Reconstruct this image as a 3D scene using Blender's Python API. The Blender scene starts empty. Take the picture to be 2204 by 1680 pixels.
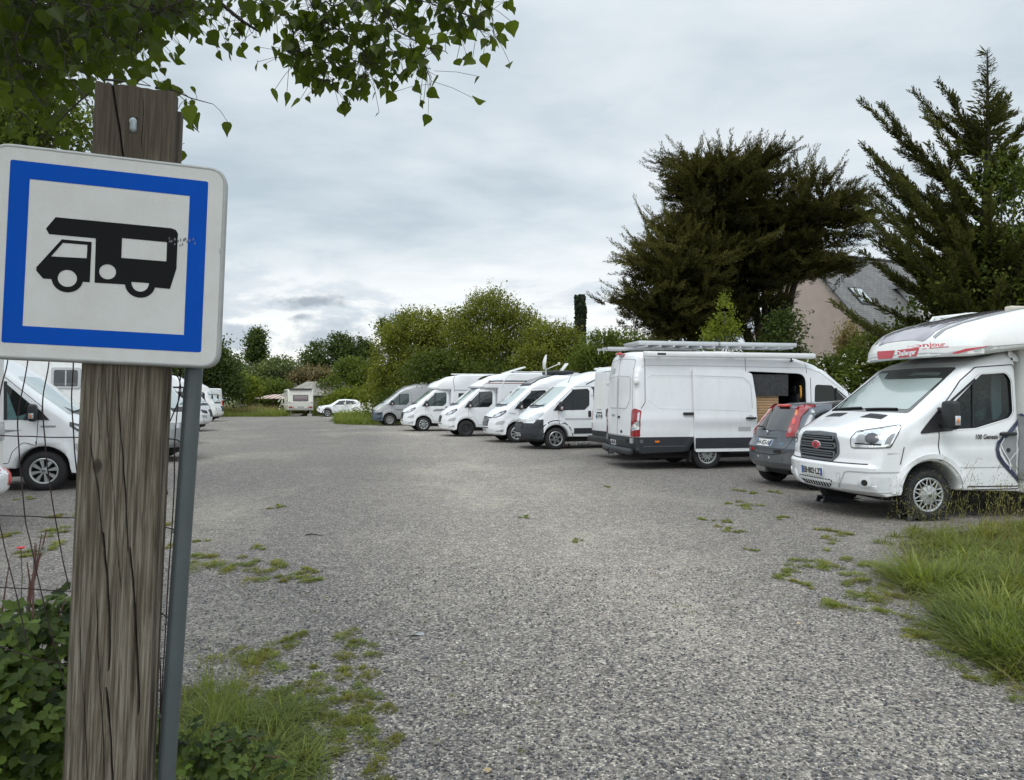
import bpy, bmesh, math, random
import numpy as np
from mathutils import Vector, Matrix, geometry
from mathutils.bvhtree import BVHTree
PI = math.pi
R = math.radians
rng = np.random.default_rng(7)
random.seed(7)
scene = bpy.context.scene
COL = scene.collection
FOC, HOR, CAMH = 1528.0, 859.0, 1.6          # focal length / horizon used when surveying the place, eye height


def at(qx, qy, depth):
    """point at a given depth in front of the camera"""
    return Vector(((qx - 1102) / FOC * depth, depth, CAMH - (qy - HOR) / FOC * depth))


def gnd(qx, qy):
    d = CAMH * FOC / (qy - HOR)
    return Vector(((qx - 1102) / FOC * d, d, 0))


# ---------------------------------------------------------------- materials
def ramp(nt, fac, stops):
    n = nt.nodes.new('ShaderNodeValToRGB')
    el = n.color_ramp.elements
    while len(el) < len(stops):
        el.new(0.5)
    for e, (p, c) in zip(el, stops):
        e.position = p
        e.color = (*c, 1) if len(c) == 3 else c
    nt.links.new(fac, n.inputs[0])
    return n.outputs[0]


def noise(nt, vec, scale, detail=4, rough=.55, dist=0):
    n = nt.nodes.new('ShaderNodeTexNoise')
    n.inputs['Scale'].default_value = scale
    n.inputs['Detail'].default_value = detail
    n.inputs['Roughness'].default_value = rough
    n.inputs['Distortion'].default_value = dist
    if vec is not None:
        nt.links.new(vec, n.inputs['Vector'])
    return n.outputs['Fac']


def coords(nt, scale=(1, 1, 1), kind='Object', rot=(0, 0, 0)):
    t = nt.nodes.new('ShaderNodeTexCoord')
    m = nt.nodes.new('ShaderNodeMapping')
    m.inputs['Scale'].default_value = scale
    m.inputs['Rotation'].default_value = rot
    nt.links.new(t.outputs[kind], m.inputs[0])
    return m.outputs[0]


def mixc(nt, fac, a, b, mode='MIX'):
    n = nt.nodes.new('ShaderNodeMix')
    n.data_type = 'RGBA'
    n.blend_type = mode
    for s, v in ((n.inputs[0], fac), (n.inputs[6], a), (n.inputs[7], b)):
        if hasattr(v, 'links'):
            nt.links.new(v, s)
        elif isinstance(v, (int, float)):
            s.default_value = v
        else:
            s.default_value = (*v, 1)
    return n.outputs[2]


def mth(nt, op, a, b=None, c=None, clamp=False):
    n = nt.nodes.new('ShaderNodeMath')
    n.operation = op
    n.use_clamp = clamp
    for i, v in enumerate((a, b, c)):
        if v is None:
            continue
        if hasattr(v, 'links'):
            nt.links.new(v, n.inputs[i])
        else:
            n.inputs[i].default_value = v
    return n.outputs[0]


def bump(nt, h, strength=.3, dist=.01):
    n = nt.nodes.new('ShaderNodeBump')
    n.inputs['Strength'].default_value = strength
    n.inputs['Distance'].default_value = dist
    nt.links.new(h, n.inputs['Height'])
    return n.outputs[0]


def newmat(name):
    m = bpy.data.materials.new(name)
    m.use_nodes = True
    nt = m.node_tree
    return m, nt, nt.nodes['Principled BSDF']


def mat(name, col, rough=.5, metal=0, coat=0, var=.12, scale=6, bmp=0, bscale=60, spec=.5, dirt=0, coatr=.06):
    m, nt, b = newmat(name)
    c = coords(nt)
    f = noise(nt, c, scale, 5, .6)
    lo = tuple(x * (1 - var) for x in col)
    hi = tuple(min(1, x * (1 + var * .6)) for x in col)
    o = ramp(nt, f, [(.3, lo), (.7, hi)])
    if dirt:
        f2 = noise(nt, coords(nt, (1.2, 1.2, .35)), 5, 8, .7)
        k = ramp(nt, f2, [(.45, (0, 0, 0)), (.8, (dirt, dirt, dirt))])
        o = mixc(nt, k, o, (.34, .31, .26))
    nt.links.new(o, b.inputs['Base Color'])
    r = nt.nodes.new('ShaderNodeMapRange')
    r.inputs['To Min'].default_value = max(0, rough * .8)
    r.inputs['To Max'].default_value = min(1, rough * 1.25)
    nt.links.new(f, r.inputs[0])
    nt.links.new(r.outputs[0], b.inputs['Roughness'])
    b.inputs['Metallic'].default_value = metal
    b.inputs['Specular IOR Level'].default_value = spec
    b.inputs['Coat Weight'].default_value = coat
    b.inputs['Coat Roughness'].default_value = coatr
    if bmp:
        nt.links.new(bump(nt, noise(nt, c, bscale, 6, .65), bmp, .01), b.inputs['Normal'])
    return m


def leafmat(name, dark, light, trans=.35, rough=.55, spec=.16):
    """leaf colour differs leaf to leaf (attribute tone)"""
    m, nt, b = newmat(name)
    a = nt.nodes.new('ShaderNodeAttribute')
    a.attribute_name = 'tone'
    o = ramp(nt, a.outputs['Fac'], [(0, dark), (.6, tuple((x + y) / 2 for x, y in zip(dark, light))), (1, light)])
    nt.links.new(o, b.inputs['Base Color'])
    b.inputs['Roughness'].default_value = rough
    b.inputs['Specular IOR Level'].default_value = spec
    t = nt.nodes.new('ShaderNodeBsdfTranslucent')
    nt.links.new(mixc(nt, .55, o, (light[0] * 1.3, light[1] * 1.35, light[2] * .6)), t.inputs[0])
    mx = nt.nodes.new('ShaderNodeMixShader')
    mx.inputs[0].default_value = trans
    nt.links.new(b.outputs[0], mx.inputs[1])
    nt.links.new(t.outputs[0], mx.inputs[2])
    nt.links.new(mx.outputs[0], nt.nodes['Material Output'].inputs[0])
    return m


WHITE = mat('white paint', (.80, .815, .83), .32, 0, .55, .03, 1.5, dirt=.10)
WHITE2 = mat('cream white gelcoat', (.78, .785, .77), .36, 0, .4, .04, 2, dirt=.14)
OLDWHITE = mat('aged caravan white', (.70, .68, .61), .5, 0, .1, .08, 3, dirt=.3)
VANW = mat('white van paint', (.77, .785, .80), .34, 0, .5, .04, 1.2, dirt=.14)
SILVER = mat('silver grey paint', (.40, .41, .42), .34, .3, .5, .05, 2, dirt=.12)
LIGHTGREY = mat('light grey paint', (.46, .475, .48), .36, .1, .4, .05, 2, dirt=.1)
STRIPE = mat('grey decal', (.27, .28, .29), .4, 0, .3, .04)
DKSTRIPE = mat('dark decal', (.035, .037, .045), .4, 0, .3, .05)
REDSTRIPE = mat('brown red decal', (.30, .09, .05), .45, 0, .2, .05)
REDLOGO = mat('red decal', (.52, .06, .075), .4, 0, .3, .05)
SLATE = mat('slate grey car paint', (.085, .10, .12), .3, .35, .7, .08, 2, dirt=.12)
BLACKP = mat('black plastic', (.018, .019, .021), .55, 0, 0, .15, 8, .05, 200)
GREYP = mat('dark grey plastic', (.026, .029, .034), .5, 0, 0, .12, 5, .04, 200)
MIDGREYP = mat('mid grey plastic', (.10, .11, .12), .5, 0, 0, .12, 5)
BLUEGREYP = mat('blue grey plastic bumper', (.075, .10, .13), .5, 0, 0, .12, 5)
SEAM = mat('seam shadow gap rubber', (.03, .03, .032), .7, 0, 0, .1)
TYRE = mat('tyre rubber', (.02, .02, .021), .8, 0, 0, .25, 12, .3, 90)
UNDER = mat('underbody', (.012, .012, .012), .9, 0, 0, .2)
ALLOY = mat('alloy rim', (.55, .56, .57), .3, .85, .2, .06, 8)
TRIM = mat('silver wheel trim', (.48, .50, .50), .35, .55, .3, .06, 8)
STEELW = mat('grey steel rim', (.30, .30, .29), .5, .4, 0, .15, 10)
CHROME = mat('chrome', (.75, .76, .77), .12, 1, 0, .03)
GLASS = mat('dark window glass', (.012, .015, .016), .04, 0, 1, .2, 3, coatr=.02)
GLASSG = mat('green tinted glass', (.03, .05, .045), .05, 0, 1, .3, 3, coatr=.02)
SCREEN = mat('pale windscreen with blind and painted sky sheen', (.40, .48, .47), .12, 0, 1, .10, 2.5, coatr=.02)  # pale colour holds the sky's reflection along with a blind
TEALCURT = mat('teal curtain behind glass', (.10, .19, .20), .2, 0, 1, .2, 14, coatr=.03)
LAMP = mat('clear lamp lens', (.62, .64, .66), .14, .55, .8, .35, 26, coatr=.02)
LAMPDK = mat('smoked lamp housing', (.03, .032, .036), .15, .2, 1, .2, 20, coatr=.02)
LAMPY = mat('yellowed lamp lens', (.62, .60, .50), .25, .1, .8, .2, 16)
REDL = mat('red lamp lens', (.30, .012, .016), .12, 0, 1, .3, 20, coatr=.03)
REDL2 = mat('bright red lamp lens', (.62, .04, .03), .14, 0, 1, .2, 20)
AMBER = mat('amber lens', (.75, .20, .03), .2, 0, .8, .15, 20)
PLATE = mat('number plate white', (.78, .79, .76), .35, 0, .3, .03)
PLATEB = mat('number plate blue', (.02, .09, .36), .35, 0, .3, .05)
INK = mat('black lettering', (.01, .01, .012), .4, 0, .2, .05)
WHITEP = mat('white plastic', (.72, .73, .72), .4, 0, .2, .05, 5, dirt=.2)
CREAMP = mat('cream plastic roof vent', (.62, .57, .48), .45, 0, .1, .08, 5, dirt=.25)
ALU = mat('aluminium', (.55, .57, .58), .35, .7, 0, .08)
SOLAR = mat('solar cell glass', (.03, .03, .06), .08, 0, 1, .3, 9)
GREYMETAL = mat('dull grey metal', (.30, .31, .32), .45, .3, 0, .1)


# ---------------------------------------------------------------- mesh helpers
class MB:
    def __init__(s):
        s.v, s.f = [], []

    def add(s, v, f, M=None):
        b = len(s.v)
        s.v += [tuple(M @ Vector(p)) for p in v] if M is not None else [tuple(p) for p in v]
        s.f += [tuple(i + b for i in q) for q in f]
        return s

    def box(s, c, size, bev=0, M=None, seg=2):
        bm = bmesh.new()
        bmesh.ops.create_cube(bm, size=1)
        bmesh.ops.scale(bm, vec=size, verts=bm.verts)
        if bev:
            bmesh.ops.bevel(bm, geom=bm.edges[:], offset=min(bev, min(size) * .49), segments=seg, affect='EDGES', profile=.5)
        T = Matrix.Translation(c)
        return s.addbm(bm, M @ T if M is not None else T)

    def addbm(s, bm, M=None):
        bm.verts.index_update()
        s.add([v.co[:] for v in bm.verts], [[v.index for v in f.verts] for f in bm.faces], M)
        bm.free()
        return s

    def tube(s, pts, rad, n=8, cap=True):
        pts = [Vector(p) for p in pts]
        rads = rad if hasattr(rad, '__len__') else [rad] * len(pts)
        b = len(s.v)
        up = Vector((.13, .27, .95)).normalized()
        for i, p in enumerate(pts):
            t = (pts[min(i + 1, len(pts) - 1)] - pts[max(i - 1, 0)]).normalized()
            a = t.cross(up)
            if a.length < .1:
                a = t.cross(Vector((1, 0, 0)))
            a.normalize()
            c = t.cross(a)
            for k in range(n):
                q = 2 * PI * k / n
                s.v.append(tuple(p + (a * math.cos(q) + c * math.sin(q)) * rads[i]))
        for i in range(len(pts) - 1):
            for k in range(n):
                k2 = (k + 1) % n
                s.f.append((b + i * n + k, b + i * n + k2, b + (i + 1) * n + k2, b + (i + 1) * n + k))
        if cap:
            s.f.append(tuple(b + k for k in range(n)))
            s.f.append(tuple(b + (len(pts) - 1) * n + k for k in reversed(range(n))))
        return s

    def lathe(s, prof, n=40, M=None):
        """profile of (radius, y) turned round the y axis"""
        v, f = [], []
        m = len(prof)
        for k in range(n):
            q = 2 * PI * k / n
            for r, y in prof:
                v.append((r * math.cos(q), y, r * math.sin(q)))
        for k in range(n):
            for i in range(m - 1):
                a, b2 = k * m + i, ((k + 1) % n) * m + i
                f.append((a, a + 1, b2 + 1, b2))
        return s.add(v, f, M)


def link(o, parent=None):
    COL.objects.link(o)
    o.parent = parent
    return o


def obj(name, mb, m, parent=None, smooth=True, angle=38, label=None, extra=()):
    nf = [len(mb.f)]
    for mb2, _ in extra:
        mb.add(mb2.v, mb2.f)
        nf.append(len(mb.f))
    me = bpy.data.meshes.new(name)
    me.from_pydata([tuple(p) for p in mb.v], [], mb.f)
    me.update()
    bm = bmesh.new()
    bm.from_mesh(me)
    bmesh.ops.recalc_face_normals(bm, faces=bm.faces)
    bm.to_mesh(me)
    bm.free()
    if smooth:
        me.shade_smooth()
        me.set_sharp_from_angle(angle=R(angle))
    me.materials.append(m)
    if extra:
        idx = np.zeros(len(mb.f), np.int32)
        for k, (_, m2) in enumerate(extra):
            me.materials.append(m2)
            idx[nf[k]:nf[k + 1]] = k + 1
        me.polygons.foreach_set('material_index', idx)
    o = bpy.data.objects.new(name, me)
    link(o, parent)
    if label:
        o['label'] = label
    return o


def tag(o, label=None, cat=None, group=None, kind=None):
    for k, v in (('label', label), ('category', cat), ('group', group), ('kind', kind)):
        if v:
            o[k] = v
    return o


def empty(name, loc=(0, 0, 0), rz=0, parent=None):
    o = bpy.data.objects.new(name, None)
    o.empty_display_size = .2
    link(o, parent)
    o.location = loc
    o.rotation_euler = (0, 0, rz)
    return o


def copy_tree(o, parent=None):
    c = o.copy()
    COL.objects.link(c)
    c.parent = parent
    for ch in o.children:
        copy_tree(ch, c)
    return c


def fillet(pts, n=6):
    """closed polygon of (x, z, r) -> dense rounded outline"""
    out = []
    N = len(pts)
    for i in range(N):
        p = Vector(pts[i][:2])
        r = pts[i][2] if len(pts[i]) > 2 else 0
        a, b = Vector(pts[i - 1][:2]), Vector(pts[(i + 1) % N][:2])
        u, v = (a - p), (b - p)
        if r <= 0 or u.length < 1e-6 or v.length < 1e-6:
            out.append(p)
            continue
        d = min(max(-1, u.normalized().dot(v.normalized())), 1)
        ang = math.acos(d)
        t = min(r / max(math.tan(ang / 2), 1e-3), .48 * u.length, .48 * v.length)
        p0, p1 = p + u.normalized() * t, p + v.normalized() * t
        for k in range(n + 1):
            q = k / n
            out.append(p0 * (1 - q) ** 2 + p * 2 * q * (1 - q) + p1 * q * q)
    return out


def resample(pts, step, closed=True):
    out = []
    N = len(pts)
    for i in range(N if closed else N - 1):
        a, b = Vector(pts[i]), Vector(pts[(i + 1) % N])
        L = (b - a).length
        if L < 1e-5:
            continue
        k = max(1, int(math.ceil(L / step)))
        for j in range(k):
            out.append(a.lerp(b, j / k))
    if not closed:
        out.append(Vector(pts[-1]))
    return out


def inpoly(P, poly):
    x, y = P[:, 0], P[:, 1]
    inside = np.zeros(len(P), bool)
    n = len(poly)
    for i in range(n):
        x0, y0 = poly[i]
        x1, y1 = poly[(i + 1) % n]
        if y0 == y1:
            continue
        c = ((y0 > y) != (y1 > y)) & (x < (x1 - x0) * (y - y0) / (y1 - y0) + x0)
        inside ^= c
    return inside


def segdist(P, poly):
    d = np.full(len(P), 1e9)
    n = len(poly)
    for i in range(n):
        a = np.array(poly[i]); b = np.array(poly[(i + 1) % n])
        ab = b - a
        L = ab @ ab
        if L < 1e-12:
            continue
        t = np.clip(((P - a) @ ab) / L, 0, 1)
        q = P - (a + t[:, None] * ab)
        d = np.minimum(d, np.hypot(q[:, 0], q[:, 1]))
    return d


def tri_fill(poly, grid=.06, holes=()):
    """triangulate a 2D polygon with inner grid points -> (verts, faces); the first len(poly) verts are the outline"""
    poly = [tuple(p[:2]) for p in poly]
    P = np.array(poly)
    lo, hi = P.min(0), P.max(0)
    vs = [Vector(p) for p in poly]
    n0 = len(poly)
    edges = [(i, (i + 1) % n0) for i in range(n0)]
    for h in holes:
        b = len(vs)
        vs += [Vector(p[:2]) for p in h]
        edges += [(b + i, b + (i + 1) % len(h)) for i in range(len(h))]
    if grid and max(hi - lo) > grid:
        nx = max(1, int((hi[0] - lo[0]) / grid)); ny = max(1, int((hi[1] - lo[1]) / grid))
        gx, gy = np.meshgrid(np.linspace(lo[0], hi[0], nx + 1), np.linspace(lo[1], hi[1], ny + 1))
        G = np.stack([gx.ravel(), gy.ravel()], 1)
        keep = inpoly(G, poly) & (segdist(G, poly) > grid * .35)
        for h in holes:
            keep &= segdist(G, [tuple(p[:2]) for p in h]) > grid * .35
        vs += [Vector(p) for p in G[keep]]
    ov, oe, of, ids, _, _ = geometry.delaunay_2d_cdt(vs, edges, [], 0, 1e-6)
    A = np.array([v[:] for v in ov])
    T = np.array([f[:] for f in of if len(f) == 3])
    cen = A[T].mean(1)
    k = inpoly(cen, poly)
    for h in holes:
        k &= ~inpoly(cen, [tuple(p[:2]) for p in h])
    T = T[k]
    # put outline vertices first
    return [tuple(a) for a in A], [tuple(int(i) for i in t) for t in T], ids


def sstep(a, b, x):
    t = min(max((x - a) / (b - a), 0), 1)
    return t * t * (3 - 2 * t)


def arch(cx, cz, r, n=14, z0=None):
    """wheel arch notch, rear to front, for an outline running rear -> front along the bottom"""
    z0 = cz if z0 is None else z0
    a0 = math.asin(max(-1, min(1, (z0 - cz) / r)))
    return [(cx - r * math.cos(a0 + (PI - 2 * a0) * k / n), cz + r * math.sin(a0 + (PI - 2 * a0) * k / n), 0) for k in range(n + 1)]


def make_body(sil, w, er, deform=None, cuts=(), classify=None, M=10, K=5, grid=.09, step=.09, holes_r=(), holes_l=(), skip=None):
    """side outline swept across the width with rounded edges; returns {part: MB}"""
    pts = resample([tuple(p) for p in fillet(sil)], step)
    N = len(pts)
    area = sum(pts[i].x * pts[(i + 1) % N].y - pts[(i + 1) % N].x * pts[i].y for i in range(N))
    if area < 0:
        pts.reverse()
    nor = []
    for i in range(N):
        t = (pts[(i + 1) % N] - pts[i - 1])
        nor.append(Vector((t.y, -t.x)).normalized())
    ers = [er(p.x, p.y, n) for p, n in zip(pts, nor)]
    for _ in range(3):
        ers = [(ers[i - 1] + 2 * ers[i] + ers[(i + 1) % N]) / 4 if abs(ers[i] - ers[i - 1]) < .08 or True else ers[i] for i in range(N)]
    V = []
    ncol = 2 * (K + 1) + M - 1
    for i in range(N):
        p, n, r = pts[i], nor[i], ers[i]
        cols = []
        for k in range(K, -1, -1):
            a = PI / 2 * k / K
            q = p - n * (r * (1 - math.cos(a)))
            cols.append((q.x, -(w - r + r * math.sin(a)), q.y))
        for j in range(1, M):
            cols.append((p.x, (w - r) * (2 * j / M - 1), p.y))
        for k in range(0, K + 1):
            a = PI / 2 * k / K
            q = p - n * (r * (1 - math.cos(a)))
            cols.append((q.x, (w - r + r * math.sin(a)), q.y))
        V += cols
    F = []
    for i in range(N):
        i2 = (i + 1) % N
        for j in range(ncol - 1):
            if skip and skip(V[i * ncol + j], V[i2 * ncol + j + 1]):
                continue
            F.append((i * ncol + j, i2 * ncol + j, i2 * ncol + j + 1, i * ncol + j + 1))
    for side, hs in ((0, holes_r), (ncol - 1, holes_l)):
        poly = [(V[i * ncol + side][0], V[i * ncol + side][2]) for i in range(N)]
        y = V[side][1]
        a, t, ids = tri_fill(poly, grid, hs)
        mp = {}
        for oi, src in enumerate(ids):
            idx = None
            for s_ in src:
                if s_ < N:
                    idx = s_ * ncol + side
                    break
            if idx is None:
                V.append((a[oi][0], w if side else -w, a[oi][1]))
                idx = len(V) - 1
            mp[oi] = idx
        F += [tuple(mp[i] for i in q) for q in t]
    if deform:
        V = [deform(*p) for p in V]
    bm = bmesh.new()
    bv = [bm.verts.new(p) for p in V]
    for q in F:
        if len(set(q)) > 2:
            try:
                bm.faces.new([bv[i] for i in q])
            except ValueError:
                pass
    bmesh.ops.recalc_face_normals(bm, faces=bm.faces)
    for co, no in cuts:
        bmesh.ops.bisect_plane(bm, geom=bm.verts[:] + bm.edges[:] + bm.faces[:], plane_co=co, plane_no=no, dist=1e-5)
    out = {}
    loc = {}
    for f in bm.faces:
        c = f.calc_center_median()
        n = classify(c) if classify else 'body'
        mb = out.setdefault(n, MB())
        d = loc.setdefault(n, {})
        ix = []
        for v in f.verts:
            if v not in d:
                d[v] = len(mb.v)
                mb.v.append(v.co[:])
            ix.append(d[v])
        mb.f.append(tuple(ix))
    bm.free()
    return out


S2 = math.sqrt(.5)
FRAMES = {  # u axis, v axis, ray direction
    'L': ((1, 0, 0), (0, 0, 1), (0, -1, 0)), 'R': ((1, 0, 0), (0, 0, 1), (0, 1, 0)),
    'F': ((0, 1, 0), (0, 0, 1), (-1, 0, 0)), 'B': ((0, 1, 0), (0, 0, 1), (1, 0, 0)),
    'T': ((1, 0, 0), (0, 1, 0), (0, 0, -1)),
    'FL': ((-S2, S2, 0), (0, 0, 1), (-S2, -S2, 0)), 'FR': ((-S2, -S2, 0), (0, 0, 1), (-S2, S2, 0)),
    'BL': ((S2, S2, 0), (0, 0, 1), (S2, -S2, 0)), 'BR': ((S2, -S2, 0), (0, 0, 1), (S2, S2, 0)),
    'WS': ((0, 1, 0), (0, 0, 1), (-.8, 0, -.6)),
}


class Shell:
    """surfaces one can lay fittings onto"""
    def __init__(s, mbs):
        v, f = [], []
        for m in mbs:
            b = len(v)
            v += [Vector(p) for p in m.v]
            f += [tuple(i + b for i in q) for q in m.f]
        s.t = BVHTree.FromPolygons(v, f)

    def hit(s, fr, a, b):
        u, v, d = (Vector(q) for q in FRAMES[fr])
        o = u * a + v * b - d * 20
        h = s.t.ray_cast(o, d)
        if h[0] is None:
            return None, None
        n = h[1] if h[1].dot(d) < 0 else -h[1]
        return h[0], n

    def patch(s, fr, poly, off=.004, thick=.012, grid=.06, holes=(), rnd=0):
        d = Vector(FRAMES[fr][2])
        if rnd:
            poly = fillet([(p[0], p[1], p[2] if len(p) > 2 else rnd) for p in poly], 5)
        poly = resample([tuple(p[:2]) for p in poly], max(grid, .02))
        holes = [resample([tuple(p[:2]) for p in h], max(grid, .02)) for h in holes]
        a, t, ids = tri_fill(poly, grid, holes)
        P, last = [], None
        bad = []
        for i, (x, y) in enumerate(a):
            h, n = s.hit(fr, x, y)
            if h is None:
                bad.append(i)
                P.append(None)
            else:
                P.append((h, n))
        good = [i for i in range(len(a)) if P[i]]
        mb = MB()
        if not good:
            return mb
        G = np.array([a[i] for i in good])
        for i in bad:
            j = good[int(np.argmin(((G - np.array(a[i])) ** 2).sum(1)))]
            u, v, _ = (Vector(q) for q in FRAMES[fr])
            P[i] = (P[j][0] + u * (a[i][0] - a[j][0]) + v * (a[i][1] - a[j][1]), P[j][1])
        top = [h - d * off for h, n in P]
        mb.add(top, t)
        if thick:
            cnt = {}
            for q in t:
                for k in range(3):
                    e = (q[k], q[(k + 1) % 3])
                    cnt[tuple(sorted(e))] = cnt.get(tuple(sorted(e)), 0) + 1
            be = [e for e, c in cnt.items() if c == 1]
            b = len(mb.v)
            mp = {}
            for e in be:
                for i in e:
                    if i not in mp:
                        mp[i] = len(mb.v)
                        mb.v.append(tuple(top[i] + d * thick))
            for i, j in be:
                mb.f.append((i, j, mp[j], mp[i]))
        return mb

    def strip(s, fr, pts, width=.012, off=.003, thick=0, closed=False):
        pts = resample([tuple(p[:2]) for p in pts], .04, closed)
        N = len(pts)
        L, Rr = [], []
        for i in range(N):
            if closed:
                t = pts[(i + 1) % N] - pts[i - 1]
            else:
                t = pts[min(i + 1, N - 1)] - pts[max(i - 1, 0)]
            n = Vector((-t.y, t.x)).normalized() * width / 2
            L.append(pts[i] + n)
            Rr.append(pts[i] - n)
        d = Vector(FRAMES[fr][2])
        mb = MB()
        idx = []
        for l, r in zip(L, Rr):
            a, b = s.hit(fr, *l)[0], s.hit(fr, *r)[0]
            if a is None or b is None:
                idx.append(None)
                continue
            idx.append(len(mb.v))
            mb.v += [tuple(a - d * off), tuple(b - d * off)]
            if thick:
                mb.v += [tuple(a + d * thick), tuple(b + d * thick)]
        m = 4 if thick else 2
        for i in range(N if closed else N - 1):
            p, q = idx[i], idx[(i + 1) % N]
            if p is None or q is None:
                continue
            mb.f.append((p, q, q + 1, p + 1))
            if thick:
                mb.f += [(p, p + 2, q + 2, q), (p + 1, q + 1, q + 3, p + 3)]
        return mb

    def text(s, fr, string, pos, size, off=.004, shear=0, flip=False, sx=1, bold=0, rot=0):
        v, f = text_mesh(string, size, shear, bold)
        mb = MB()
        d = Vector(FRAMES[fr][2])
        cr, sr = math.cos(rot), math.sin(rot)
        P = []
        for x, y in v:
            x *= sx
            x, y = x * cr - y * sr, x * sr + y * cr
            h, n = s.hit(fr, pos[0] + (-x if flip else x), pos[1] + y)
            if h is None:
                h = Vector(P[-1]) if P else Vector((0, 0, 0))
                P.append(tuple(h))
            else:
                P.append(tuple(h - d * off))
        mb.add(P, f)
        return mb


def text_mesh(string, size, shear=0, bold=0):
    cu = bpy.data.curves.new('lettering', 'FONT')
    cu.body = string
    cu.size = size
    cu.shear = shear
    cu.offset = bold
    cu.align_x = 'CENTER'
    cu.align_y = 'CENTER'
    cu.resolution_u = 3
    o = bpy.data.objects.new('lettering', cu)
    COL.objects.link(o)
    dg = bpy.context.evaluated_depsgraph_get()
    me = bpy.data.meshes.new_from_object(o.evaluated_get(dg))
    v = [p.co[:2] for p in me.vertices]
    f = [tuple(p.vertices) for p in me.polygons]
    bpy.data.objects.remove(o)
    bpy.data.curves.remove(cu)
    bpy.data.meshes.remove(me)
    return v, f


def rect(x0, z0, x1, z1):
    return [(x0, z0), (x1, z0), (x1, z1), (x0, z1)]


def circ(cx, cz, r, n=24, rz=None):
    rz = rz or r
    return [(cx + r * math.cos(2 * PI * k / n), cz + rz * math.sin(2 * PI * k / n)) for k in range(n)]
# ================================================================ vehicles
LIB = {}


def tyre_mb(r=.345, rr=.215, w=.21, lugs=False):
    mb = MB()
    mb.lathe([(rr - .01, -.03), (rr + .012, -.004), (rr + .05, .004), (r - .035, -.006), (r - .008, -.028), (r, -.055), (r, -w + .05),
              (r - .008, -w + .022), (r - .035, -w), (rr, -w), (rr - .02, -w + .04)], 48)
    if lugs:
        for k in range(56):
            q = 2 * PI * k / 56
            M = Matrix.Rotation(q, 4, 'Y') @ Matrix.Translation((r - .006, 0, 0))
            for yy, dx in ((-.022, -.012), (-.105, .004), (-w + .03, -.012)):
                mb.box((dx, yy, 0), (.026, .045, .018), 0, M)
    else:
        for k in range(72):
            M = Matrix.Rotation(2 * PI * k / 72, 4, 'Y') @ Matrix.Translation((r - .004, 0, 0))
            for yy in (-.045, -.105, -.165):
                mb.box((0, yy, 0), (.014, .048, .02), 0, M)
    return mb


def spokes(n, r0, r1, w0, w1, y0=-.008, y1=-.02, th=.02, ang=0, twin=0):
    mb = MB()
    for k in range(n):
        for sgn in ((-1, 1) if twin else (0,)):
            M = Matrix.Rotation(2 * PI * k / n + ang, 4, 'Y')
            o = sgn * twin
            v = []
            for r, w, y, oo in ((r0, w0, y0, o * .55), (r1, w1, y1, o)):
                v += [(r, y - th, oo - w / 2), (r, y, oo - w / 2 + .004), (r, y, oo + w / 2 - .004), (r, y - th, oo + w / 2)]
            mb.add(v, [(0, 1, 5, 4), (1, 2, 6, 5), (2, 3, 7, 6), (3, 0, 4, 7), (0, 3, 2, 1), (4, 5, 6, 7)], M)
    return mb


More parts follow.
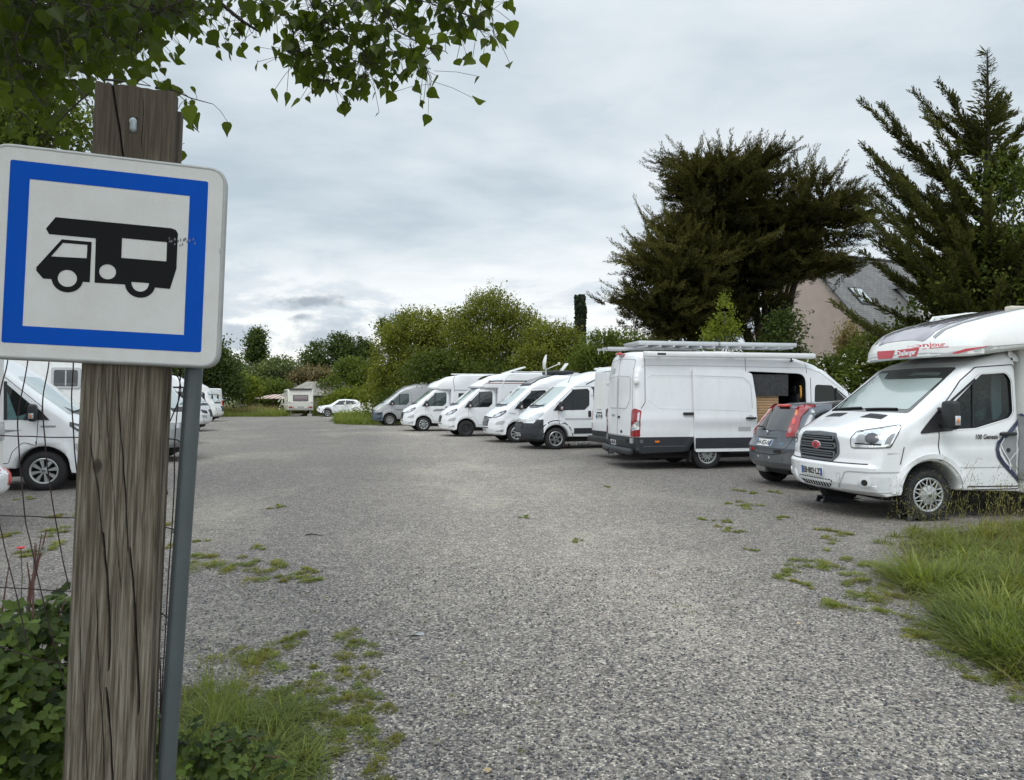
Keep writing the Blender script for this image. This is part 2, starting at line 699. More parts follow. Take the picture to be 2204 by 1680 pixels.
def wheel(parent, x, y, kind='blade', r=.345, side=1, turn=0):
    """wheel > tyre, rim, rim_backing; origin at the hub on the outer face"""
    key = (kind, r)
    w = empty('wheel', (x, y, r), (0 if side > 0 else PI) + turn, parent)
    if key in LIB:
        for name, me in LIB[key]:
            o = bpy.data.objects.new(name, me)
            link(o, w)
        return w
    rr = {'alloy': .215, 'note': .20, 'juke': .225}.get(kind, .212)
    made = [obj('tyre', tyre_mb(r, rr, .21, kind == 'transit'), TYRE, w)]
    made.append(obj('rim_backing', MB().lathe([(rr + .004, -.03), (rr - .01, -.075), (.12, -.085), (0, -.08)], 40), UNDER, w))
    ring = MB().lathe([(rr + .006, -.02), (rr + .012, -.003), (rr + .004, .003), (rr - .014, -.004), (rr - .02, -.03)], 48)
    if kind == 'transit':
        m = TRIM
        ring.lathe([(.128, -.02), (.122, .002), (.10, .010), (.05, .014), (.046, .022), (.02, .025), (0, .025)], 40)
        for k in range(10):
            ring.box((.088, .014, 0), (.07, .008, .007), 0, Matrix.Rotation(2 * PI * k / 10, 4, 'Y'))
            for s in (-1, 1):
                a0, a1 = 2 * PI * k / 10, 2 * PI * (k + s * .36) / 10
                p = [Vector((.115 * math.cos(a0), .003, .115 * math.sin(a0))), Vector((.205 * math.cos(a1), -.002, .205 * math.sin(a1)))]
                ring.tube(p, [.008, .009], 6)
    elif kind == 'alloy':
        m = ALLOY
        s = spokes(6, .05, .212, .028, .034, -.012, -.006, .03, .3, .027)
        ring.add(s.v, s.f)
        ring.lathe([(.07, -.045), (.068, -.014), (.04, -.01), (.036, -.02), (0, -.02)], 30)
    elif kind == 'blade':
        m = TRIM
        s = spokes(8, .045, .205, .03, .074, -.004, -.010, .025, .2)
        ring.add(s.v, s.f)
        ring.lathe([(.058, -.03), (.055, .002), (.03, .006), (0, .006)], 24)
    elif kind == 'juke':
        m = ALLOY
        s = spokes(5, .05, .22, .03, .034, -.012, -.006, .03, .3, .034)
        ring.add(s.v, s.f)
        ring.lathe([(.06, -.04), (.055, -.01), (0, -.01)], 24)
    else:
        m = {'black': BLACKP, 'steel': STEELW, 'note': TRIM}[kind]
        ring.lathe([(rr - .012, -.028), (.165, -.05), (.14, -.035), (.12, -.03), (.075, -.045), (.07, -.02), (.03, -.015), (0, -.015)], 40)
    ex = []
    if kind in ('black', 'steel', 'note'):
        h = MB()
        n = 10 if kind != 'steel' else 12
        for k in range(n):
            M = Matrix.Rotation(2 * PI * k / n, 4, 'Y') @ Matrix.Translation((.148, -.034, 0)) @ Matrix.Rotation(0, 4, 'X')
            h.lathe([(.019, 0), (.017, .004), (0, .004)], 12, M)
        for k in range(5):
            M = Matrix.Rotation(2 * PI * k / 5, 4, 'Y') @ Matrix.Translation((.052, -.022, 0))
            h.lathe([(.012, -.01), (.012, .012), (0, .016)], 8, M)
        ex = [(h, UNDER if kind != 'black' else GREYP)]
    made.append(obj('rim', ring, m, w, extra=ex))
    if kind in ('transit', 'blade', 'alloy', 'juke'):
        made.append(obj('hub_cap', MB().lathe([(.030, .0), (.028, .028 if kind == 'transit' else .010), (0, .03 if kind == 'transit' else .012)], 20), CHROME if kind != 'alloy' else BLACKP, w))
    LIB[key] = [(o.name.split('.')[0], o.data) for o in made]
    return w


def number_plate(sh, parent, fr, cx, cz, text, w=.52, h=.11, off=.012, flip=False, ink=True):
    p = obj('number_plate', sh.patch(fr, rect(cx - w / 2, cz - h / 2, cx + w / 2, cz + h / 2), off, .012, .08, rnd=.01), PLATE, parent)
    b = sh.patch(fr, rect(cx - w / 2 + .004, cz - h / 2 + .004, cx - w / 2 + .045, cz + h / 2 - .004), off + .002, 0, .08)
    c = sh.patch(fr, rect(cx + w / 2 - .045, cz - h / 2 + .004, cx + w / 2 - .004, cz + h / 2 - .004), off + .002, 0, .08)
    b.add(c.v, c.f)
    obj('plate_band', b, PLATEB, p)
    obj('plate_lettering', sh.text(fr, text, (cx, cz - .003), h * .98, off + .003, 0, flip, .84, .004), INK, p, smooth=False)
    return p


def door_mirror(parent, x, y, z, side, h=.30, w=.17, lens=True, arm=True):
    m = MB()
    s = side
    m.box((x, s * (y + w / 2 + .06), z), (.13, w, h), .05, None, 3)
    if arm:
        m.box((x + .01, s * (y + .04), z + h * .2), (.07, .16, .05), .02)
        m.box((x + .01, s * (y + .04), z - h * .3), (.07, .16, .06), .02)
    o = obj('door_mirror', m, BLACKP, parent)
    if lens:
        obj('indicator_lens', MB().box((x + .0, s * (y + w + .062), z - h * .18), (.075, .012, h * .33), .005), LAMP, o)
        obj('indicator_bulb', MB().box((x + .0, s * (y + w + .069), z - h * .18), (.03, .006, h * .14), .002), AMBER, o)
    return o


def vehicle(name, label, cat, origin, phi, group):
    r = empty(name, (origin[0], origin[1], 0), R(phi))
    return tag(r, label, cat, group)


def from_wheel(q, phi, half=.95, side=1):
    """front axle centre on the ground from the contact point of a wheel seen on the given side"""
    f = R(phi)
    g = gnd(*q)
    L = Vector((-math.sin(f), math.cos(f), 0))
    return g - L * half * side


def underbody(parent, x0, x1, w=.78, z0=.2, z1=.75):
    obj('underbody', MB().box(((x0 + x1) / 2, 0, (z0 + z1) / 2), (x1 - x0, w * 2, z1 - z0), .04), UNDER, parent)


# ---------------------------------------------------------------- French / Italian type van with sloping nose
def duc_deform(wb):
    def d(x, y, z):
        s = 1.0
        if z > 1.05:
            s -= .13 * (z - 1.05) / 1.45
        s *= 1 - .08 * sstep(.2, .95, x)
        if z < .55:
            s *= 1 - .03 * (.55 - z) / .3
        y0 = y
        y *= s
        a = min(abs(y0) / .97, 1.05)
        if abs(y0) > .6 and z < 1.0:
            for cx in (0, -wb):
                dd = math.hypot(x - cx, z - .36)
                y += math.copysign(.032 * math.exp(-((dd - .49) / .06) ** 2), y0)
        x -= a ** 2.6 * (.30 * sstep(.30, .95, x) + .10 * sstep(-1.1, .2, x) * sstep(1.2, 1.5, z))
        if .95 < z < 1.5 and x > .1:
            z -= .09 * a ** 2.5 * sstep(.1, .6, x)
        if z > 2.2:
            z -= .05 * a ** 2
        return x, y, z
    return d


def duc_er(x, z, n):
    if n.y < -.35 or z < .42:
        return .02
    if z > 2.2:
        return .20
    if x > .3:
        return .13 if z > .9 else .10
    return .13


def duc_cab_sil(xr, top=None, van=False, wb=4.035):
    s = [(.80, .28, .05), (.93, .33, .06), (.97, .50, .10), (.955, .72, .10), (.90, .95, .12), (.82, 1.07, .16), (.40, 1.335, .10), (-.52, 2.03, .25)]
    if van:
        s += [(-.95, 2.33, .5), (-1.6, 2.52, .6), (xr, 2.52, .14), (xr - .03, .55, .1), (xr, .40, .06)]
        s += [(p[0], p[1], 0) for p in arch(-wb, .35, .43, 14, .40)]
        s += [(-wb + .6, .36, .02)]
    else:
        s += [(-.75, 2.10, .05), (xr, 2.10, .02), (xr, .36, .02)]
    s += [(p[0], p[1], 0) for p in arch(0, .35, .43, 14, .40)]
    s += [(.50, .30, .02)]
    return s


def make_duc(name, label, cat, origin, phi, group, paint=WHITE, bumper=None, arch_m=None, wheels='blade', van=False, xr=-5.0, wb=4.035,
             coach=None, coach_m=None, plate='AB-123-CD', grille='bars', band=None, lamp=LAMP, screen=SCREEN, oldface=False, sideglass=GLASS, cladding=False):
    root = vehicle(name, label, cat, origin, phi, group)
    bumper = bumper or paint
    zb = .83 if not oldface else .80

    def cls(c):
        if c.x > .415 and c.z < zb + (0.12 * sstep(.75, .55, c.x) if arch_m else 0):
            return 'bumper'
        return 'body'
    parts = make_body(duc_cab_sil(xr if van else -1.36, van=van, wb=wb), 1.0, duc_er, duc_deform(wb),
                      cuts=[((0, 0, zb), (0, 0, 1)), ((.415, 0, 0), (1, 0, 0))], classify=cls)
    obj('body', parts['body'], paint, root)
    obj('bumper', parts['bumper'], bumper, root)
    shells = list(parts.values())
    if coach:
        cp = make_body(coach['sil'], coach.get('w', 1.12), lambda x, z, n: .02 if z < .5 else coach.get('er', .05), coach['deform'], grid=.14, step=.12, K=4)
        obj('living_body', cp['body'], coach_m or paint, root)
        shells.append(cp['body'])
    sh = Shell(shells)
    cabs = Shell(list(parts.values()))
    for s in ('L', 'R'):
        sg = 1 if s == 'L' else -1
        # door with its seam, window, sail, handle
        dpoly = [(-.10, .80, .0), (-.085, 1.28, .02), (-.02, 1.45, .06), (-.62, 1.985, .12), (-1.20, 2.0, .08), (-1.285, 1.88, .08), (-1.285, .50, .05), (-.52, .50, .03), (-.46, .70, .1), (-.30, .86, .1)]
        d = obj('door', sh.patch(s, fillet(dpoly, 4), .006, .012, .08), paint, root)
        obj('door_seam', sh.strip(s, [p[:2] for p in fillet(dpoly, 4)], .020, .0035, 0, True), SEAM, d)
        g = obj('door_window', sh.patch(s, [(-.08, 1.40, .03), (-.61, 1.90, .06), (-1.10, 1.925, .05), (-1.16, 1.85, .05), (-1.14, 1.40, .1), (-.98, 1.25, .1), (-.20, 1.235, .02)], .010, .01, .06, rnd=.05), sideglass, d)
        obj('quarter_pillar', sh.strip(s, [(-.56, 1.24), (-.585, 1.90)], .045, .014, .004), BLACKP, g)
        obj('mirror_sail', sh.patch(s, [(.09, 1.235, .02), (-.05, 1.40, .02), (-.19, 1.52, .02), (-.30, 1.235, .02)], .016, .02, .05), BLACKP, root)
        door_mirror(root, -.13, .95, 1.36, sg)
        hm = paint if grille == 'pug' else BLACKP
        obj('door_handle', sh.patch(s, [(-1.19, 1.02, .03), (-1.09, 1.02, .03), (-1.09, 1.22, .03), (-1.19, 1.22, .03)], .020, .02, .05, rnd=.03), hm, d)
        if arch_m:
            a = [(math.cos(t) * .505, .35 + math.sin(t) * .505) for t in [R(q) for q in range(-12, 193, 8)]]
            obj('arch_cladding', sh.strip(s, a, .15, .012, .02), arch_m, root)
        if cladding:
            obj('door_cladding', sh.patch(s, rect(-1.27, .50, -.60, .67), .014, .014, .08, rnd=.02), arch_m or GREYP, d)
        if band:
            obj('side_stripe', sh.patch(s, band, .009, 0, .08), STRIPE, root)
        fl = 'F' + s
        if oldface:
            lp = [(-.06, .90, .02), (.06, .90, .02), (.34, 1.14, .05), (.36, 1.24, .05), (.22, 1.20, .05), (-.04, 1.02, .05)]
            obj('headlight', sh.patch(fl, fillet(lp), .012, .012, .05), lamp, root)
        else:
            lp = [(-.20, .915, .02), (.02, .915, .03), (.22, .985, .04), (.41, 1.12, .02), (.40, 1.20, .03), (.10, 1.115, .05), (-.12, 1.00, .05)]
            h = obj('headlight', sh.patch(fl, fillet(lp), .010, .012, .05), LAMPDK if grille != 'chev' else lamp, root)
            obj('reflector', sh.patch(fl, [(-.10, .95, .02), (.03, .95, .02), (.18, 1.00, .02), (.20, 1.09, .02), (.02, 1.055, .02)], .014, 0, .05, rnd=.02), lamp, h)
            obj('daylight_lamp', sh.patch(fl, [(.21, 1.02, .01), (.34, 1.11, .01), (.33, 1.14, .01), (.225, 1.10, .01)], .014, 0, .05), lamp, h)
        # bumper pod and fog lamp
        pod = [(-.02, .66, .02), (.30, .66, .03), (.36, .76, .03), (.34, .82, .03), (.08, .76, .03)]
        obj('bumper_recess', sh.patch(fl, fillet(pod), .005, 0, .05), LIGHTGREY if bumper is paint else BLACKP, root)
        obj('fog_lamp', sh.patch(fl, circ(.24, .44, .045, 16), .010, .01, .05), LAMP if not oldface and grille != 'chev' else BLACKP, root)
        obj('fog_recess', sh.patch(fl, fillet([(-.04, .39, .01), (.30, .39, .02), (.32, .50, .02), (.14, .46, .02)]), .004, 0, .05), LIGHTGREY if bumper is paint else BLACKP, root)
    obj('windscreen', cabs.patch('WS', [(-.79, 1.07, .08), (.79, 1.07, .08), (.70, 2.36, .10), (-.70, 2.36, .10)], .006, .01, .09, rnd=.08), screen, root)
    for y0, y1 in ((-.62, .02), (.05, .66)):
        obj('wiper', cabs.strip('WS', [(y0, 1.10), (y1, 1.16)], .025, .03, .02), BLACKP, root)
    obj('cowl', cabs.patch('T', [(.20, -.62), (.33, -.40), (.385, 0), (.33, .40), (.20, .62), (.32, .64), (.43, .40), (.47, 0), (.43, -.40), (.32, -.64)], .008, 0, .06), MIDGREYP, root)
    if grille == 'bars' or grille == 'pug' or grille == 'chrome':
        gw = .40 if grille != 'pug' else .30
        gp = [(-gw + .05, .60, .05), (gw - .05, .60, .05), (gw, .86, .04), (0, .90, .02), (-gw, .86, .04)]
        gr = obj('grille', sh.patch('F', fillet(gp), .010, .015, .06), BLACKP, root)
        bars = MB()
        for k in range(5):
            z = .635 + .05 * k
            b_ = sh.strip('F', [(-gw + .06, z), (gw - .06, z)], .016, .018, .008)
            bars.add(b_.v, b_.f)
        obj('grille_bar', bars, CHROME if grille != 'chrome' else ALU, gr)
        if grille == 'chrome':
            obj('emblem', sh.strip('F', [(.03, .80), (0, .84), (-.04, .78), (.03, .72), (0, .68)], .03, .024, .01), CHROME, gr)
        if grille != 'pug':
            bd = [(-.55, .885), (-.36, .885), (0, .915), (.36, .885), (.55, .885), (.55, .925), (.36, .935), (0, .965), (-.36, .935), (-.55, .925)]
            obj('bonnet_edge_trim', sh.patch('F', bd, .006, 0, .06), BLACKP, root)
        obj('lower_grille', sh.patch('F', rect(-.40, .515, .40, .555), .005, 0, .06, rnd=.015), BLACKP, root)
    elif grille == 'chev':
        gp = [(-.30, .56, .05), (.30, .56, .05), (.42, .80, .05), (.36, .86, .04), (-.36, .86, .04), (-.42, .80, .05)]
        gr = obj('grille', sh.patch('F', fillet(gp), .012, .015, .06), BLACKP, root)
        b = MB()
        for zz in (.60, .68, .76):
            for yy in np.arange(-.30, .31, .10):
                m_ = sh.strip('F', [(yy - .04, zz - .03), (yy, zz + .035), (yy + .04, zz - .03)], .012, .018, .006)
                b.add(m_.v, m_.f)
        obj('grille_mesh', b, MIDGREYP, gr)
        ch = MB()
        for zz in (.885, .93):
            m_ = sh.strip('F', [(-.52, zz + .005), (-.2, zz), (-.06, zz + .03), (.06, zz + .03), (.2, zz), (.52, zz + .005)], .018, .014, .006)
            ch.add(m_.v, m_.f)
        obj('chrome_trim', ch, CHROME, root)
        obj('lower_grille', sh.patch('F', rect(-.42, .33, .42, .385), .005, 0, .06, rnd=.015), BLACKP, root)
    else:
        obj('grille', sh.patch('F', fillet([(-.45, .80, .03), (.45, .80, .03), (.40, .90, .04), (-.40, .90, .04)]), .008, .01, .06), BLACKP, root)
        obj('lower_grille', sh.patch('F', rect(-.45, .62, .45, .74), .005, 0, .06, rnd=.02), BLACKP, root)
    if plate:
        number_plate(sh, root, 'F', 0, .455, plate, off=.016)
    underbody(root, xr + .5, .62, .80, .24)
    for x in (0, -wb):
        yo = .97 if x == 0 or not coach else 1.03
        wheel(root, x, yo, wheels, side=1)
        wheel(root, x, -yo, wheels, side=-1)
    return root, sh


def low_profile(xr=-6.0, h=2.78, nose=-.42, lip=2.10, wb=4.035, blunt=0, w=1.13):
    sil = [(-1.36, .36, .02), (-1.36, 2.045, .02), (-.62, 2.05, .02), (nose, lip - .02, .02), (nose + .02, lip + .06, .05),
           (nose - .12, lip + .24 + blunt, .12), (nose - .75, h - .12, .5), (nose - 1.5, h, .6), (xr, h, .12), (xr - .02, .60, .1), (xr + .1, .40, .05)]
    sil += [(p[0], p[1], 0) for p in arch(-wb, .35, .45, 14, .42)]

    def d(x, y, z):
        a = abs(y) / 1.1
        if x > -1.7:
            y *= 1 - .15 * sstep(-1.5, nose, x)
            x -= .26 * a ** 3 * sstep(-1.3, nose, x)
        if z > 2.3:
            y *= 1 - .10 * sstep(2.35, h, z) * sstep(-2.2, -1.2, x) - .015 * sstep(2.4, h, z)
        return x, y, z
    return dict(sil=sil, deform=d, w=w, er=.06)


RG = 'motorhomes and campers parked along the right of the gravel'
LG = 'motorhomes and campers parked along the left of the gravel'

# ---- silver panel van, farthest of the right row
o = from_wheel((839, 917), 197)
silver_van, sh = make_duc('panel_van', 'grey silver panel van with blue grey bumper, farthest in the right row by the hedge', 'van', o, 197, RG,
                          SILVER, BLUEGREYP, None, 'steel', True, -5.0, plate=None, oldface=True, lamp=LAMPY, sideglass=GLASSG)
for s in 'LR':
    obj('side_panel', sh.patch(s, rect(-2.6, 1.05, -1.36, 1.95), .005, .01, .12, rnd=.05), SILVER, silver_van)
    obj('side_molding', sh.patch(s, rect(-4.9, .92, -.35, .97), .007, .008, .12), MIDGREYP, silver_van)
obj('roof_vent', MB().box((-2.1, 0, 2.555), (.55, .5, .09), .03), CREAMP, silver_van)
obj('roof_vent', MB().box((-3.0, 0, 2.555), (.6, .6, .07), .03), WHITEP, silver_van)

# ---- low profile motorhome with grey stripe, alloy look trims
o = from_wheel((911.5, 929), 197)
mh2, sh = make_duc('motorhome', 'white low profile motorhome with bright wheel trims beside the grey silver van', 'motorhome', o, 197, RG,
                   WHITE, None, None, 'blade', False, -6.0, coach=low_profile(-6.2, 2.80, -.40, 2.12), plate=None, grille='bars',
                   band=[(-.45, 1.03), (-.62, 1.10), (-1.28, 1.12), (-1.28, .985), (-.50, .985)], sideglass=GLASSG)
obj('plate_holder', sh.patch('F', rect(-.27, .40, .27, .51), .014, .01, .08), PLATE, mh2)
for s in 'LR':
    f = obj('side_window', sh.patch(s, rect(-2.75, 1.28, -1.72, 1.88), .018, .018, .1, rnd=.05), BLACKP, mh2)
    obj('window_pane', sh.patch(s, rect(-2.69, 1.34, -1.78, 1.82), .022, 0, .1, rnd=.04), GLASS, f)
    obj('side_stripe', sh.strip(s, [(-1.5, 2.03), (-6.1, 2.03)], .035, .005), STRIPE, mh2)
    obj('body_seam', sh.strip(s, [(-1.52, 1.95), (-1.50, 2.2), (-1.45, 2.5), (-1.55, 2.72)], .02, .004), SEAM, mh2)
sk = obj('skylight', sh.patch('T', [(-1.45, -.55), (-.95, -.48), (-.80, -.35), (-.80, .35), (-.95, .48), (-1.45, .55)], .012, .01, .1, rnd=.05), GLASS, mh2)
obj('roof_vent', MB().box((-3.4, 0, 2.84), (.7, .6, .09), .03), CREAMP, mh2)
obj('solar_panel', MB().box((-2.35, 0, 2.835), (1.2, .8, .04), .01), SOLAR, mh2)
obj('roof_rail', MB().box((-3.6, .85, 2.83), (4.4, .06, .06), .02), WHITEP, mh2)

# ---- low profile motorhome, black steel wheels, dark stripes
o = from_wheel((1003.5, 940.5), 197)
mh3, sh = make_duc('motorhome', 'white motorhome with black steel wheels and dark and brown stripes along its top', 'motorhome', o, 197, RG,
                   WHITE, None, None, 'black', False, -6.0, coach=low_profile(-6.3, 2.72, -.36, 2.10, blunt=-.08), plate=None, grille='pug')
obj('plate_holder', sh.patch('F', rect(-.27, .42, .27, .53), .014, .01, .08), PLATE, mh3)
for s in 'LR':
    f = obj('side_window', sh.patch(s, rect(-3.25, 1.26, -1.88, 1.92), .018, .018, .1, rnd=.08), BLACKP, mh3)
    obj('window_pane', sh.patch(s, rect(-3.2, 1.31, -1.93, 1.87), .022, 0, .1, rnd=.06), GLASS, f)
    obj('side_stripe', sh.strip(s, [(-1.0, 2.33), (-1.25, 2.36), (-6.2, 2.36)], .05, .005), DKSTRIPE, mh3)
    obj('brown_stripe', sh.strip(s, [(-.95, 2.26), (-6.2, 2.28)], .03, .005), REDSTRIPE, mh3)
    obj('lower_stripe', sh.patch(s, [(-1.55, 1.08), (-1.75, 1.20), (-4.2, 1.20), (-4.2, 1.12), (-1.8, 1.12)], .005, 0, .1), DKSTRIPE, mh3)
    obj('lower_brown_stripe', sh.strip(s, [(-1.5, 1.04), (-4.2, 1.07)], .03, .005), REDSTRIPE, mh3)
    obj('cab_sticker', sh.patch(s, [(-.62, 2.24), (-.80, 2.36), (-1.06, 2.38), (-.98, 2.28), (-.78, 2.22)], .005, 0, .1), DKSTRIPE, mh3)
    obj('white_inset', sh.patch(s, [(-.70, 2.26), (-.84, 2.34), (-.99, 2.35), (-.94, 2.29), (-.80, 2.25)], .008, 0, .1), WHITE, mh3)
    obj('rain_channel', sh.strip(s, [(-1.52, 2.08), (-1.60, 2.35), (-1.78, 2.58), (-2.1, 2.70)], .05, .012, .01), WHITE2, mh3)
obj('skylight', sh.patch('T', [(-1.45, -.55), (-.95, -.48), (-.80, -.35), (-.80, .35), (-.95, .48), (-1.45, .55)], .012, .01, .1, rnd=.05), GLASS, mh3)
hatch = MB().box((0, 0, 0), (.95, .75, .06), .02, Matrix.Translation((-2.35, .1, 2.86)) @ Matrix.Rotation(R(17), 4, 'Y'))
obj('roof_hatch', hatch, WHITEP, mh3)
obj('roof_vent', MB().box((-3.6, 0, 2.77), (.8, .6, .12), .05), CREAMP, mh3)
obj('roof_rail', MB().box((-3.6, .95, 2.76), (3.0, .05, .05), .02), ALU, mh3)

# ---- high top camper van with dark roof inset
o = from_wheel((1112, 953.5), 197)
van4, sh = make_duc('camper_van', 'white camper van with a black roof inset, spoiler and satellite dish on top', 'camper van', o, 197, RG,
                    WHITE, None, None, 'blade', True, -5.0, plate='FP-151-LJ', grille='chrome')
for s in 'LR':
    obj('side_window', sh.patch(s, rect(-2.6, 1.25, -1.45, 1.85), .008, .01, .1, rnd=.08), GLASS, van4)
    obj('side_badge', sh.strip(s, [(.05, 1.06), (.32, 1.09)], .02, .006), STRIPE, van4)
ins = sh.patch('T', [(-1.55, -.62), (-.62, -.60), (-.62, .60), (-1.55, .62)], .014, .012, .08)
g = obj('roof_inset', ins, STRIPE, van4)
lines = MB()
for yy in (-.56, .56):
    m_ = sh.strip('T', [(-1.60, yy), (-.64, yy)], .12, .022, .01)
    lines.add(m_.v, m_.f)
m_ = sh.strip('T', [(-.66, -.56), (-.66, .56)], .10, .022, .01)
lines.add(m_.v, m_.f)
obj('inset_edge', lines, BLACKP, g)
obj('roof_spoiler', MB().box((-1.95, 0, 2.60), (.85, 1.3, .13), .05), GREYP, van4)
dish = MB().lathe([(0, .05), (.15, .035), (.30, -.01), (.38, -.05), (.385, -.06), (.30, -.03), (0, .03)], 28)
dm = MB()
dm.add(dish.v, dish.f, Matrix.Translation((-1.35, .1, 3.0)) @ Matrix.Rotation(R(-101), 4, 'Z') @ Matrix.Rotation(R(8), 4, 'X') @ Matrix.Scale(.78, 4))
dm.tube([(-1.45, .1, 2.52), (-1.42, .1, 2.75), (-1.38, .1, 2.95)], .035)
dm.tube([(-1.42, .1, 2.70), (-1.75, .1, 2.85), (-1.95, .1, 2.93)], .018)
dm.box((-1.97, .1, 2.95), (.08, .08, .10), .02)
dm.box((0, 0, 0), (.45, .34, .05), .015, Matrix.Translation((-2.15, .1, 2.78)) @ Matrix.Rotation(R(52), 4, 'Y'))
obj('satellite_dish', dm, WHITEP, van4)

# ---- camper van with dark cladding, nearest of the nose-out vans
o = from_wheel((1196, 968), 197)
van5, sh = make_duc('camper_van', 'white camper van with dark grey bumper and wheel arch cladding and six spoke alloy wheels', 'camper van', o, 197, RG,
                    WHITE, GREYP, GREYP, 'alloy', True, -5.0, plate='FE-116-GE', grille='chev', cladding=True)
for s in 'LR':
    obj('dark_pillar_panel', sh.patch(s, [(-1.20, 1.99), (-1.72, 1.99), (-1.72, 1.22), (-1.32, 1.22), (-1.10, 1.27), (-1.19, 1.45), (-1.20, 1.90)], .0045, 0, .08), DKSTRIPE, van5)
    obj('roof_stripe', sh.strip(s, [(-1.05, 2.06), (-1.35, 2.20), (-1.75, 2.27), (-4.5, 2.31)], .035, .005), DKSTRIPE, van5)
    obj('white_line', sh.strip(s, [(-1.42, 1.24), (-1.42, 1.98)], .02, .007), WHITE, van5)
    obj('side_window', sh.patch(s, rect(-3.0, 1.28, -1.85, 1.86), .008, .01, .1, rnd=.08), GLASS, van5)
    obj('side_molding', sh.patch(s, rect(-1.27, .93, -.30, .985), .009, .01, .1), LIGHTGREY, van5)
obj('aerial', MB().tube([(-.66, .32, 2.12), (-.80, .34, 2.42)], [.010, .004]), BLACKP, van5)
obj('roof_vent', MB().box((-2.6, .1, 2.60), (.9, .7, .15), .04), CREAMP, van5)
obj('awning', MB().box((-3.0, .86, 2.56), (3.0, .14, .11), .04), WHITEP, van5)
obj('roof_rail', MB().tube([(-1.6, .35, 2.58), (-2.3, .35, 2.60)], .04), WHITEP, van5)

# ---- white van seen from the back, between the camper and the long van
o = (3.48, 19.5)
bx = vehicle('panel_van', 'dirty white panel van backed in, wedged between the dark clad camper and the long van', 'van', o, 19, RG)
sil = [(-1.0, .42, .05), (-1.02, .9, .1), (-.93, 2.45, .15), (4.2, 2.45, .5), (4.6, 2.2, .4), (5.6, 1.35, .2), (6.0, .95, .1), (6.0, .4, .05)]
sil += [(p[0], p[1], 0) for p in reversed(arch(4.0, .35, .43, 12, .42))] + [(p[0], p[1], 0) for p in reversed(arch(0, .35, .43, 12, .42))]


def bx_def(x, y, z):
    y *= 1 - .10 * max(0, z - 1.0) / 1.45
    if x < 0:
        x += .05 * (abs(y) / .95) ** 3
    return x, y, z


pp = make_body(sil, .99, lambda x, z, n: .02 if z < .45 else .07, bx_def, cuts=[((0, 0, .72), (0, 0, 1))], classify=lambda c: 'lower_panel' if c.z < .72 and c.x < 1 else 'body', grid=.14, step=.12)
obj('body', pp['body'], VANW, bx)
obj('lower_panel', pp['lower_panel'], BLACKP, bx)
sh = Shell(list(pp.values()))
for sg in (1, -1):
    d = obj('rear_door', sh.patch('B', rect(min(sg * .015, sg * .86), .74, max(sg * .015, sg * .86), 2.33), .005, .012, .08, rnd=.06), VANW, bx)
    obj('door_inset', sh.patch('B', rect(min(sg * .14, sg * .76), 1.32, max(sg * .14, sg * .76), 2.10), .010, .006, .08, rnd=.08), WHITE2, d)
    obj('door_seam', sh.strip('B', [(sg * .86, .74), (sg * .84, 2.3), (sg * .02, 2.34)], .018, .003), SEAM, d)
    obj('tail_light', sh.patch('B', rect(min(sg * .89, sg * .965), .80, max(sg * .89, sg * .965), 1.28), .012, .02, .05, rnd=.02), REDL, bx)
    for z in (.95, 1.72):
        obj('hinge', MB().box((-.99, sg * .90, z), (.06, .09, .09), .015), WHITEP, d)
    wheel(bx, 0, sg * .96, 'steel', side=sg)
    wheel(bx, 4.0, sg * .96, 'steel', side=sg)
obj('door_handle', sh.patch('B', rect(-.14, 1.12, -.04, 1.32), .022, .02, .05, rnd=.02), BLACKP, bx)
number_plate(sh, bx, 'B', .38, 1.12, 'CE-579-PR', .40, .12, .014, True)
obj('plate_lamp', sh.patch('B', rect(.22, 1.20, .54, 1.235), .02, .02, .05), BLACKP, bx)
obj('maker_lettering', sh.text('B', 'CITROEN', (.42, 1.31), .06, .009, 0, True), INK, bx, smooth=False)
obj('rear_step', MB().box((-1.08, 0, .50), (.16, 1.7, .16), .03), BLACKP, bx)
obj('roof_rack', MB().box((1.2, 0, 2.52), (2.6, 1.3, .05), .01).box((-.2, 0, 2.50), (.1, 1.4, .12), .02).box((1.6, 0, 2.50), (.1, 1.4, .12), .02), WHITEP, bx)
underbody(bx, -.6, 5.4)

# ---------------------------------------------------------------- the long white van with its sliding door open
TW = 4.0


def tr_deform(wb, x0=0):
    def d(x, y, z):
        s = 1.0
        if z > 1.15:
            s -= .105 * (z - 1.15) / 1.5
        s *= 1 - .05 * sstep(.2, 1.0, x)
        if z < .55:
            s *= 1 - .02 * (.55 - z) / .3
        y0 = y
        y *= s
        a = min(abs(y0) / .98, 1.05)
        if abs(y0) > .6 and z < 1.05:
            for cx in (0, -wb):
                dd = math.hypot(x - cx, z - .36)
                y += math.copysign(.030 * math.exp(-((dd - .50) / .055) ** 2), y0)
        # waist crease and sill step along the side
        if abs(y0) > .6 and x < .3:
            y += math.copysign(.018 * math.exp(-((z - 1.12) / .10) ** 2) - .012 * math.exp(-((z - .90) / .10) ** 2), y0)
        x -= a ** 2.8 * (.24 * sstep(.20, 1.0, x) + .10 * sstep(-1.1, .2, x) * sstep(1.25, 1.5, z))
        if x < -wb:
            x += .07 * a ** 3 * sstep(-wb - 1, -wb - 1.7, x)
        if .95 < z < 1.5 and x > .0:
            z -= .075 * a ** 2.5 * sstep(.0, .6, x)
        if z > 2.3:
            z -= .05 * a ** 2
        return x, y, z
    return d


def tr_er(x, z, n):
    if n.y < -.35 or z < .42:
        return .02
    if z > 2.25:
        return .17
    if x > .3:
        return .12 if z > .9 else .09
    if x < -5:
        return .06
    return .12


